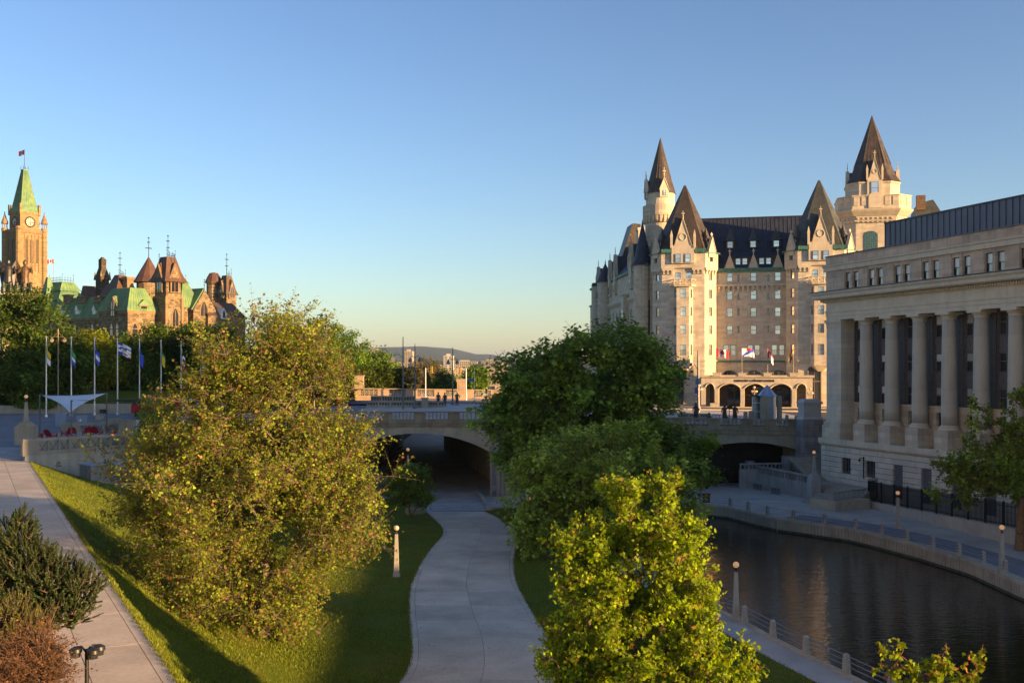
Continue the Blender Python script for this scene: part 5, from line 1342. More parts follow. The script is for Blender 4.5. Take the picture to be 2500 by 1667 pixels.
q = lambda e, f, z: [(cx2-e,cy2-f,z),(cx2+e,cy2-f,z),(cx2+e,cy2+f,z),(cx2-e,cy2+f,z)]
MB().loft([q(hx,hy,Z(719)),q(hx*.78,hy*.78,Z(708)),q(hx*.38,hy*.38,Z(671))]).build('tower_roof', MAT('brown_copper2',(0.11,0.07,0.045),0.55,0.25,0.8,0.15), EB)
for fx, fy, rz, L in ((cx2,T2.y0-.25,RZR,2*hx),(T2.x0-.25,cy2,RZL,2*hy)):
    MB().poly_y([(-L*.26,Z(725)),(L*.26,Z(725)),(L*.26,Z(719)),(0,Z(684)),(-L*.26,Z(719))],0,.5).build('gable_wall', rubble, EB, loc=(fx,fy,0), rz=rz)
    MB().poly_y([(-L*.3,Z(720)),(L*.3,Z(720)),(0,Z(681))],.5,L*.42).build('gable_roof', copb, EB, loc=(fx,fy,0), rz=rz)
    gothic(EB, fx, fy, Z(726), 1.5, Z(700)-Z(726), rz, lights=2)
crest_row(EB, [(cx2-hx*.38,cy2-hy*.38,Z(671)),(cx2+hx*.38,cy2-hy*.38,Z(671)),(cx2+hx*.38,cy2+hy*.38,Z(671))], 1.4, (cx2,cy2,Z(671)), Z(618)-Z(671))
p = at(522,300); MB().lathe([(2.0,-4),(2.0,Z(690)),(2.4,Z(689)),(2.4,Z(686)),(1.9,Z(684)),(1.0,Z(664)),(.2,Z(662))],n=10).build('stair_turret', rubble, EB, loc=(*p,0))
MB().lathe([(2.5,Z(687)),(1.9,Z(675)),(1.2,Z(664)),(.3,Z(663))],n=10).build('cone_roof', redr, EB, loc=(*p,0))

# ================================================================== CLOCK TOWER
dP_ = 535.0; ZP = 20.0
frP = Fr(*Xd(46,dP_), 54.0, ZP)
PT = empty('clock_tower', (*Xd(46,dP_),ZP), R(54), 'tall sandstone clock tower with green copper spire and flag on top', 'tower')
zP = lambda py: CZ+(HY-py)*dP_/F-ZP
sx = frP.onY(94,0)[0]; sy = frP.onX(3.5,0)[0]; s_ = (sx+sy)/2; c = s_/2
def qd(e, z): return [(c-e,c-e,z),(c+e,c-e,z),(c+e,c+e,z),(c-e,c+e,z)]
h = s_/2
MB().loft([qd(h,0),qd(h,zP(562)),qd(h*.97,zP(561))]).build('shaft', ptow, PT)
for fx, fy, rz in ((c,0,RZR),(0,c,RZL)):
    for k in (-1,0,1): MB().poly_y([(-1.0,zP(640)),(1.0,zP(640)),(1.0,zP(586)),(0,zP(578)),(-1.0,zP(586))],-.1,.05).build('belfry_louver', MAT('louver_brown%d%d'%(k,int(rz)),(0.10,0.07,0.04),0.8,0.2), PT, loc=(fx+(k*2.9 if rz==0 else 0),fy-(0 if rz==0 else k*2.9),0), rz=rz)
    MB().box(-h*.8,h*.8,-.5,.1,zP(566),zP(557)).build('balcony_band', rubsm, PT, loc=(fx,fy,0), rz=rz)
    for k in (-1.9,-.95,0,.95,1.9): MB().box(k*2-.25,k*2+.25,-.3,.1,zP(660),zP(570)).build('mullion', rubsm, PT, loc=(fx,fy,0), rz=rz)
for ax, ay in ((0,0),(1,0),(0,1)):
    x, y = ax*s_, ay*s_
    MB().lathe([(1.5,0),(1.5,zP(560)),(1.7,zP(559)),(1.7,zP(552))],x,y,8).build('corner_buttress', ptow, PT)
for ax, ay in ((1,0),(0,1)):
    x, y = ax*s_, ay*s_
    mb = MB(); [mb.tube([(x+1.2*math.cos(a),y+1.2*math.sin(a),zP(552)),(x+1.2*math.cos(a),y+1.2*math.sin(a),zP(540))],.28,4) for a in [k*math.pi/3 for k in range(6)]]
    mb.lathe([(1.8,zP(541)),(1.7,zP(537)),(.2,zP(516)),(.3,zP(514)),(.05,zP(510))],x,y,8); mb.build('corner_pinnacle', rubsm, PT)
hc = h*.76
MB().loft([qd(hc,zP(562)),qd(hc,zP(520)),qd(hc*1.05,zP(518)),qd(hc*1.05,zP(513))]).build('clock_stage', ptow, PT)
clk = MAT('clock_face',(0.50,0.45,0.36),0.6,0.05)
for fx, fy, rz in ((c,c-hc,RZR),(c-hc,c,RZL)):
    e = MB().lathe([(.01,-.05),(2.4,0),(2.4,.15),(.01,.16)],n=24).build('clock_face', clk, PT, loc=(fx,fy,zP(538)),rz=rz); e.rotation_euler = (R(90),0,rz)
    mb = MB()
    for k in range(12): a = k*math.pi/6; mb.tube([(1.6*math.cos(a),1.6*math.sin(a),.2),(2.25*math.cos(a),2.25*math.sin(a),.2)],.16,4)
    mb.tube([(2.5*math.cos(k*math.pi/12),2.5*math.sin(k*math.pi/12),.12) for k in range(25)],.28,4); mb.build('numeral_ring', blackm, e)
    mb = MB(); mb.tube([(0,0,.25),(0,-1.6,.25)],.2,4); mb.tube([(0,0,.25),(1.9,-.2,.25)],.17,4); mb.build('hands', blackm, e)
for ax in (-1,1):
    for ay in (-1,1): MB().box(c+ax*hc*.98-.6,c+ax*hc*.98+.6,c+ay*hc*.98-.6,c+ay*hc*.98+.6,zP(520),zP(494)).build('corner_pier', ptow, PT)
MB().loft([qd(hc*1.0,zP(513)),qd(hc*.82,zP(500)),qd(hc*.22,zP(410)),qd(hc*.26,zP(409)),qd(hc*.26,zP(406))]).build('copper_spire', copg, PT)
mb = MB()
for k in range(9):
    t = -1+2*k/8
    for e in (0,1): mb.tube([((c+t*hc*.82) if e==0 else c-hc*.83, c-hc*.83 if e==0 else (c+t*hc*.82), zP(500)),((c+t*hc*.22) if e==0 else c-hc*.23, c-hc*.23 if e==0 else (c+t*hc*.22), zP(410))],.12,4)
mb.build('roof_seams', copg, PT)['kind'] = 'stuff'
mb = MB(); mb.tube([(c,c,zP(408)),(c,c,zP(355))],[.22,.1],5); [mb.tube([(c+a*hc*.24,c+b*hc*.24,zP(408)),(c+a*hc*.24,c+b*hc*.24,zP(398))],.12,4) for a in (-1,1) for b in (-1,1)]; mb.build('flag_mast', blackm, PT)
# ---- stone monument with bronze figures in front of the clock tower
dM = 188.0; mx, my = Xd(40,dM); ZM = 10.2
mon = empty('war_monument', (mx,my,ZM), R(30), 'granite monument topped by dark bronze figures above the dark tree', 'monument')
zm = lambda py: CZ+(HY-py)*dM/F-ZM
gran = MAT('granite_warm',(0.40,0.30,0.21),0.85,0.15,0.8,0.15)
MB().box(-2.4,2.4,-1.6,1.6,0,zm(722)).box(-2.7,2.7,-1.9,1.9,zm(722),zm(717)).build('pedestal', gran, mon)
for sx_, bm_ in ((-1.3,bronze),(1.4,MAT('bronze_brown',(0.11,0.07,0.04),0.5,0.3,2,metal=.4))):
    mb = MB(); zt_3 = lambda f: zm(717)+(zm(633)-zm(717))*f
    mb.lathe([(.95,zt_3(0)),(.8,zt_3(.25)),(.62,zt_3(.48)),(.8,zt_3(.68)),(.55,zt_3(.78)),(.22,zt_3(.82)),(.38,zt_3(.88)),(.36,zt_3(.94)),(.05,zt_3(1.0))],sx_,0,12,sx=1,sy=.75)
    for k in (-1,1):
        mb.tube([(sx_+k*.6,0,zt_3(.72)),(sx_+k*1.15,-.3,zt_3(.62)),(sx_+k*.9,-.7,zt_3(.78))],[.28,.22,.14],6)
        mb.loft([[(sx_+k*.35,.5,zt_3(.70)),(sx_+k*.5,.75,zt_3(.62)),(sx_+k*.3,.7,zt_3(.35))],[(sx_+k*1.25,.8,zt_3(.98)),(sx_+k*1.5,.95,zt_3(.72)),(sx_+k*1.0,.9,zt_3(.2))]])
    mb.build('bronze_figure', bm_, mon)
for k in range(5): MB().lathe([(.4,zm(722)),(.42,zm(705)),(.25,zm(697)),(.28,zm(692)),(.05,zm(688))],-2.2+1.1*k,-1.2,8,sy=.8).build('bronze_soldier', bronze, mon)
# ================================================================== TERRACE AND STREET LEFT
mortar_c = MAT('terrace_concrete',(0.335,0.30,0.235),0.9,0.18,0.6,0.15,streak=0.5)
def wall_run(name, p, q, z0, z1, label, cat='wall', mat=conc, t=0.4, step=4.0, grp=None, part='wall_panel'):
    L = math.hypot(q[0]-p[0],q[1]-p[1]); e = empty(name,(p[0],p[1],0),math.atan2(q[1]-p[1],q[0]-p[0]),label,cat,grp)
    n = max(1,round(L/step))
    for i in range(n): MB().box(L*i/n+.01,L*(i+1)/n-.01,0,t,z0,z1).build(part, mat, e)
    MB().box(0,L,.03,t-.03,z0,z1-.03).build('core', mat, e)
    return e, L
ZT = 8.8
mb = MB(); mb.prism([(-53.6,116.2),(-46.0,127.2),(-26,141),(-26,150),(-60,150),(-56.5,126)], 0.0, ZT-0.02); mb.prism([(-52.0,113.4),(-43.8,125.6),(-25,139.6),(-26,140.9),(-46.1,127.1),(-53.7,116.1)], 0.0, 7.86); tag(mb.build('terrace', conc), kind='structure')
ring_me = None
def pierced_wall(name, p, q, zt, label, npan, mat, ring=True, ph=1.15, grp=None, lead=1.6):
    """Terrace balustrade: plinth, coping, posts and square openings each with an iron ring pair."""
    L = math.hypot(q[0]-p[0],q[1]-p[1]); e = empty(name,(p[0],p[1],0),math.atan2(q[1]-p[1],q[0]-p[0]),label,'balustrade',grp)
    MB().box(-.15,L,-.12,.5,zt-.3,zt).build('coping', mat, e)
    MB().box(-.15,L,-.06,.45,zt-.3-ph-.35,zt-.3-ph+.1).build('plinth', mat, e)
    MB().box(-.15,lead,-.03,.4,zt-.3-ph,zt-.3).build('end_panel', mat, e)
    st = (L-lead)/npan
    for i in range(npan+1):
        x = lead+st*i; w = .34 if i % 3 == 0 else .12
        MB().box(x-w/2,x+w/2,0,.36,zt-.3-ph+.1,zt-.3).build('post', mat, e)
    for i in range(npan):
        x = lead+st*(i+.5); mb = MB(); r = st*.3
        for s_ in (-1,1): mb.tube([(x+s_*r*.55+r*.8*math.cos(k*math.pi/5)*s_*-1, .18, zt-.3-ph/2+.05+r*1.2*math.sin(k*math.pi/5-math.pi/2)) for k in range(6)],.035,4)
        if ring: mb.build('iron_scroll', postg, e)
    return e, L
pierced_wall('terrace_balustrade', WA, (WA[0]+(WBt[0]-WA[0])*1.25,WA[1]+(WBt[1]-WA[1])*1.25), 9.32, 'front concrete balustrade of the terrace with square pierced panels', 13, mortar_c)
wall_run('retaining_wall', (WA[0]+.15,WA[1]-.02), (WBt[0]+.1,WBt[1]-.08), 0.0, 7.52, 'pale concrete retaining wall below the terrace balustrade', mat=MAT('retaining',(0.40,0.37,0.31),0.9,0.15,0.6,0.12,streak=0.55), t=.35, step=3.6)
wall_run('retaining_wall', (WBt[0]+.15,WBt[1]), WC, 0.0, 8.9, 'concrete retaining wall running from the terrace to the bridge behind the maple', mat=conc, t=.35, step=4.5)
pierced_wall('back_balustrade', (-57.0,134.0), (-36.0,138.5), 9.95, 'back concrete balustrade behind the red chairs', 20, mortar_c, ph=.8, lead=2.0)
bx = empty('concrete_box', G(205,1172,5.0), R(48), 'grey concrete utility box against the retaining wall in the grass', 'box')
MB().box(0,5.2,-1.6,1.0,-4,1.6).build('box_wall', MAT('grey_box',(0.24,0.245,0.24),0.9,0.15,streak=0.4), bx); MB().box(-.15,5.35,-1.75,1.15,1.6,1.72).build('lid', greyb, bx)
# red garden chairs
def garden_chair():
    r = empty('garden_chair', (0,0,0))
    for i in range(7):
        x = -.33+.11*i; hgt = 1.02-.05*abs(i-3)**1.2*.6
        MB().add([(x-.048,.30,.30),(x+.048,.30,.30),(x+.056,.30+.34,hgt),(x-.056,.30+.34,hgt),(x-.048,.33,.30),(x+.048,.33,.30),(x+.056,.33+.34,hgt),(x-.056,.33+.34,hgt)],[(0,1,2,3),(5,4,7,6),(3,2,6,7),(0,4,5,1),(1,5,6,2),(4,0,3,7)]).build('back_slat', redp, r)
    for i in range(5): MB().box(-.3,.3,-.38+.14*i,-.26+.14*i,.40-.03*i,.425-.03*i).build('seat_slat', redp, r)
    for s_ in (-1,1):
        MB().box(s_*.42-.08,s_*.42+.08,-.42,.38,.56,.59).build('armrest', redp, r)
        MB().box(s_*.37-.03,s_*.37+.03,-.40,-.30,0,.56).build('leg', redp, r)
        MB().loft([[(s_*.33-.015,-.38,.30),(s_*.33+.015,-.38,.30),(s_*.33+.015,-.38,.42),(s_*.33-.015,-.38,.42)],[(s_*.33-.015,.55,.0),(s_*.33+.015,.55,.0),(s_*.33+.015,.55,.10),(s_*.33-.015,.55,.10)]]).build('side_rail', redp, r)
    return r
ch0 = garden_chair(); first = True
for px, dd, ang_, lab in ((93,121,105,'red slatted garden chair nearest the lamp pillar'),(125,121.5,160,'second red garden chair, its rounded back turned to the lawn'),(163,126,250,'red garden chair half behind the middle sail post'),(176,126.5,200,'red garden chair just right of the middle sail post'),(213,127,215,'low red garden chair facing left beside the tall-backed one'),(238,127.5,170,'tall-backed red garden chair in front of the pierced balustrade'),(275,128,120,'rightmost red garden chair beside the concrete block')):
    c_ = ch0 if first else copy_tree(ch0); first = False
    c_.location = ((px-CX)*dd/F, dd, ZT); c_.rotation_euler = (0,0,R(ang_)); c_.scale = (1.18,1.18,1.12); tag(c_, lab, 'chair', 'red garden chairs on the terrace')
# lamp obelisks
def obelisk_lamp(loc, H, label, block=True, mat=mortar_c, grp='globe lamps on concrete posts', rz=0.0, bw=.5):
    o = empty('globe_lamp', loc, rz, label, 'lamp', grp)
    if block:
        MB().box(-1.6*bw,1.6*bw,-1.2*bw,1.2*bw,0,H*.38).frus(0,0,H*.38,1.35*bw,1.0*bw,H*.46,.75*bw,.7*bw).build('pedestal', mat, o); z = H*.46
    else:
        MB().frus(0,0,0,.30,.30,.35,.24,.24).build('base', mat, o); z = .35
    MB().frus(0,0,z,.24 if block else .2,.24 if block else .2,H*.86,.11,.11).build('post', mat, o)
    mb = MB(); [mb.tube([(.07*math.cos(a),.07*math.sin(a),H*.855),(.07*math.cos(a),.07*math.sin(a),H*.925)],.022,4) for a in (0,1.57,3.14,4.71)]; mb.lathe([(.09,H*.92),(.13,H*.935)],0,0,8); mb.build('collar', blackm, o)
    r = .21; zc_ = H*.935+r*.9
    smooth_by_angle(MB().lathe([(r*math.sin(math.pi*k/8)+.003, zc_-r*math.cos(math.pi*k/8)) for k in range(9)],0,0,14).build('globe', globe, o), 80)
    return o
obelisk_lamp(((64-CX)*119/F,119,8.3), 5.6, 'globe lamp on a stout concrete pedestal left of the red chairs', bw=.62)
obelisk_lamp(((386-CX)*146/F,146,9.7), 4.6, 'globe lamp on the street behind the flagpole at the maple edge', block=False, mat=blackm)
# shade sails
def sail(label, corners, mat, name='shade_sail', sag=.35, n=12):
    A, B, C = [Vector(c) for c in corners]; mb = MB(); idx = {}
    for i in range(n+1):
        for j in range(n+1-i):
            u, v = i/n, j/n; w = 1-u-v
            p = A*w+B*u+C*v; cen = (A+B+C)/3
            p = p+(cen-p)*(0.55*sag*(4*u*v+4*v*w+4*u*w)*(1-27*u*v*w*.9)); p.z -= .3*u*v*w*27*sag
            idx[i,j] = len(mb.v); mb.v.append(tuple(p))
    for i in range(n):
        for j in range(n-i):
            mb.f.append((idx[i,j],idx[i+1,j],idx[i,j+1])); mb.m.append(0)
            if j < n-i-1: mb.f.append((idx[i+1,j],idx[i+1,j+1],idx[i,j+1])); mb.m.append(0)
    o = mb.build(name, mat, smooth=True); md = o.modifiers.new('thick','SOLIDIFY'); md.thickness = .012
    return tag(o, label, 'shade sail', 'shade sails over the chairs')
pA, pB, pC = W(102,965,127), W(260,960,131), W(171,1007,120)
sail('white triangular shade sail stretched above the red chairs', (pA,pB,pC), sailw)
pD, pE_, pG = W(177,977,119.5), W(408,972,131), W(330,982,136)
sail('brownish grey shade sail reaching right towards the maple', (pD,pE_,pG), sailt)
for (px, py, dd, lab) in ((97,963,127.2,'left'),(260.5,958,131.2,'right'),(174,976,119.3,'middle'),(408,968,131.3,'far right')):
    p = W(px,py,dd); o = empty('sail_post', (p[0],p[1],ZT), 0, lab+' green grey steel post holding a shade sail', 'post', 'sail posts')
    MB().lathe([(.09,0),(.09,p[2]-ZT)],n=8).build('tube', postg, o); MB().lathe([(.2,0),(.2,.03)],n=8).build('foot', postg, o); MB().box(-.05,.16,-.03,.03,p[2]-ZT-.2,p[2]-ZT-.05).build('hook', postg, o)
# street furniture behind the terrace
for px0, px1, y0, y1, dd, lab in ((135,156,1037,1008,139,'taller pale blue metal cabinet behind the chairs'),(187,206,1034,1015,140,'shorter pale blue metal cabinet with a sticker')):
    a, b = W(px0,y0,dd), W(px1,y1,dd); w = (b[0]-a[0])/2
    o = empty('utility_cabinet', ((a[0]+b[0])/2,dd,a[2]-.3), 0, lab, 'cabinet', 'pale blue utility cabinets')
    MB().box(-w,w,0,.8,0,b[2]-a[2]+.3).build('body', greyb, o); MB().box(-w-.03,w+.03,-.03,.83,b[2]-a[2]+.3,b[2]-a[2]+.36).build('lid', greyb, o); MB().box(-w*.85,w*.85,-.015,0,.2,b[2]-a[2]+.2).build('door', greyb, o)
    if px0 == 187: MB().lathe([(.02,-.005),(.16,0)],n=10).build('sticker', white, o, loc=(0,-.018,.75)).rotation_euler = (R(90),0,0)
for px0, px1, y0, y1, dd, lab in ((289,324,1062,1027,134,'large rough concrete block at the right end of the terrace'),(262,292,1045,1024,137,'concrete block behind the rightmost red chair'),(341,355,1034,1009,147,'narrow pale concrete block under the yellow green flag'),(232,246,1033,1013,147,'pale concrete block beside the third flagpole')):
    a, b = W(px0,y0,dd), W(px1,y1,dd); o = empty('concrete_block', (a[0],dd,a[2]-.6), 0, lab, 'block', 'concrete blocks by the terrace')
    MB().box(0,b[0]-a[0],0,1.2,0,b[2]-a[2]+.6).build('body', mortar_c, o); MB().box(-.04,b[0]-a[0]+.04,-.04,1.24,b[2]-a[2]+.6,b[2]-a[2]+.68).build('cap', mortar_c, o)
sg = W(336,1056,131); o = empty('poster_stand', (sg[0],sg[1],ZT), R(10), 'narrow upright poster stand with a pale figure beside the concrete block', 'sign')
MB().box(-.28,.28,0,.06,.1,1.85).build('panel', blackm, o); MB().box(-.24,.24,-.01,0,.2,1.75).build('poster', MAT('poster',(0.35,0.38,0.42),0.7,0.6,3,col2=(0.8,0.8,0.78)), o); MB().box(-.3,.3,-.2,.26,0,.08).build('foot', blackm, o)
wall_run('street_wall', (-110,158), (-66,160), 9.5, 11.25, 'low stone wall along the street behind the flagpoles', mat=mortar_c, t=.5, step=5)
wall_run('street_wall', (-66,160.2), (-44,161), 9.5, 11.5, 'right stretch of low pale wall in front of the street lawn', mat=MAT('pale_street_wall',(0.40,0.34,0.25),0.9,0.12), t=.5, step=5)
mb = MB(); mb.add([(-115,158.6,11.1),(-42,161.6,11.3),(-36,185,13.0),(-120,185,13.0)],[(0,1,2,3)]); tag(mb.build('street_lawn', grassm), kind='structure')
mb = MB(); mb.add([(-240,186,12.6),(-30,186,12.9),(-30,290,12.0),(-240,290,15)],[(0,1,2,3)]); tag(mb.build('hill_lawn', grassm), kind='structure')
mb = MB(); mb.prism([(-800,291),(-60,291),(-40,330),(-260,900),(-1400,900)],-3,13.5); tag(mb.build('parliament_hill', grassm), kind='structure')
sp_ = W(252,1008,160); o = empty('floodlight', (sp_[0],sp_[1],sp_[2]-.2), R(20), 'small dark floodlight on the lawn edge', 'floodlight'); MB().box(-.5,.5,-.2,.25,.25,.75).build('housing', blackm, o); MB().box(-.44,.44,-.23,-.2,.3,.7).build('lens', glassd, o); MB().box(-.06,.06,0,.1,-.2,.3).build('stem', blackm, o)
# flags --------------------------------------------------------------
def flat(name, c): return MAT(name, c, 0.8, 0.06, fine=0.0)
FR, FW, FB, FY, FG, FK = flat('cloth_red',(0.55,0.02,0.03)), flat('cloth_white',(0.75,0.74,0.72)), flat('cloth_blue',(0.03,0.08,0.48)), flat('cloth_yellow',(0.62,0.44,0.03)), flat('cloth_green',(0.03,0.30,0.12)), flat('cloth_dark',(0.06,0.04,0.05))
def flag(par, z, L, H, rz, pattern, mats, droop=0.0, waves=2.2, amp=.18, n=18, m=9, name='flag'):
    """Cloth from the mast (x = 0) outwards; pattern(u, v) gives the colour index; droop folds it down along the pole."""
    mb = MB()
    for i in range(n+1):
        for j in range(m+1):
            u, v = i/n, j/m
            x = L*u*(1-droop*.86); y = amp*math.sin(u*waves*math.pi+v*.7)*(.25+u)*(1+droop*1.2)
            zz = H*(v-1) - droop*L*u*(.78-.25*v*0) + .1*H*math.sin(u*3)*(1-droop)
            mb.v.append((x,y,zz))
    for i in range(n):
        for j in range(m):
            a = i*(m+1)+j; mb.f.append((a,a+m+1,a+m+2,a+1)); mb.m.append(pattern((i+.5)/n,(j+.5)/m))
    me = bpy.data.meshes.new(name); me.from_pydata(mb.v,[],mb.f)
    for k in mats: me.materials.append(k)
    me.polygons.foreach_set('material_index', mb.m); me.polygons.foreach_set('use_smooth',[True]*len(me.polygons)); me.update()
    return inst(name, me, par, (0,0,z), rz)
LEAFP = [(0,.5),(.07,.36),(.16,.4),(.12,.18),(.22,.28),(.25,.2),(.4,.22),(.34,.08),(.4,.02),(.2,-.14),(.23,-.22),(.03,-.19),(.03,-.42)]
LEAFP = LEAFP+[(-x,y) for x,y in reversed(LEAFP[1:])]
def inside(px, py, poly):
    c = False
    for k in range(len(poly)):
        (x1,y1),(x2,y2) = poly[k],poly[k-1]
        if (y1>py) != (y2>py) and px < (x2-x1)*(py-y1)/(y2-y1)+x1: c = not c
    return c
def canada(u, v):
    if u < .25 or u > .75: return 0
    return 0 if inside((u-.5)*2.0,(v-.5)*1.0,LEAFP) else 1
def flagpole(loc, H, label, r=.085, grp='flagpoles', mat=alum, ball=True, name='flagpole'):
    o = empty(name, loc, 0, label, 'flagpole', grp)
    MB().lathe([(r*1.25,0),(r*1.2,H*.3),(r*.75,H)],n=10).build('pole', mat, o)
    MB().lathe([(r*2.4,0),(r*2.2,.25),(r*1.3,.3)],n=10).build('collar', mat, o)
    if ball: MB().lathe([(.01,H-.02),(.16,H+.04),(.16,H+.10),(.01,H+.18)],n=8).build('finial', white, o)
    return o
fl = [(113,821,'leftmost flagpole with furled yellow, red and white flag',lambda u,v: 0 if v>.62-.1*u else (1 if v>.42 else 2),[FY,FR,FW],.93),
      (174,822,'flagpole with furled green, white and blue flag',lambda u,v: 0 if v>.6 else (1 if v>.38 else 2),[FG,FW,FB],.96),
      (231,824,'flagpole with hanging blue and white flag',lambda u,v: 0 if v>.68 else (1 if v>.32 else 0),[FB,FW],.88),
      (287,826,'flagpole with open white flag striped in blue, red and gold',lambda u,v: (1 if abs(v-.5-(u-.0)*.25)<.07 or (u<.4 and (v>.78 or v<.22)) else (2 if abs(v-.35+u*.3)<.05 and u>.35 else (3 if abs(v-.6+.2*u)<.045 and u>.45 else 0))),[FW,FB,FR,FY],.42),
      (340.6,828,'flagpole with furled plain blue flag',lambda u,v: 1 if abs(u-.5)<.12 and abs(v-.45)<.12 else 0,[FB,FY],.95),
      (393,830,'flagpole with furled green and yellow flag',lambda u,v: 0 if v>.8 else (2 if abs(u-.5)<.12 and abs(v-.3)<.15 else 1),[FG,FY,FG],.93),
      (442,833,'flagpole with furled white and red flag at the maple edge',lambda u,v: 1 if (int(u*5)+int(v*4))%3==0 else (2 if v<.25 else 0),[FW,FK,FR],.95),
      (490,836,'flagpole half hidden by the left side of the big maple',lambda u,v: 0 if v>.5 else 1,[FB,FW],.95),
      (534,838,'flagpole behind the upper left branches of the big maple',lambda u,v: 0 if v>.5 else 1,[FW,FB],.95)]
for i, (px, pt, lab, pat, mats, dr) in enumerate(fl):
    dd = 150+2.2*i; p = W(px,pt,dd); zb_ = zwest(dd); o = flagpole((p[0],p[1],zb_), p[2]-zb_-.15, lab, grp='flagpoles along the street')
    flag(o, p[2]-zb_-.5, 2.9, 1.7, R(-25 if i != 3 else 12), pat, mats, droop=dr if i != 3 else .42, amp=.12 if i != 3 else .2)
# hotel flags
dPo = dP
for px, lab, pat, mats, dr, rz in ((1748,'red and white maple leaf flag on the porch, leftmost of four',canada,[FR,FW],.22,-8),(1811,'white flag with blue cross and red on the second porch pole',lambda u,v: 1 if abs(v-u)<.16 else (2 if v>.7 and u>.4 else 0),[FW,FB,FR],.12,12),(1874,'red and white flag on the third porch pole',lambda u,v: 0 if u<.3 or v>.75 else 1,[FR,FW],.75,-15),(1937,'drooping rainbow flag on the rightmost porch pole',lambda u,v: min(5,int((1-v)*6)),[FR,FY,flat('cloth_lemon',(.7,.6,.05)),FG,FB,FK],.80,175)):
    base = frH.world(PU(px),pv+.2,zp_(911)); H = zp_(849)-zp_(911)
    o = flagpole(base, H, 'thin pole carrying the '+lab, r=.06, grp='flags on the hotel porch', mat=woodp, ball=False)
    flag(o, H-.1, 3.0, 1.6, R(rz), pat, mats, droop=dr, amp=.2)
o = flagpole((*Xd(131,330),13.5), CZ+(HY-632)*330/F-13.5, 'thin flagpole with red and white flag above the green roof', r=.09, grp='flags on the hill', mat=woodp, ball=False)
flag(o, CZ+(HY-632)*330/F-13.7, 2.1, 1.3, R(178), canada, [FR,FW], .08, amp=.1)
cw_ = frP.world(c,c,0); pz = CZ+(HY-357)*dP_/F
flag(PT, pz-ZP, 4.9, 2.5, R(150-54), canada, [FR,FW], .12, amp=.25, n=26, m=13).location = (c,c,zP(357))
# street lamp with two hanging globes
def twin_lamp(loc, H, label, arm=.95, mat=woodp, gm=None, grp='two-armed street lamps', name='street_lamp', hang=True, rz=0.0):
    o = empty(name, loc, rz, label, 'street lamp', grp)
    MB().lathe([(.16,0),(.14,.6),(.09,.8),(.07,H)],n=10).build('post', mat, o)
    MB().tube([(-arm,0,H-.9),(-arm*.5,0,H-.75),(0,0,H-.85),(arm*.5,0,H-.75),(arm,0,H-.9)],.04,5).tube([(-arm*.8,0,H-.8),(0,0,H-.1),(arm*.8,0,H-.8)],.025,4).build('arm', mat, o)
    for s_ in (-1,1):
        zc_ = H-1.35
        MB().lathe([(.05,H-.9),(.09,H-1.0),(.32,H-1.2),(.34,H-1.26)],s_*arm,0,10).build('shade', mat, o)
        smooth_by_angle(MB().lathe([(.28*math.sin(math.pi*k/8)+.004,zc_-.28*math.cos(math.pi*k/8)) for k in range(9)],s_*arm,0,12).build('lamp_globe', gm or globe, o),80)
    MB().lathe([(.07,H),(.1,H+.1),(.01,H+.5)],n=8).build('finial', mat, o)
    return o
p = W(142,806,158); twin_lamp((p[0],p[1],10.3), p[2]-10.5, 'tan street lamp with two hanging globes between the first two flagpoles')
# red truck behind the sails
tk = empty('red_truck', (*Xd(350,150),zwest(150)), R(-8), 'red box truck parked behind the shade sails', 'truck')
MB().box(0,4.6,0,2.3,.55,3.1).build('cargo_box', MAT('truck_red',(0.50,0.015,0.02),0.4,0.05), tk); MB().poly_y([(-1.9,.5),(0,.5),(0,2.6),(-1.2,2.6),(-1.9,1.6)],.1,2.2).build('cab', MAT('truck_red2',(0.45,0.012,0.02),0.4,0.05), tk)
MB().poly_y([(-1.15,2.45),(-.3,2.45),(-.3,1.7),(-1.7,1.7)],.06,.1).build('side_window', glassd, tk); MB().box(.6,1.8,-.02,0,2.0,2.7).build('hatch', greyb, tk)
for x in (-1.0,1.2,3.6):
    for y in (-.02,2.1): w_ = MB().lathe([(.45,0),(.45,.24)],n=14).build('wheel', blackm, tk, loc=(x,y+.24,.45)); w_.rotation_euler = (R(90),0,0)
wv = empty('white_van', (*Xd(418,156),zwest(156)), R(-8), 'white van roof showing right of the red truck', 'van')
MB().poly_y([(0,.4),(5.2,.4),(5.2,1.2),(4.6,1.5),(4.0,2.35),(.2,2.35),(0,2.0)],0,2.0).build('body', white, wv); MB().box(2.6,3.9,-.02,0,1.4,2.1).build('side_window', glassd, wv)
for x in (.9,4.2):
    for y in (0,2.0): w_ = MB().lathe([(.36,0),(.36,.22)],n=12).build('wheel', blackm, wv, loc=(x,y+.1,.36)); w_.rotation_euler = (R(90),0,0)
# low tan building glimpsed between the trees
lb = empty('low_pavilion', (*Xd(208,226),11.5), R(6), 'low tan building with pale flat roof glimpsed between the trees', 'building')
MB().box(0,9.5,0,6,0,5.6).build('wall', beige, lb); MB().box(-.6,10.1,-.8,6.5,2.6,3.1).build('canopy', white, lb); MB().box(-.2,9.7,-.2,6.2,5.6,6.0).build('roof', beige, lb)
for k in range(4): MB().box(.6+2.3*k,2.2+2.3*k,-.05,0,3.3,5.0).build('window', glassd, lb)
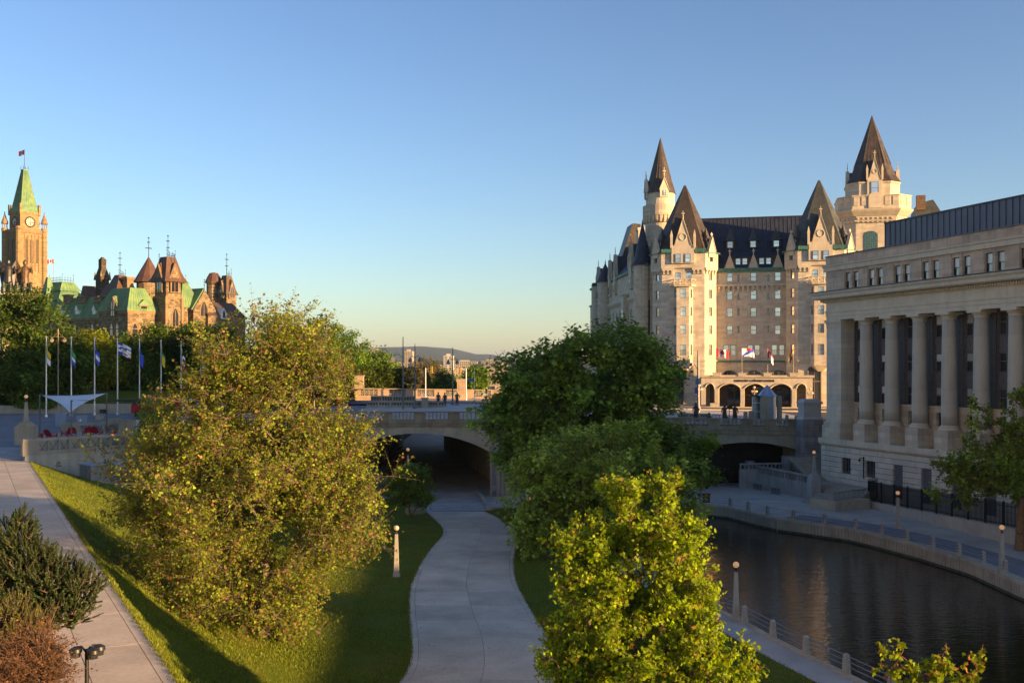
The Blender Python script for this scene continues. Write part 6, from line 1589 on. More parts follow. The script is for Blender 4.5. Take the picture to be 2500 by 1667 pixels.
# ================================================================== ON THE PLAZA DECK
def dk(px, dd): X = (px-CX)*dd/F; return (X, dd, zdeck(X,dd))
def pole_lamp(px, dd, ytop, label, name='street_lamp'):
    p = dk(px,dd); H = CZ+(HY-ytop)*dd/F-p[2]; o = empty(name, p, 0, label, 'street lamp', 'lamps on the plaza')
    MB().lathe([(.32,0),(.3,.5),(.14,.9),(.1,H*.6),(.07,H-.4),(.01,H)],n=10).build('post', postg, o)
    for s_ in (-1,1):
        MB().tube([(0,0,H-2.4),(s_*.5,0,H-2.0),(s_*.75,0,H-2.3)],.05,5).build('arm', postg, o)
        MB().lathe([(.06,H-2.25),(.12,H-2.4),(.34,H-2.9),(.36,H-3.0)],s_*.78,0,10).build('lamp_shade', postg, o)
        MB().lathe([(.2,H-3.0),(.16,H-3.15),(.01,H-3.2)],s_*.78,0,8).build('bulb', white, o)
    return o
pole_lamp(1013,172,838,'bronze street lamp with two bell shades near the left statues')
pole_lamp(1105,186,846,'bronze street lamp with two bell shades beside the stone pedestal')
p = dk(984,170); H = CZ+(HY-822)*170/F-p[2]; o = empty('light_mast', p, 0, 'tall plain mast with a curved arm lamp at the big maple edge', 'street lamp', 'lamps on the plaza')
MB().lathe([(.14,0),(.12,H*.5),(.06,H)],n=8).build('post', postg, o); MB().tube([(0,0,H*.70),(-.7,0,H*.76),(-1.4,0,H*.745),(-1.6,0,H*.72)],.05,5).build('arm', postg, o); MB().lathe([(.08,H*.725),(.3,H*.70),(.28,H*.66),(.05,H*.65)],-1.62,0,10).build('lamp_shade', globe, o)
p = dk(1703,176); H = CZ+(HY-855)*176/F-p[2]; o = empty('light_mast', p, 0, 'tall mast with a curved lamp arm and blue banners right of the big maple', 'street lamp', 'lamps on the plaza')
MB().lathe([(.13,0),(.11,H*.5),(.05,H)],n=8).build('post', postg, o); MB().tube([(0,0,H*.70),(-.6,0,H*.79),(-1.0,0,H*.80)],.05,5).build('arm', postg, o); MB().lathe([(.06,H*.805),(.26,H*.78),(.22,H*.75)],-1.1,0,10).build('lamp_shade', postg, o); MB().box(-.35,.35,-.02,.02,H*.46,H*.555).build('banner', MAT('banner_blue',(0.05,0.26,0.42),0.8,0.1), o); MB().box(-.45,-.06,-.02,.02,H*.32,H*.41).build('lower_banner', bluep, o)
def signal(px, dd, ytop, arm, label):
    p = dk(px,dd); H = CZ+(HY-ytop)*dd/F-p[2]; o = empty('traffic_light', p, 0, label, 'traffic light', 'traffic lights on the plaza')
    MB().lathe([(.13,0),(.1,H)],n=8).build('post', alum, o); MB().tube([(0,0,H-.4),(arm*.5,0,H-.1),(arm,0,H+.1)],.05,5).build('arm', alum, o)
    MB().box(arm-.22,arm+.22,-.2,.2,H-1.0,H+.3).build('housing', yellow, o)
    for k in range(3): MB().lathe([(.12,0),(.12,.06)],n=8).build('lens', blackm, o, loc=(arm,-.2,H+.08-.42*k)).rotation_euler = (R(90),0,0)
signal(1039,206,898,1.2,'traffic light with yellow housing before the bare tree')
signal(1138,206,900,-1.2,'traffic light with yellow housing beside the stone pedestal')
p = dk(1158,190); o = empty('street_sign', p, 0, 'thin pole with oval dark blue street sign right of the pedestal', 'sign'); H = CZ+(HY-896)*190/F-p[2]
MB().lathe([(.06,0),(.05,H)],n=8).build('post', alum, o); MB().poly_y([(.72*math.cos(k*math.pi/8)-.7,.22*math.sin(k*math.pi/8)+H-2.3) for k in range(16)],-.05,0).build('sign_plate', bluep, o)
p = dk(1127,209); o = empty('stone_pedestal', p, 0, 'tan stone pedestal pillar standing in the far parapet', 'pillar'); zz = lambda py: CZ+(HY-py)*209/F-p[2]
MB().box(-1.15,1.15,-1,1,0,zz(957)).box(-.85,.85,-.75,.75,zz(957),zz(932)).box(-1.0,1.0,-.9,.9,zz(932),zz(925)).box(-.5,.5,-.79,-.75,zz(953),zz(935)).build('block', wr, o); MB().box(-1.1,1.1,-1,1,zz(926),zz(924.5)).build('cap', wr, o)
p = dk(877,218); o = empty('stone_pedestal', p, 0, 'tan stone pillar in the far parapet beside the big maple', 'pillar'); MB().box(-.9,.9,-.8,.8,0,CZ+(HY-918)*218/F-p[2]).build('block', wr, o); MB().box(-1.05,1.05,-.95,.95,CZ+(HY-918)*218/F-p[2],CZ+(HY-916)*218/F-p[2]).build('cap', wr, o)
# low pierced walls round the stair well
def low_wall(a, b, yt, label, n, dd0, dd1, ph=1.0):
    A, B = dk(a,dd0), dk(b,dd1); L = math.hypot(B[0]-A[0],B[1]-A[1]); e = empty('stairwell_wall', A, math.atan2(B[1]-A[1],B[0]-A[0]), label, 'wall', 'low pierced walls on the plaza')
    H = CZ+(HY-yt)*dd0/F-A[2]
    MB().box(0,L,0,.3,H-.2,H).build('coping', mortar_c, e); MB().box(0,L,.02,.28,-.3,.4).build('plinth', mortar_c, e)
    for i in range(n+1): x = L*i/n; w = .28 if i % 4 == 0 else .1; MB().box(max(0,x-w/2),min(L,x+w/2),.03,.27,.4,H-.2).build('post', mortar_c, e)
    MB().box(0,L,.13,.16,.4,H-.2).build('backing', joint, e)
    return e
low_wall(895,1084,979.5,'near pierced low wall of the stair well on the plaza',26,176,176)
low_wall(905,1012,966,'rear pierced low wall of the stair well, upper on the plaza',16,196,196)
p = dk(1037,175); o = empty('wall_pillar', p, 0, 'short concrete pillar in the near stair well wall', 'pillar'); MB().box(-.55,.55,-.3,.5,0,1.55).build('block', mortar_c, o); MB().box(-.62,.62,-.37,.57,1.55,1.68).build('cap', mortar_c, o)
# bronze statues -----------------------------------------------------
def statue(loc, H, label, rz=0.0, pose='stand', mat=bronze, hat=False):
    """Coated figure: one continuous skinned body (legs, torso, arms, head) on a small plinth."""
    o = empty('statue', loc, rz, label, 'statue', 'bronze statues on the plaza')
    MB().lathe([(.42,0),(.40,.08),(.2,.09)],n=10).build('plinth', mat, o)
    k = (H-.08)/1.78
    if pose == 'bust':
        J = {'p':(0,0,.3),'c':(0,0,.62),'n':(0,0,.86),'h':(0,-.03,1.02),'t':(0,-.02,1.14),'sl':(-.24,0,.72),'el':(-.3,-.05,.42),'sr':(.24,0,.72),'er':(.3,-.05,.42)}
        E = [('p','c'),('c','n'),('n','h'),('h','t'),('c','sl'),('sl','el'),('c','sr'),('sr','er')]
        rad = dict(p=.26,c=.22,n=.075,h=.12,t=.08,sl=.12,el=.09,sr=.12,er=.09)
    else:
        J = {'p':(0,0,.92),'c':(0,0,1.30),'n':(0,0,1.50),'h':(0,-.03,1.63),'t':(0,-.02,1.74),
             'sl':(-.21,0,1.38),'el':(-.30,-.04,1.10),'wl':(-.24,-.18,.88),'sr':(.21,0,1.38),'er':(.31,-.02,1.10),'wr':(.25,-.14,.86),
             'hl':(-.10,0,.86),'kl':(-.12,-.03,.48),'al':(-.12,0,.07),'fl':(-.13,-.17,.04),'hr':(.10,0,.86),'kr':(.12,-.05,.48),'ar':(.13,.04,.07),'fr':(.14,-.13,.04)}
        if pose == 'raise': J['er'] = (.46,-.10,1.45); J['wr'] = (.60,-.15,1.72)
        if pose == 'point': J['el'] = (-.48,-.1,1.32); J['wl'] = (-.74,-.15,1.36)
        if pose == 'hip': J['er'] = (.46,.02,1.14); J['wr'] = (.22,-.1,.98)
        E = [('p','c'),('c','n'),('n','h'),('h','t'),('c','sl'),('sl','el'),('el','wl'),('c','sr'),('sr','er'),('er','wr'),('p','hl'),('hl','kl'),('kl','al'),('al','fl'),('p','hr'),('hr','kr'),('kr','ar'),('ar','fr')]
        rad = dict(p=.20,c=.20,n=.07,h=.115,t=.08,sl=.095,el=.07,wl=.05,sr=.095,er=.07,wr=.05,hl=.15,kl=.14,al=.07,fl=.05,hr=.15,kr=.14,ar=.07,fr=.05)
    names = list(J); me = bpy.data.meshes.new('body'); me.from_pydata([tuple(c_*k for c_ in J[n]) for n in names],[(names.index(a),names.index(b)) for a,b in E],[])
    b = inst('body', me, o, (0,0,.08)); md = b.modifiers.new('skin','SKIN'); md.use_smooth_shade = True
    for i, n in enumerate(names):
        sv = me.skin_vertices[0].data[i]; sv.radius = (rad[n]*k,rad[n]*k*.85); sv.use_root = (n == 'p')
    b.modifiers.new('sub','SUBSURF').levels = 1; b.modifiers['sub'].render_levels = 2; me.materials.append(mat)
    top = J['t'][2]*k+.08
    if hat: MB().lathe([(.20*k,top-.03),(.20*k,top),(.12*k,top+.01),(.11*k,top+.11),(.01,top+.13)],0,-.02,10).build('hat', mat, o)
    return o
for px, dd, H, lab, pose, hat in ((1070,182,2.3,'bronze statue standing against the near stair well wall','stand',True),(1086,181,2.25,'second bronze statue at the end of the stair well wall','stand',True),(1116,186,2.25,'bronze statue standing alone on the open pavers','hip',False)):
    statue(dk(px,dd), H, lab, rnd.uniform(-.4,.4), pose, hat=hat)
for px, yb, yt, lab, pose, hat in ((1699,1018,984,'leftmost tall bronze statue right of the big maple','stand',True),(1731,1018,997,'low bronze bust with hat on its pedestal','bust',True),(1769,1019,986,'bronze statue raising an arm in the statue group','raise',False),(1773,1019,1001,'low bronze bust in front of the statue group','bust',False),(1794,1019,986,'bronze statue reaching left at the right of the group','point',True)):
    dd = 150.5; z_ = zdeck((px-CX)*dd/F,dd); zb_ = CZ+(HY-yb)*dd/F; H = CZ+(HY-yt)*dd/F-zb_
    loc = ((px-CX)*dd/F,dd,z_)
    s_ = statue(loc, zb_+H-z_, lab, rnd.uniform(-.3,.3) if pose != 'point' else .1, pose, hat=hat)
o = empty('bronze_relief', dk(1782,150.6), 0, 'dark jagged bronze piece held up between the two group statues', 'sculpture'); zq = CZ+(HY-985)*150.6/F-dk(1782,150.6)[2]
MB().poly_y([(-.45,zq-.5),(-.1,zq-.75),(.3,zq-.6),(.5,zq-.2),(.2,zq),(-.2,zq-.05)],-.1,.12).tube([(-.1,0,0),(-.1,0,zq-.5)],.06,5).build('relief', bronze, o)
for px, lab in ((1752,'pair of black hoop bike stands left of the statue group'),):
    p = dk(px,150.2); o = empty('bike_stand', p, 0, lab, 'bike rack'); 
    for k in (-.5,0,.5): MB().tube([(k-.22,0,0),(k-.25,0,.9),(k-.1,0,1.25),(k+.1,0,1.25),(k+.25,0,.9),(k+.22,0,0)],.035,5).build('hoop', blackm, o)
# pointed steel kiosk with concrete fins and glass lift shelter
dd = 154.0; zk = lambda py: CZ+(HY-py)*dd/F; p = dk(1873,dd); z0 = p[2]
k_ = empty('steel_kiosk', p, R(8), 'pointed faceted steel kiosk between two concrete fins on the plaza', 'kiosk')
MB().lathe([(1.25,0),(1.25,zk(968)-z0),(1.45,zk(967)-z0),(.02,zk(940)-z0)],n=8,a0=R(22)).build('steel_body', steel, k_)
mb = MB(); [mb.tube([(1.46*math.cos(a),1.46*math.sin(a),zk(967)-z0),(.03*math.cos(a),.03*math.sin(a),zk(940)-z0)],.035,4) for a in [R(22)+k*math.pi/4 for k in range(8)]]; mb.build('roof_ribs', steel, k_)
for sx, w in ((-1.0,.85),(1.35,.5)): MB().box(sx-w/2,sx+w/2,-1.6,-.9,0,zk(966)-z0).build('concrete_fin', mortar_c, k_)
g_ = empty('glass_shelter', dk(1847,dd-.5), R(8), 'small glass shelter with dark sloping roof beside the steel kiosk', 'shelter')
zt2 = zk(966)-z0
for x in (-.62,.62): MB().box(x-.06,x+.06,-.06,.06,0,zt2).build('post', blackm if x > 0 else white, g_)
for z in (.3,zt2*.4,zt2*.72): MB().box(-.56,.56,-.04,.04,z,z+.09).build('rail', white, g_)
MB().box(-.56,.56,-.01,.01,.3,zt2-.1).build('pane', glassb, g_)
MB().poly_y([(-1.2,zt2),(1.1,zt2-.25),(1.2,zt2-.1),(-1.2,zt2+.15)],-.9,.9).build('roof', blackm, g_)
MB().tube([(1.0,0,zt2-.2),(.75,0,zt2*.5),(1.1,0,0)],.09,5).build('brace', blackm, g_)
for px, w, h, lab in ((1835,.8,1.7,'low concrete post left of the glass shelter'),(1820,.5,1.5,'narrow concrete post right of the statue group'),(1921,.35,1.3,'small concrete bollard right of the kiosk'),(1945,.5,1.2,'concrete bollard beside the bridge pier')):
    o = empty('concrete_post', dk(px,151.5), 0, lab, 'bollard', 'concrete posts on the plaza'); MB().box(-w/2,w/2,-.25,.25,0,h).build('post', mortar_c, o); MB().frus(0,0,h,w/2,.25,h+.12,w/4,.12).build('cap', mortar_c, o)
low_wall(1655,1735,1009,'short pierced wall behind the leftmost statue',12,156,156)
def candelabra(loc, H, label, rz=0.0):
    o = empty('candelabra_lamp', loc, rz, label, 'street lamp', 'many-globed lamps by the hotel')
    MB().lathe([(.22,0),(.2,.5),(.09,.8),(.06,H)],n=10).build('post', woodp, o)
    for k in range(5):
        a = k*2*math.pi/5; x, y = .45*math.cos(a), .45*math.sin(a)
        MB().tube([(0,0,H-.9),(x,y,H-1.0),(x,y,H-.75)],.03,4).build('arm', woodp, o)
        smooth_by_angle(MB().lathe([(.2*math.sin(math.pi*t/6)+.004,H-.55-.2*math.cos(math.pi*t/6)) for t in range(7)],x,y,10).build('globe', globe, o),80)
    smooth_by_angle(MB().lathe([(.24*math.sin(math.pi*t/6)+.004,H+.2-.24*math.cos(math.pi*t/6)) for t in range(7)],0,0,10).build('globe', globe, o),80)
for px, dd, yt, lab in ((1708,188,943,'many-globed lamp left of the hotel porch'),(1841.5,196,948,'many-globed lamp before the middle porch arch'),(1978,190,952,'many-globed lamp at the right corner of the porch')):
    p = dk(px,dd); candelabra(p, CZ+(HY-yt)*dd/F-p[2], lab)
p = dk(1706,182); H = CZ+(HY-870)*182/F-p[2]; o = flagpole(p, H, 'white pole with drooping dark red flag left of the hotel porch', r=.07, grp='flags on the plaza', mat=alum, ball=False); flag(o, H*.45, 2.2, 1.2, R(200), lambda u,v: 0 if int(v*5)%2 else 1, [FR,FW], .9)
pl_ = empty('porch_planter', frH.world(PU(1745),pv-1.2,zp_(994)), 0, 'dark planter box by the leftmost porch arch', 'planter'); MB().box(-.9,.9,-.4,.4,0,.8).build('box', mortar_c, pl_)
tag(MB().box(-20,20,-.2,.2,-.1,.14).build('forecourt_kerb', lime2, loc=frH.world((pu0+pu1)/2,pv-1.6,zp_(994)), rz=R(-13)), kind='structure')
# ================================================================== QUAY FURNITURE
pm2 = MAT('post_concrete',(0.36,0.33,0.285),0.9,0.12,2,0.12)
def rail_line(name, pts, z, label_p, label_r, rail_z, rr, tp, notch=True):
    me = MB().frus(0,0,0,.19,.17,1.02,.15,.13).frus(0,0,1.02,.15,.13,1.12,.06,.06).mesh('post', pm2)
    ord_ = ['first','second','third','fourth','fifth','sixth','seventh','eighth','ninth','tenth','eleventh','twelfth','thirteenth','fourteenth','fifteenth','sixteenth','seventeenth','eighteenth','nineteenth','twentieth']
    for i, (x, y, a) in enumerate(pts):
        o = empty('railing_post', (x,y,z), a, ord_[i]+' '+label_p, 'post', name+' posts'); inst('post', me, o)
        mb = MB(); [mb.box(-.04,.04,-.205,-.14,q-.03,q+.05) for q in rail_z]; mb.build('bracket', blackm, o)
    r = empty(name, (pts[0][0],pts[0][1],z), 0, label_r, 'railing')
    for q in rail_z:
        mb = MB(); mb.tube([(x-pts[0][0]+math.sin(a)*.10,y-pts[0][1]-math.cos(a)*.10,q) for x,y,a in pts], rr, 5); mb.build('rail', tp, r)
railm = MAT('rail_blue_grey',(0.20,0.23,0.28),0.45,0.1,metal=.4)
near = [(x-.12,y,a) for x,y,a in along([(WX(y_),y_) for y_ in (52,58,61.8,65.8,69.8,73,95,112)],4.02,1.9)]
rail_line('canal_railing', near, .3, 'concrete railing post on the near quay counted from the bottom edge', 'three-pipe railing along the near quay', (.38,.66,.95), .032, railm)
far_ = along(offset(QE[1:12],.3), 4.0, 1.0)[:20]
rail_line('quay_railing', far_, ZQ+.03, 'concrete railing post on the far quay counted from the bridge', 'cable railing along the far quay', (.35,.62,.9), .022, railm)
obelisk_lamp(((1797-CX)*70.3/F,70.3,.2), 3.75, 'globe lamp on slim concrete post at the near canal edge', block=False, mat=pm2)
p = G(2192,1290,ZQ); obelisk_lamp((p[0],p[1],ZQ+.03), 3.7, 'globe lamp before the middle of the picket fence', block=False, mat=pm2)
p = G(2446,1398,ZQ); obelisk_lamp((p[0],p[1],ZQ+.03), 3.7, 'globe lamp on the far quay near the right edge', block=False, mat=pm2)
pp = ramp.matrix_basis @ Vector((math.hypot(G(1979,1220,ZQ)[0]-G(1830,1186,ZQ)[0],G(1979,1220,ZQ)[1]-G(1830,1186,ZQ)[1])+.55,.15,3.3)); obelisk_lamp(tuple(pp), 2.7, 'globe lamp on the pillar of the ramp wall', block=False, mat=pm2)
p = G(968,1405,0.1); obelisk_lamp((p[0],p[1],.05), 4.0, 'globe lamp beside the path below the maple branches', block=False, mat=pm2)
p = G(1015,1252,0); o = empty('monument_lamp', p, 0, 'globe lamp on a fluted tapering stone base beside the landing', 'lamp', 'globe lamps on concrete posts')
MB().lathe([(1.25,0),(1.2,.5),(.95,.7),(.85,1.2),(.5,1.5),(.42,2.1),(.2,3.4),(.14,4.4)],n=8).build('stone_base', mortar_c, o); MB().tube([(0,0,4.4),(0,0,5.0)],.05,6).build('collar', blackm, o)
smooth_by_angle(MB().lathe([(.24*math.sin(math.pi*t/8)+.004,5.2-.24*math.cos(math.pi*t/8)) for t in range(9)],0,0,12).build('globe', globe, o),80)
p = ((996-CX)*133/F,133,0); H = CZ+(HY-1092)*133/F; obelisk_lamp(p, H, 'globe lamp in front of the left arch, behind the bush', block=False, mat=pm2)
p = G(1291,1301,0.15); o = empty('lamp_post', p, 0, 'slim concrete lamp post rising into the mid-green tree', 'lamp', 'globe lamps on concrete posts'); MB().frus(0,0,0,.26,.26,3.3,.11,.11).build('post', pm2, o); MB().lathe([(.02,3.3),(.2,3.45),(.2,3.6),(.02,3.75)],n=10).build('globe', globe, o)
p = G(998,1256,0); o = empty('fire_hydrant', p, 0, 'small yellow fire hydrant with blue cap by the stone lamp base', 'hydrant'); MB().lathe([(.2,0),(.2,.1),(.15,.14),(.15,.62),(.18,.65)],n=10).build('barrel', yellow, o); MB().lathe([(.18,.65),(.15,.78),(.05,.88)],n=10).build('cap', bluep, o); MB().tube([(-.26,0,.48),(.26,0,.48)],.07,8).build('nozzle', yellow, o)
bn = empty('waste_bin', G(1722,1226,ZQ), R(20), 'red brown wooden bin at the left end of the far quay', 'bin')
for i in range(6): MB().box(-.5+i*.17,-.36+i*.17,-.3,.3,0,1.0).build('slat', brownt, bn)
MB().box(-.58,.58,-.36,.36,1.0,1.1).build('lid', brownt, bn)
for k, (px, py) in enumerate(((1848,1195),(1892,1206))):
    o = empty('bike_rack', G(px,py,ZQ), R(-62), ('left','right')[k]+' black bike rack of close hoops below the ramp wall', 'bike rack', 'bike racks below the ramp wall')
    for i in range(6): MB().tube([(i*.3-.75,0,0),(i*.3-.75,0,.8),(i*.3-.55,0,.8),(i*.3-.55,0,0)],.03,5).build('hoop', blackm, o)
# black park lamp with three heads, bottom left
dl_ = 23.5; p = ((212-CX)*dl_/F, dl_, ZU); H = CZ+(HY-1583)*dl_/F-ZU
o = empty('park_lamp', p, 0, 'black park lamp with three hooded heads at the bottom left', 'street lamp')
MB().lathe([(.09,0),(.06,.4),(.045,H)],n=10).build('post', blackm, o)
for k, (x, y) in enumerate(((-.27,.05),(.16,-.05),(.17,.26))):
    MB().tube([(0,0,H-.08),(x*.5,y*.5,H+.05),(x,y,H+.02)],.025,6).build('arm', blackm, o)
    smooth_by_angle(MB().lathe([(.04,H+.04),(.13,H-.01),(.14,H-.08),(.125,H-.1)],x,y,14).build('hood', bronze, o),40); MB().lathe([(.12,H-.1),(.10,H-.2),(.03,H-.22)],x,y,12).build('lens', glassd, o)
# ================================================================== FAR CITY, TRUSS BRIDGE, HILLS
def tower_block(px0, px1, y0, y1, dd, mat, label, cols=4, rows=6, zb=-14.0, name='far_building', dep=25.0, gm=None, rz=0.0):
    a, b = W(px0,y0,dd), W(px1,y0,dd); w = (b[0]-a[0])/2; o = empty(name, ((a[0]+b[0])/2,dd,zb), rz, label, 'building', 'buildings across the river')
    h = a[2]-zb; hb = CZ+(HY-y1)*dd/F-zb
    MB().box(-w,w,0,dep,0,h).build('wall', mat, o); MB().box(-w*.5,w*.3,dep*.2,dep*.6,h,h+h*.05).build('roof_house', mat, o); MB().box(-w-.4,w+.4,-.4,dep+.4,h-.8,h-.2).build('cornice', mat, o)
    cw_, rh = 2*w/cols, (h-hb)/rows
    wm = MB().box(-cw_*.28,cw_*.28,-.25,.1,rh*.25,rh*.8).mesh('window', gm or glassd)
    for i in range(cols):
        for j in range(rows): inst('window', wm, o, (-w+cw_*(i+.5),0,hb+rh*j))
    return o
conw = MAT('far_white',(0.36,0.31,0.25),0.9,0.08); darkb = MAT('far_dark',(0.05,0.055,0.07),0.5,0.1); mid = MAT('far_grey',(0.25,0.225,0.19),0.9,0.1)
tower_block(987,1007,857,892,1500,conw,'tall cream tower block across the river',5,12)
tower_block(1007,1029,883,905,1450,brickr,'orange brick block right of the cream tower',4,5)
tower_block(996,1008,888,908,1430,darkb,'dark block in front of the cream tower',3,5)
tower_block(900,920,851,880,1600,mid,'building just above the dark trees left of the mast',4,6)
tower_block(1083,1106,868,905,1350,MAT('far_bright',(0.46,0.42,0.36),0.9,0.06),'white slab block behind the right plaza lamp',2,8)
tower_block(1108,1165,882,898,1700,conw,'long low white building above the truss bridge',12,3)
tower_block(1175,1222,880,896,1750,mid,'wide beige building at the right end of the far city',10,5)
tower_block(1149,1174,891,910,1300,darkb,'dark glass block above the truss bridge',6,5)
tower_block(1060,1085,893,910,1600,conw,'small pale block left of the white slab',4,3)
tower_block(960,985,886,905,1800,mid,'low pale building left of the cream tower',5,3)
tower_block(1208,1240,889,905,1500,conw,'small white building beside the maple',5,3)
tr = empty('truss_bridge', W(1095,905,900), R(3), 'tan steel truss bridge over the river far behind', 'bridge')
ox, oy, oz = W(1095,905,900)
zf = lambda py: CZ+(HY-py)*900/F-oz; xf = lambda px: (px-1095)*900/F
dkz = zf(938)
mb = MB().box(xf(1090),xf(1260),-4,4,dkz-1.2,dkz); mb.build('deck', tan, tr)
top = [(1095,930),(1108,905),(1118,895),(1128,905),(1150,910),(1172,905),(1183,897),(1196,905),(1225,912),(1250,905)]
for y in (-4,4):
    mb = MB(); mb.tube([(xf(a),y,zf(b)) for a,b in top],.55,5); mb.build('top_chord', tan, tr)
    for i in range(24):
        px = 1095+155*i/23; zt_2 = zf(float(np.interp(px,[a for a,_ in top],[b for _,b in top])))
        MB().tube([(xf(px),y,dkz),(xf(px),y,zt_2)],.3,4).build('vertical', tan, tr)
        if i < 23:
            px2 = 1095+155*(i+1)/23; z2_ = zf(float(np.interp(px2,[a for a,_ in top],[b for _,b in top]))); MB().tube([(xf(px),y,dkz if i%2 else zt_2),(xf(px2),y,z2_ if i%2 else dkz)],.25,4).build('diagonal', tan, tr)
for px in (1118,1183,1250): MB().box(xf(px)-2.5,xf(px)+2.5,-4.5,4.5,-15-oz,dkz-1.2).build('pier', conc, tr)
tag(MB().box(-1200,1500,620,1260,-14.4,-13.6).build('river', water_m), kind='structure')
# far bank wood and the long hill
def ridge(name, prof, dd, depth, zb, mat, label=None):
    mb = MB(); n = len(prof); rows = 5
    for r in range(rows+1):
        t = r/rows
        for (px, py) in prof:
            z = CZ+(HY-py)*dd/F; y = dd-depth*(1-t)
            mb.v.append(((px-CX)*dd/F, y, zb+(z-zb)*(math.sin(t*math.pi/2)**.8)+ (30*math.sin(px*.11+t*7)*t*(1-t) if depth>1000 else 0)))
    for (px,py) in prof: mb.v.append(((px-CX)*dd/F, dd+depth*2, zb))
    for r in range(rows+1):
        for i in range(n-1): a = r*n+i; mb.f.append((a,a+1,a+n+1,a+n)); mb.m.append(0)
    return tag(mb.build(name, mat, smooth=True), kind='structure')
hillm = MAT('hill_forest',(0.03,0.055,0.035),0.95,0.35,0.006,0.2)
prof = [(-400,872),(-100,868),(200,862),(500,858),(800,850),(905,848),(960,847),(1040,846.5),(1075,848.5),(1110,852),(1140,859),(1168,866),(1190,864.5),(1205,866),(1235,871),(1300,873),(1500,876),(2000,878),(2900,880)]
ridge('hills', prof, 9000, 2500, -14, hillm)
ridge('far_wood', [(-400,893),(400,892),(800,888),(930,884),(960,880),(1000,885),(1060,880),(1120,884),(1200,882),(1300,886),(2000,888),(2900,890)], 2600, 300, -14, hillm)
# ================================================================== TREES AND PLANTS
def np_mesh(name, V, faces_flat, sizes, mat, colors=None):
    me = bpy.data.meshes.new(name)
    me.vertices.add(len(V)); me.vertices.foreach_set('co', np.ascontiguousarray(V, dtype=np.float32).ravel())
    me.loops.add(len(faces_flat)); me.loops.foreach_set('vertex_index', np.asarray(faces_flat, dtype=np.int32))
    st = np.concatenate([[0], np.cumsum(sizes)[:-1]]).astype(np.int32)
    me.polygons.add(len(sizes)); me.polygons.foreach_set('loop_start', st); me.polygons.foreach_set('loop_total', np.asarray(sizes, dtype=np.int32))
    if colors is not None:
        ca = me.color_attributes.new('Col', 'FLOAT_COLOR', 'POINT')
        c4 = np.ones((len(V),4), dtype=np.float32); c4[:,:3] = colors; ca.data.foreach_set('color', c4.ravel())
    me.materials.append(mat); me.update(calc_edges=True); me.validate()
    return me
KITE = (np.array([(0,0,0),(.36,.5,.10),(0,1,0),(-.36,.5,.10)],float), [(0,1,2),(0,2,3)])
_st = [(0,0),(.22,.16),(.5,.12),(.40,.34),(.62,.56),(.26,.58),(0,1),(-.26,.58),(-.62,.56),(-.40,.34),(-.5,.12),(-.22,.16)]
MAPLE = (np.array([(0,.38,0)]+[(x,y,.16*abs(x)+(-.12 if y>.9 else 0)) for x,y in _st],float), [(0,1+i,1+(i+1)%12) for i in range(12)])
_s5 = [(0,0),(.5,.15),(.34,.38),(.5,.62),(.2,.6),(0,1),(-.2,.6),(-.5,.62),(-.34,.38),(-.5,.15)]
LOBE = (np.array([(x,y,.14*abs(x)) for x,y in _s5],float), [(0,1,2,8,9),(2,3,4,6,7,8),(4,5,6)])
def leaves(C, out, size, cols, rng, tpl=KITE, up=.5, droop=0.0, jit=.35):
    """Leaf mesh arrays at centres C: random turn, biased outwards and up; per-leaf colour."""
    T, fc = tpl; n = len(C); k = len(T)
    nrm = out*.5+rng.normal(size=(n,3))*.75; nrm[:,2] += up; nrm /= np.linalg.norm(nrm,axis=1)[:,None]+1e-9
    t = rng.normal(size=(n,3)); t[:,2] -= droop; t -= nrm*(t*nrm).sum(1)[:,None]; t /= np.linalg.norm(t,axis=1)[:,None]+1e-9
    b = np.cross(nrm,t); s = size*np.clip(1+rng.normal(size=n)*jit,.4,1.9)
    V = C[:,None,:]+s[:,None,None]*(T[None,:,0:1]*b[:,None,:]+T[None,:,1:2]*t[:,None,:]+T[None,:,2:3]*nrm[:,None,:])
    ff = np.concatenate([np.array(f) for f in fc]); sz = [len(f) for f in fc]
    FL = (ff[None,:]+(np.arange(n)*k)[:,None]).ravel(); SZ = np.tile(sz,n)
    return V.reshape(-1,3), FL, SZ, np.repeat(cols,k,axis=0)
def sample_ells(ells, n, rng, shell, boughs=0, br=1.0):
    if boughs:                                                       # clumps gather on boughs and leave gaps between them
        Q, dq = _ells(ells, boughs, rng, shell); k = rng.integers(0,len(Q),n); o = rng.normal(size=(n,3))*br; o[:,2] *= .6
        return Q[k]+o, dq[k]
    return _ells(ells, n, rng, shell)
def _ells(ells, n, rng, shell):
    w = np.array([e[3]*e[4]*e[5] for e in ells])**.75; idx = rng.choice(len(ells), n, p=w/w.sum()); E = np.array(ells,float)[idx]
    d = rng.normal(size=(n,3)); d /= np.linalg.norm(d,axis=1)[:,None]
    r = (shell+(1-shell)*rng.random(n))**.6*(1+.10*rng.normal(size=n))
    lump = 1+.10*np.sin(d[:,0]*5+E[:,0])*np.sin(d[:,2]*6+E[:,2])
    P = E[:,:3]+d*E[:,3:6]*(r*lump)[:,None]
    keep = np.ones(n,bool)
    for i, e in enumerate(ells):                                    # thin out what lies deep inside another lobe
        q = ((P-np.array(e[:3]))/np.array(e[3:6])); keep &= ~(((q**2).sum(1) < .30) & (idx != i))
    return P[keep], d[keep]
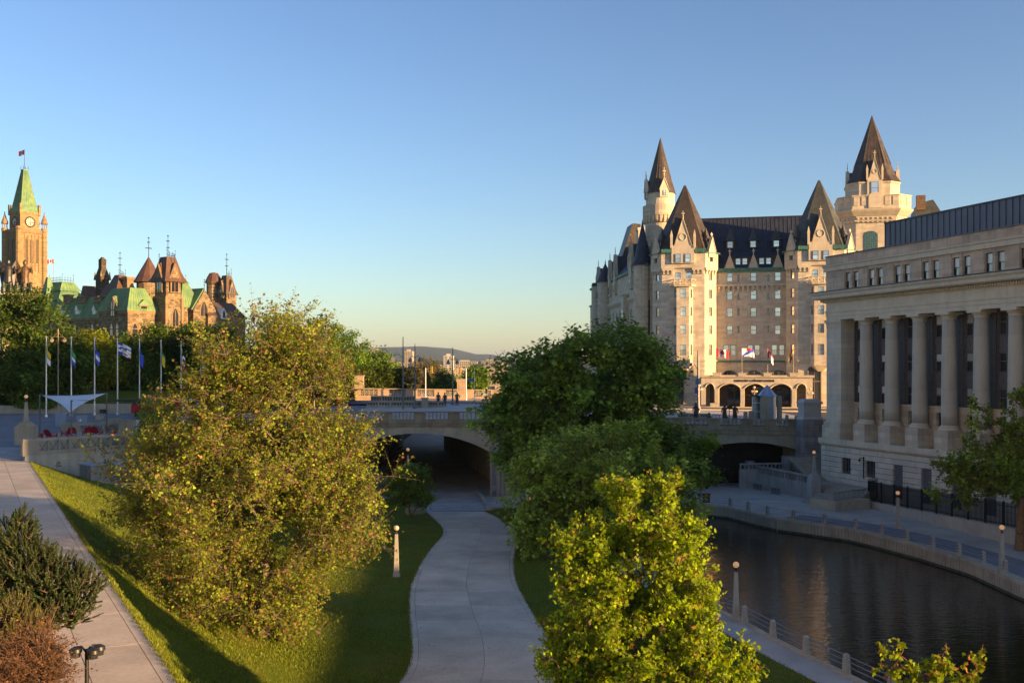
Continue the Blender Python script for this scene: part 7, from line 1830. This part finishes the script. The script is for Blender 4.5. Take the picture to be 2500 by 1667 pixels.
def branches(base, fork, tips, r0, tip_r, rng, n_side=5, wob=.12):
    """Limb skeleton: each clump joins the nearest limb node below it; radii from what each limb carries."""
    steps = 6; M_ = len(tips)*5+steps+2
    nodes = np.zeros((M_,3)); par = np.full(M_,-1); plen = np.zeros(M_); nodes[0] = base; cnt = 1
    for i in range(1,steps+1):
        p = np.array(base)+(np.array(fork)-np.array(base))*i/steps; p[:2] += rng.normal(size=2)*.06
        nodes[cnt] = p; par[cnt] = cnt-1; plen[cnt] = plen[cnt-1]+np.linalg.norm(p-nodes[cnt-1]); cnt += 1
    tr_top = cnt-1
    order = np.argsort(np.linalg.norm(tips-np.array(fork),axis=1))
    for ti in order:
        c = tips[ti]; dv = c-nodes[1:cnt]; dist = np.sqrt((dv*dv).sum(1))
        cost = dist+.22*plen[1:cnt]+np.where(dv[:,2]<-.2*dist,dist*.6,0)
        j = int(np.argmin(cost))+1; a = nodes[j]; L = np.linalg.norm(c-a); k = max(2,min(5,int(L/.9)+1)); prev = j
        sag = rng.normal(size=3)*wob*L
        for s in range(1,k+1):
            t = s/k; p = a+(c-a)*t+sag*math.sin(math.pi*t); p[2] += .10*L*math.sin(math.pi*t)
            nodes[cnt] = p; par[cnt] = prev; plen[cnt] = plen[prev]+np.linalg.norm(p-nodes[prev]); prev = cnt; cnt += 1
    N = nodes[:cnt]; P = par[:cnt]; w = np.zeros(len(N)); leafn = np.ones(len(N),bool); leafn[P[P>=0]] = False; w[leafn] = 1
    for i in range(len(N)-1,0,-1): w[P[i]] += w[i]
    rad = tip_r*np.power(np.maximum(w,1),.46); rad = np.minimum(rad,r0); rad[:tr_top+1] = np.linspace(r0*1.25,r0*.85,tr_top+1); rad[0] = r0*1.7
    ch = np.arange(1,len(N)); a, b = N[P[ch]], N[ch]; ra, rb = np.minimum(rad[P[ch]],rad[ch]*1.35), rad[ch]
    ra[:tr_top] = rad[:tr_top]
    return tubes(a,b,ra,rb,n_side)
def tubes(a, b, ra, rb, n=5):
    t = b-a; t /= np.linalg.norm(t,axis=1)[:,None]+1e-9
    ref = np.where(np.abs(t[:,2:3])>.9, np.array([[1.,0,0]]), np.array([[0,0,1.]])); u = np.cross(t,ref); u /= np.linalg.norm(u,axis=1)[:,None]+1e-9; v = np.cross(t,u)
    ang_ = np.arange(n)*2*np.pi/n; o = np.cos(ang_)[None,:,None]*u[:,None,:]+np.sin(ang_)[None,:,None]*v[:,None,:]
    V = np.concatenate([a[:,None,:]+o*ra[:,None,None], b[:,None,:]+o*rb[:,None,None]],axis=1)
    j = np.arange(n); k = (j+1)%n; f = np.stack([j,k,n+k,n+j],1).ravel()
    return V.reshape(-1,3), (f[None,:]+(np.arange(len(a))*2*n)[:,None]).ravel(), np.full(len(a)*n,4)
def pal(P, rng, cols, wts, clump_id, cl_var=.28, leaf_var=.18, top=None):
    n = len(clump_id); m = clump_id.max()+1
    C = np.array(cols,float); ci = rng.choice(len(cols),n,p=np.array(wts)/sum(wts)); c = C[ci]
    g = np.exp(rng.normal(size=m)*cl_var)[clump_id]*np.exp(rng.normal(size=n)*leaf_var)
    return np.clip(c*g[:,None],0,.9)
def tree(name, label, cat, base, fork, ells, nclump, nleaf, rc, size, cols, wts, r0=.28, tip_r=.02, seed=1, tpl=KITE, shell=.35, mat=leafm, bmat=bark, grp=None, flat=.65, up=.5, droop=0.0, twigs=0, tw_r=.012, tw_len=1.0, cl_var=.28, boughs=0, br=1.0):
    rng = np.random.default_rng(seed); P, d = sample_ells(ells, nclump, rng, shell, boughs, br); P[:,2] = np.maximum(P[:,2], base[2]+.25)
    root = empty(name, base, 0, label, cat, grp); B = np.array(base)
    V, FL, SZ = branches(base, fork, P, r0, tip_r, rng)
    if twigs:
        k = np.repeat(np.arange(len(P)),twigs); dirs = d[k]*.7+rng.normal(size=(len(k),3))*.7; dirs[:,2] += .25; dirs /= np.linalg.norm(dirs,axis=1)[:,None]
        a = P[k]-dirs*rc*.3; b = P[k]+dirs*rc*tw_len*(.6+.8*rng.random(len(k)))[:,None]
        v2, f2, s2 = tubes(a,b,np.full(len(k),tw_r),np.full(len(k),tw_r*.45),3); FL = np.concatenate([FL,f2+len(V)]); V = np.concatenate([V,v2]); SZ = np.concatenate([SZ,s2])
    inst('trunk', np_mesh('trunk', V-B, FL, SZ, bmat), root)
    ci = rng.integers(0,len(P),nleaf)
    if twigs and twigs > 2:                                          # leaves sit along the twigs
        tw = rng.integers(0,twigs,nleaf); kk = ci*twigs+tw; tt = .35+.75*rng.random(nleaf)
        C = a[kk]+(b[kk]-a[kk])*tt[:,None]+rng.normal(size=(nleaf,3))*rc*.16
    else:
        off = rng.normal(size=(nleaf,3))*rc*.55; off[:,2] *= flat; C = P[ci]+off
    C[:,2] = np.maximum(C[:,2], base[2]+.06)
    col = pal(P, rng, cols, wts, ci, cl_var)
    V, FL, SZ, CC = leaves(C, d[ci], size, col, rng, tpl, up, droop)
    inst('crown', np_mesh('crown', V-B, FL, SZ, mat, CC), root)
    return root
def ell(px, py, dd, rx, rz, ry=None, dy=0.0):                        # lobe centred on a pixel at distance dd, radii in pixels
    k = dd/F; x, y, z = W(px,py,dd); return (x,y+dy,z,rx*k,(ry if ry else rx*.9)*k,rz*k)
DG = [(0.15,0.27,0.04),(0.19,0.31,0.046),(0.115,0.215,0.032)]
MG = [(0.150,0.245,0.034),(0.185,0.28,0.038),(0.115,0.20,0.028)]
# big open maple, left of the path
zb_ = lawn_h(-14.6,61.5)
D = 61.5
tree('maple_tree', 'big open yellow-green maple with reddish twigs left of the path', 'tree', (-14.6,D,zb_-.1), (-14.4,D,zb_+4.2),
     [ell(665,835,D,80,55),ell(670,880,D,120,80),ell(600,905,D,115,95),ell(745,930,D,95,100),ell(650,1010,D,205,150),ell(520,1110,D,160,140),ell(770,1130,D,135,140),ell(610,1230,D,310,185),ell(400,1270,D,110,105),ell(850,1265,D,110,105),ell(600,1420,D,210,120),ell(600,1500,D,150,55)],
     2300, 185000, .55, .12, [(0.26,0.31,0.034),(0.21,0.27,0.034),(0.15,0.21,0.03),(0.36,0.16,0.085)], [5,4,3,1.6], .32, .012, 21, LOBE, .12, bmat=barkl, twigs=6, tw_r=.011, tw_len=2.1, up=.6, cl_var=.25, boughs=330, br=.75)
# dark big maple and the mid-green tree between path and canal
D = 113.0
tree('maple_tree', 'large dense dark green maple standing in front of the bridge pier', 'tree', (3.8,D+1,0), (5.5,D,5.5),
     [ell(1435,905,D,175,105),ell(1325,950,D,105,92),ell(1545,930,D,112,95),ell(1400,1030,D,190,100),ell(1570,1010,D,100,100),ell(1265,1030,D,62,85),ell(1610,1110,D,95,100),ell(1300,1090,D,80,70),ell(1480,1140,D,200,110),ell(1650,1190,D,70,60)],
     1500, 95000, 1.15, .36, DG+[(0.19,0.28,0.04)], [4,4,3,1.2], .5, .022, 22, LOBE, .45, up=1.3, cl_var=.3, twigs=1, tw_r=.03, boughs=250, br=1.05)
D = 95.0
tree('maple_tree', 'mid-green rounded tree with bare twigs near its top, before the dark maple', 'tree', (6.2,D,.15), (6.4,D,3.5),
     [ell(1420,1120,D,130,80),ell(1530,1140,D,110,80),ell(1340,1200,D,75,85),ell(1440,1210,D,150,100),ell(1330,1290,D,60,60),ell(1420,1310,D,110,70),ell(1560,1250,D,120,100)],
     900, 60000, .95, .25, [(0.32,0.43,0.07),(0.37,0.47,0.08),(0.26,0.36,0.06),(0.42,0.48,0.13)], [4,3,3,1.2], .36, .016, 23, LOBE, .4, bmat=barkl, up=1.3, cl_var=.3, twigs=3, tw_r=.018, tw_len=1.5, boughs=110, br=.85)
# young sunlit maple at the front
D = 40.0
tree('maple_tree', 'young maple with sunlit yellow leaves and orange shoot tips in front', 'tree', (4.8,D,.3), (4.75,D,3.6),
     [ell(1555,1235,D,100,72),ell(1480,1300,D,80,75),ell(1640,1305,D,82,78),ell(1555,1390,D,165,110),ell(1460,1480,D,90,105),ell(1660,1480,D,82,105),ell(1555,1560,D,180,110),ell(1730,1640,D,75,60),ell(1430,1620,D,75,85),ell(1580,1700,D,190,95)],
     1200, 66000, .44, .122, [(0.30,0.40,0.02),(0.25,0.36,0.024),(0.19,0.29,0.026),(0.46,0.25,0.05)], [5,5,3,.7], .16, .014, 24, LOBE, .35, bmat=bark, up=.2, droop=.9, twigs=4, tw_r=.012, tw_len=1.15, cl_var=.2, boughs=170, br=.34)
D = 32.0
tree('maple_tree', 'top shoots of a small maple with orange tips over the water at the bottom right', 'tree', (12.6,D,.3), (12.6,D,4.6),
     [ell(2165,1622,D,16,46),ell(2212,1605,D,18,52),ell(2255,1660,D,45,34),ell(2305,1632,D,16,48),ell(2352,1668,D,30,36),ell(2385,1632,D,16,46),ell(2230,1740,D,90,60),ell(2330,1750,D,90,60)],
     260, 3400, .20, .14, [(0.28,0.36,0.02),(0.23,0.32,0.02),(0.17,0.25,0.022),(0.46,0.18,0.06)], [5,4,2,1.4], .11, .012, 25, MAPLE, .2, bmat=MAT('red_twig',(0.22,0.09,0.05),0.8,0.2), up=.2, droop=.8, twigs=3, tw_r=.010, tw_len=1.3, cl_var=.15)
# tree by the picket fence, right edge
D = 96.0
tree('maple_tree', 'leafy green tree with brown trunk before the columned building at the right edge', 'tree', (*W(2492,1330,D)[:2],.4), W(2492,1215,D),
     [ell(2400,1120,D,90,70),ell(2360,1170,D,65,45),ell(2450,1060,D,60,60),ell(2440,1170,D,80,60),ell(2520,1120,D,90,90),ell(2570,1180,D,100,80),ell(2420,1020,D,28,40),ell(2520,1020,D,60,60)],
     420, 26000, .72, .21, [(0.20,0.28,0.036),(0.15,0.22,0.03),(0.26,0.31,0.042)], [4,3,2], .36, .02, 26, LOBE, .2, bmat=MAT('warm_bark',(0.24,0.13,0.07),0.95,0.3,3,0.3), twigs=4, tw_r=.02, tw_len=1.2, boughs=70, br=.8)
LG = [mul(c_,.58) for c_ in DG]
# left side trees
D = 166.0
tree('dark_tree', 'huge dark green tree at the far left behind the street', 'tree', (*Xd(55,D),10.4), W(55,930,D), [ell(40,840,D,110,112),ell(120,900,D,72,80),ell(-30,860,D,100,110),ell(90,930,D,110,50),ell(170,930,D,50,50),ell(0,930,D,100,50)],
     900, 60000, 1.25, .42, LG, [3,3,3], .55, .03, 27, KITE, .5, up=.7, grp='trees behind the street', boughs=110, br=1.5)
D = 180.0
tree('bright_tree', 'bright yellow-green tree between the third and fourth flagpoles', 'tree', (*Xd(232,D),12.6), W(232,935,D), [ell(225,855,D,52,55),ell(258,905,D,40,38),ell(200,900,D,35,40)],
     330, 17000, .95, .34, [(0.22,0.26,0.018),(0.16,0.21,0.016),(0.26,0.28,0.02)], [3,3,2], .3, .03, 28, KITE, .4, grp='trees behind the street')
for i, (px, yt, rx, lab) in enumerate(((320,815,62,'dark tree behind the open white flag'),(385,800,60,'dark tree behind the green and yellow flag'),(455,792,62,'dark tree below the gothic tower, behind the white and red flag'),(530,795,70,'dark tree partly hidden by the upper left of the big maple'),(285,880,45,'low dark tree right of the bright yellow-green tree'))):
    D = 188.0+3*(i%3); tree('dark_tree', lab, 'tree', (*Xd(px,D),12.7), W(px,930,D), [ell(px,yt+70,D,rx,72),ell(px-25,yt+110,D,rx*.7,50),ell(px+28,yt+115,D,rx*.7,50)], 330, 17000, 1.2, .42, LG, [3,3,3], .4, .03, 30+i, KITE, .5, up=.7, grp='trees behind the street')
for i, (px, py, rx, rz, D, lab, cl, zb2) in enumerate(((785,860,62,72,238,'dark tree rising right behind the big maple','d',11.5),(850,875,58,70,240,'dark rounded tree left of the plaza masts','d',10),(915,905,52,52,244,'dark tree sloping down towards the river','d',6),(700,860,70,60,236,'dark tree hidden behind the crown of the big maple','d',11.5),(935,925,38,26,232,'lighter green bush beyond the far parapet','m',6),(985,925,30,26,236,'pale green bush beyond the plaza mast','m',6),(890,930,40,26,230,'green bush beyond the parapet, left of the mast','m',7),(1075,935,40,22,232,'low dark shrub beside the right plaza lamp','d',6),(1160,925,20,26,225,'small tree behind the street sign','d',6))):
    tree('far_tree', lab, 'tree', (*Xd(px,D),zb2-1), W(px,py+rz*.6,D), [ell(px,py,D,rx,rz),ell(px-rx*.4,py+rz*.4,D,rx*.6,rz*.55),ell(px+rx*.45,py+rz*.45,D,rx*.6,rz*.55)], 240, 13000, 1.25, .42, DG if cl == 'd' else [(0.085,0.12,0.016),(0.065,0.10,0.014)], [1,1,1] if cl == 'd' else [1,1], .35, .03, 40+i, KITE, .5, up=.6, grp='trees beyond the plaza')
D = 230.0
tree('bare_tree', 'nearly bare dark twiggy tree behind the traffic light', 'tree', (*Xd(1045,D),6), W(1045,945,D), [ell(1040,915,D,44,40),ell(1070,925,D,35,28),ell(1010,925,D,26,28)], 420, 3600, .9, .26, DG, [1,1,1], .25, .035, 55, KITE, .2, twigs=6, tw_r=.045, tw_len=1.2, grp='trees beyond the plaza')
# bushes
def bush(name, label, ells, base, n, nl, rc, size, cols, seed, bm=bark, **kw): return tree(name, label, 'bush', base, (base[0],base[1],base[2]+.5), ells, n, nl, rc, size, cols, [1]*len(cols), .07, .012, seed, kw.pop('tpl',KITE), .4, bmat=bm, **kw)
D = 118.0; bush('round_bush', 'round green bush beside the stone lamp base at the landing', [ell(1003,1175,D,46,45),ell(1030,1210,D,28,28),ell(975,1200,D,35,35)], (*Xd(1003,D),.1), 220, 12000, .5, .19, MG, 60)
D = 122.0; bush('dark_bush', 'tall dark bush at the left edge of the big maple, before the terrace', [ell(385,1010,D,40,50),ell(400,1080,D,45,60),ell(360,1060,D,25,40)], (*Xd(395,D),2.0), 260, 12000, .6, .22, DG, 61)
D = 116.5; bush('flower_bush', 'small bush with white flowers at the retaining wall', [ell(137,1132,D,13,14),ell(128,1138,D,9,9)], (*Xd(137,D),lawn_h(Xd(137,D)[0],D)), 60, 900, .25, .12, [(0.05,0.08,0.02),(0.08,0.11,0.03),(0.6,0.58,0.5)], 62)
D = 104.0; bush('flower_bush', 'low bush with white blossom under the mid-green tree', [ell(1332,1312,D,30,16),ell(1365,1318,D,22,13)], (*Xd(1340,D),.3), 90, 2200, .35, .14, [(0.05,0.09,0.02),(0.04,0.075,0.016),(0.55,0.55,0.5)], 63)
D = 160.5; bush('hedge', 'clipped low hedge behind the leftmost flagpole', [ell(85,1000,D,26,14),ell(118,998,D,22,13),ell(60,1003,D,20,12)], (*Xd(90,D),10.9), 200, 8000, .6, .24, MG, 64)
# pines at the lower left: upright shoots of needles
def pine(label, ells, base, nsh, nn, cols, seed, bm=bark, length=.34, nl=.085):
    rng = np.random.default_rng(seed); P, d = sample_ells(ells, nsh, rng, .3); P[:,2] = np.maximum(P[:,2], base[2]+.2)
    root = empty('pine_tree', base, 0, label, 'tree', 'pines at the lower left'); B = np.array(base)
    ax = d*.55+rng.normal(size=P.shape)*.28; ax[:,2] += .8; ax /= np.linalg.norm(ax,axis=1)[:,None]
    V, FL, SZ = branches(base, (base[0],base[1],base[2]+1.2), P, .12, .010, rng)
    v2, f2, s2 = tubes(P,P+ax*length,np.full(len(P),.012),np.full(len(P),.005),4); FL = np.concatenate([FL,f2+len(V)]); V = np.concatenate([V,v2]); SZ = np.concatenate([SZ,s2])
    inst('trunk', np_mesh('trunk', V-B, FL, SZ, bm), root)
    k = np.repeat(np.arange(len(P)),nn); n = len(k); t = rng.random(n); q = rng.normal(size=(n,3)); q -= ax[k]*(q*ax[k]).sum(1)[:,None]*1.0; q /= np.linalg.norm(q,axis=1)[:,None]
    dr = q*.8+ax[k]*.75; dr /= np.linalg.norm(dr,axis=1)[:,None]; s_ = P[k]+ax[k]*(length*t)[:,None]; sd = np.cross(dr,ax[k]); sd /= np.linalg.norm(sd,axis=1)[:,None]+1e-9
    Lr = nl*(1-.35*t)*(.8+.4*rng.random(n)); w = .012
    V = np.stack([s_-sd*w,s_+sd*w,s_+dr*Lr[:,None]],1).reshape(-1,3); col = pal(P,rng,cols,[1]*len(cols),k,.25,.2)
    inst('crown', np_mesh('crown', V-B, np.arange(3*n), np.full(n,3), needle, np.repeat(col,3,axis=0)), root)
    return root
D = 31.0
pine('dark bushy pine with upright shoots over the upper path', [ell(60,1390,D,75,75),ell(120,1430,D,70,70),ell(40,1310,D,45,45),ell(55,1290,D,18,40),ell(195,1440,D,50,55),ell(20,1460,D,90,90),ell(140,1490,D,80,50)], (*Xd(60,D),ZU), 2400, 90, [(0.055,0.095,0.028),(0.075,0.12,0.032),(0.04,0.075,0.022)], 71)
D = 26.0
pine('small sunlit yellow-green pine at the left edge', [ell(25,1510,D,45,45),ell(55,1540,D,45,40),ell(-10,1560,D,60,60)], (*Xd(10,D),ZU), 420, 40, [(0.13,0.13,0.02),(0.10,0.11,0.02)], 72)
D = 22.5
tree('twig_shrub', 'brown twiggy shrub with dry leaves in the bottom left corner', 'bush', (*Xd(70,D),ZU), (Xd(70,D)[0],D,ZU+.5), [ell(50,1620,D,80,75),ell(100,1590,D,55,60),ell(10,1650,D,95,75),ell(125,1650,D,55,55)],
     620, 5200, .28, .055, [(0.24,0.11,0.05),(0.18,0.09,0.04),(0.10,0.06,0.03)], [3,3,2], .05, .008, 73, KITE, .1, bmat=MAT('tan_twig',(0.16,0.09,0.055),0.9,0.3), twigs=5, tw_r=.006, tw_len=1.5)
# unseen trees added on the right bank to break the sunlight into streaks
for i, (x, y, h) in enumerate(((62,52,15),(66,30,17),(60,8,15))):
    tree('shade_tree', ['tree outside the view on the right bank, nearest the columned building','middle tree outside the view on the right bank','tree outside the view on the right bank, nearest the camera'][i], 'tree', (x,y,.4), (x,y,5), [(x,y,h*.62,4.6,4.6,h*.34)], 160, 7000, 1.1, .42, MG, [1,1,1], .3, .03, 80+i, KITE, .3, grp='trees outside the view')
# grass blades over the nearer lawns
def grass(label, pts, cols, seed):
    rng = np.random.default_rng(seed); n = len(pts); a = rng.random(n)*2*np.pi; u = np.stack([np.cos(a),np.sin(a),np.zeros(n)],1)
    lean = rng.normal(size=(n,3))*.04; h = .07+.07*rng.random(n); tip = pts+lean; tip[:,2] = pts[:,2]+h; w = .022
    V = np.stack([pts-u*w,pts+u*w,tip],1).reshape(-1,3); C = np.array(cols)[rng.integers(0,len(cols),n)]*np.exp(rng.normal(size=(n,1))*.25)
    o = inst('grass', np_mesh('grass', V, np.arange(3*n), np.full(n,3), needle, np.repeat(C,3,axis=0))); return tag(o, label, 'grass', kind='stuff')
rg = np.random.default_rng(5)
_yt = np.linspace(2,Y1,400); _xl = np.array([sm(y,XL) for y in _yt]); _xr = np.array([sm(y,XR) for y in _yt])
Y = 38+74*rg.random(170000)**1.1; xa = -10.6-.516*(Y-33.5); xb = np.interp(Y,_yt,_xl); w = rg.random(len(Y)); X = xa+(xb-xa)*w
grass('short green grass on the sloping lawn left of the path', np.stack([X,Y,ZU*(1-w)**2+.02],1), [(0.13,0.17,0.014),(0.16,0.19,0.016),(0.10,0.14,0.012)], 91)
Y = 42+80*rg.random(60000); xa = np.interp(Y,_yt,_xr); xb = np.interp(Y,[b for a,b in WB],[a for a,b in WB])-2.3; w = rg.random(len(Y)); k = (xb-xa) > .4
grass('short green grass between the path and the canal', np.stack([xa+(xb-xa)*w,Y,.01+.16*w+.35*np.sin(np.pi*w)],1)[k], [(0.12,0.165,0.014),(0.14,0.18,0.016),(0.09,0.13,0.012)], 92)
def edge_pts(n, y0, y1, xf, zf_, spread):
    Y = y0+(y1-y0)*rg.random(n); return np.stack([xf(Y)+rg.normal(size=n)*spread,Y,np.full(n,0.)+zf_],1)
ed = np.concatenate([edge_pts(9000,40,Y1,lambda Y: np.interp(Y,_yt,_xl)-.05,.0,.09),edge_pts(9000,40,Y1,lambda Y: np.interp(Y,_yt,_xr)+.05,.0,.09),edge_pts(9000,30,112,lambda Y: -10.6-.516*(Y-33.5)+.06,ZU-.03,.09)])
grass('ragged tufts of grass along the path edges', ed, [(0.13,0.17,0.014),(0.16,0.19,0.016),(0.17,0.15,0.03)], 93)
# dry leaves and litter blown over the path
Y = 45+75*rg.random(700); w = rg.random(700)**2*.5; w = np.where(rg.random(700) < .5, w, 1-w); xa = np.interp(Y,_yt,_xl); xb = np.interp(Y,_yt,_xr)
V, FL, SZ, CC = leaves(np.stack([xa+(xb-xa)*w,Y,np.full(700,.012)],1), np.tile([0.,0,3.],(700,1)), .085, np.array([(.16,.09,.03),(.10,.12,.02),(.22,.15,.04)])[rg.integers(0,3,700)], rg, KITE, up=3.0)
tag(inst('fallen_leaves', np_mesh('fallen_leaves', V, FL, SZ, needle, CC)), 'small fallen leaves scattered along the edges of the path', 'leaf litter', kind='stuff')
# ------------------------------------------------------------------ air between here and the hills
hm = bpy.data.materials.new('haze'); hm.use_nodes = True; ht = hm.node_tree; ht.nodes.clear()
ho = ht.nodes.new('ShaderNodeOutputMaterial'); pv_ = ht.nodes.new('ShaderNodeVolumePrincipled'); ht.links.new(pv_.outputs[0], ho.inputs['Volume'])
pv_.inputs['Color'].default_value = (0.72,0.86,1.0,1); pv_.inputs['Density'].default_value = 4.5e-5; pv_.inputs['Anisotropy'].default_value = 0.3
tag(MB().box(-27000,27000,-27000,27500,-16,330).build('haze', hm), 'thin blue morning haze over the river valley', 'haze', kind='stuff')
# ------------------------------------------------------------------ tidy the hierarchy: thing > part > sub-part
def _depth(o):
    d = 0
    while o.parent: o = o.parent; d += 1
    return d
for o in [o for o in COL.objects if o.type == 'EMPTY' and o.parent]:
    M = o.matrix_basis.copy(); p = o.parent
    for ch in list(o.children):
        b = ch.matrix_basis.copy(); ch.parent = p; ch.matrix_basis = M @ b
    bpy.data.objects.remove(o)
again = True
while again:
    again = False
    for o in COL.objects:
        if _depth(o) > 2:
            p = o.parent; b = o.matrix_basis.copy(); o.parent = p.parent; o.matrix_basis = p.matrix_basis @ b; again = True
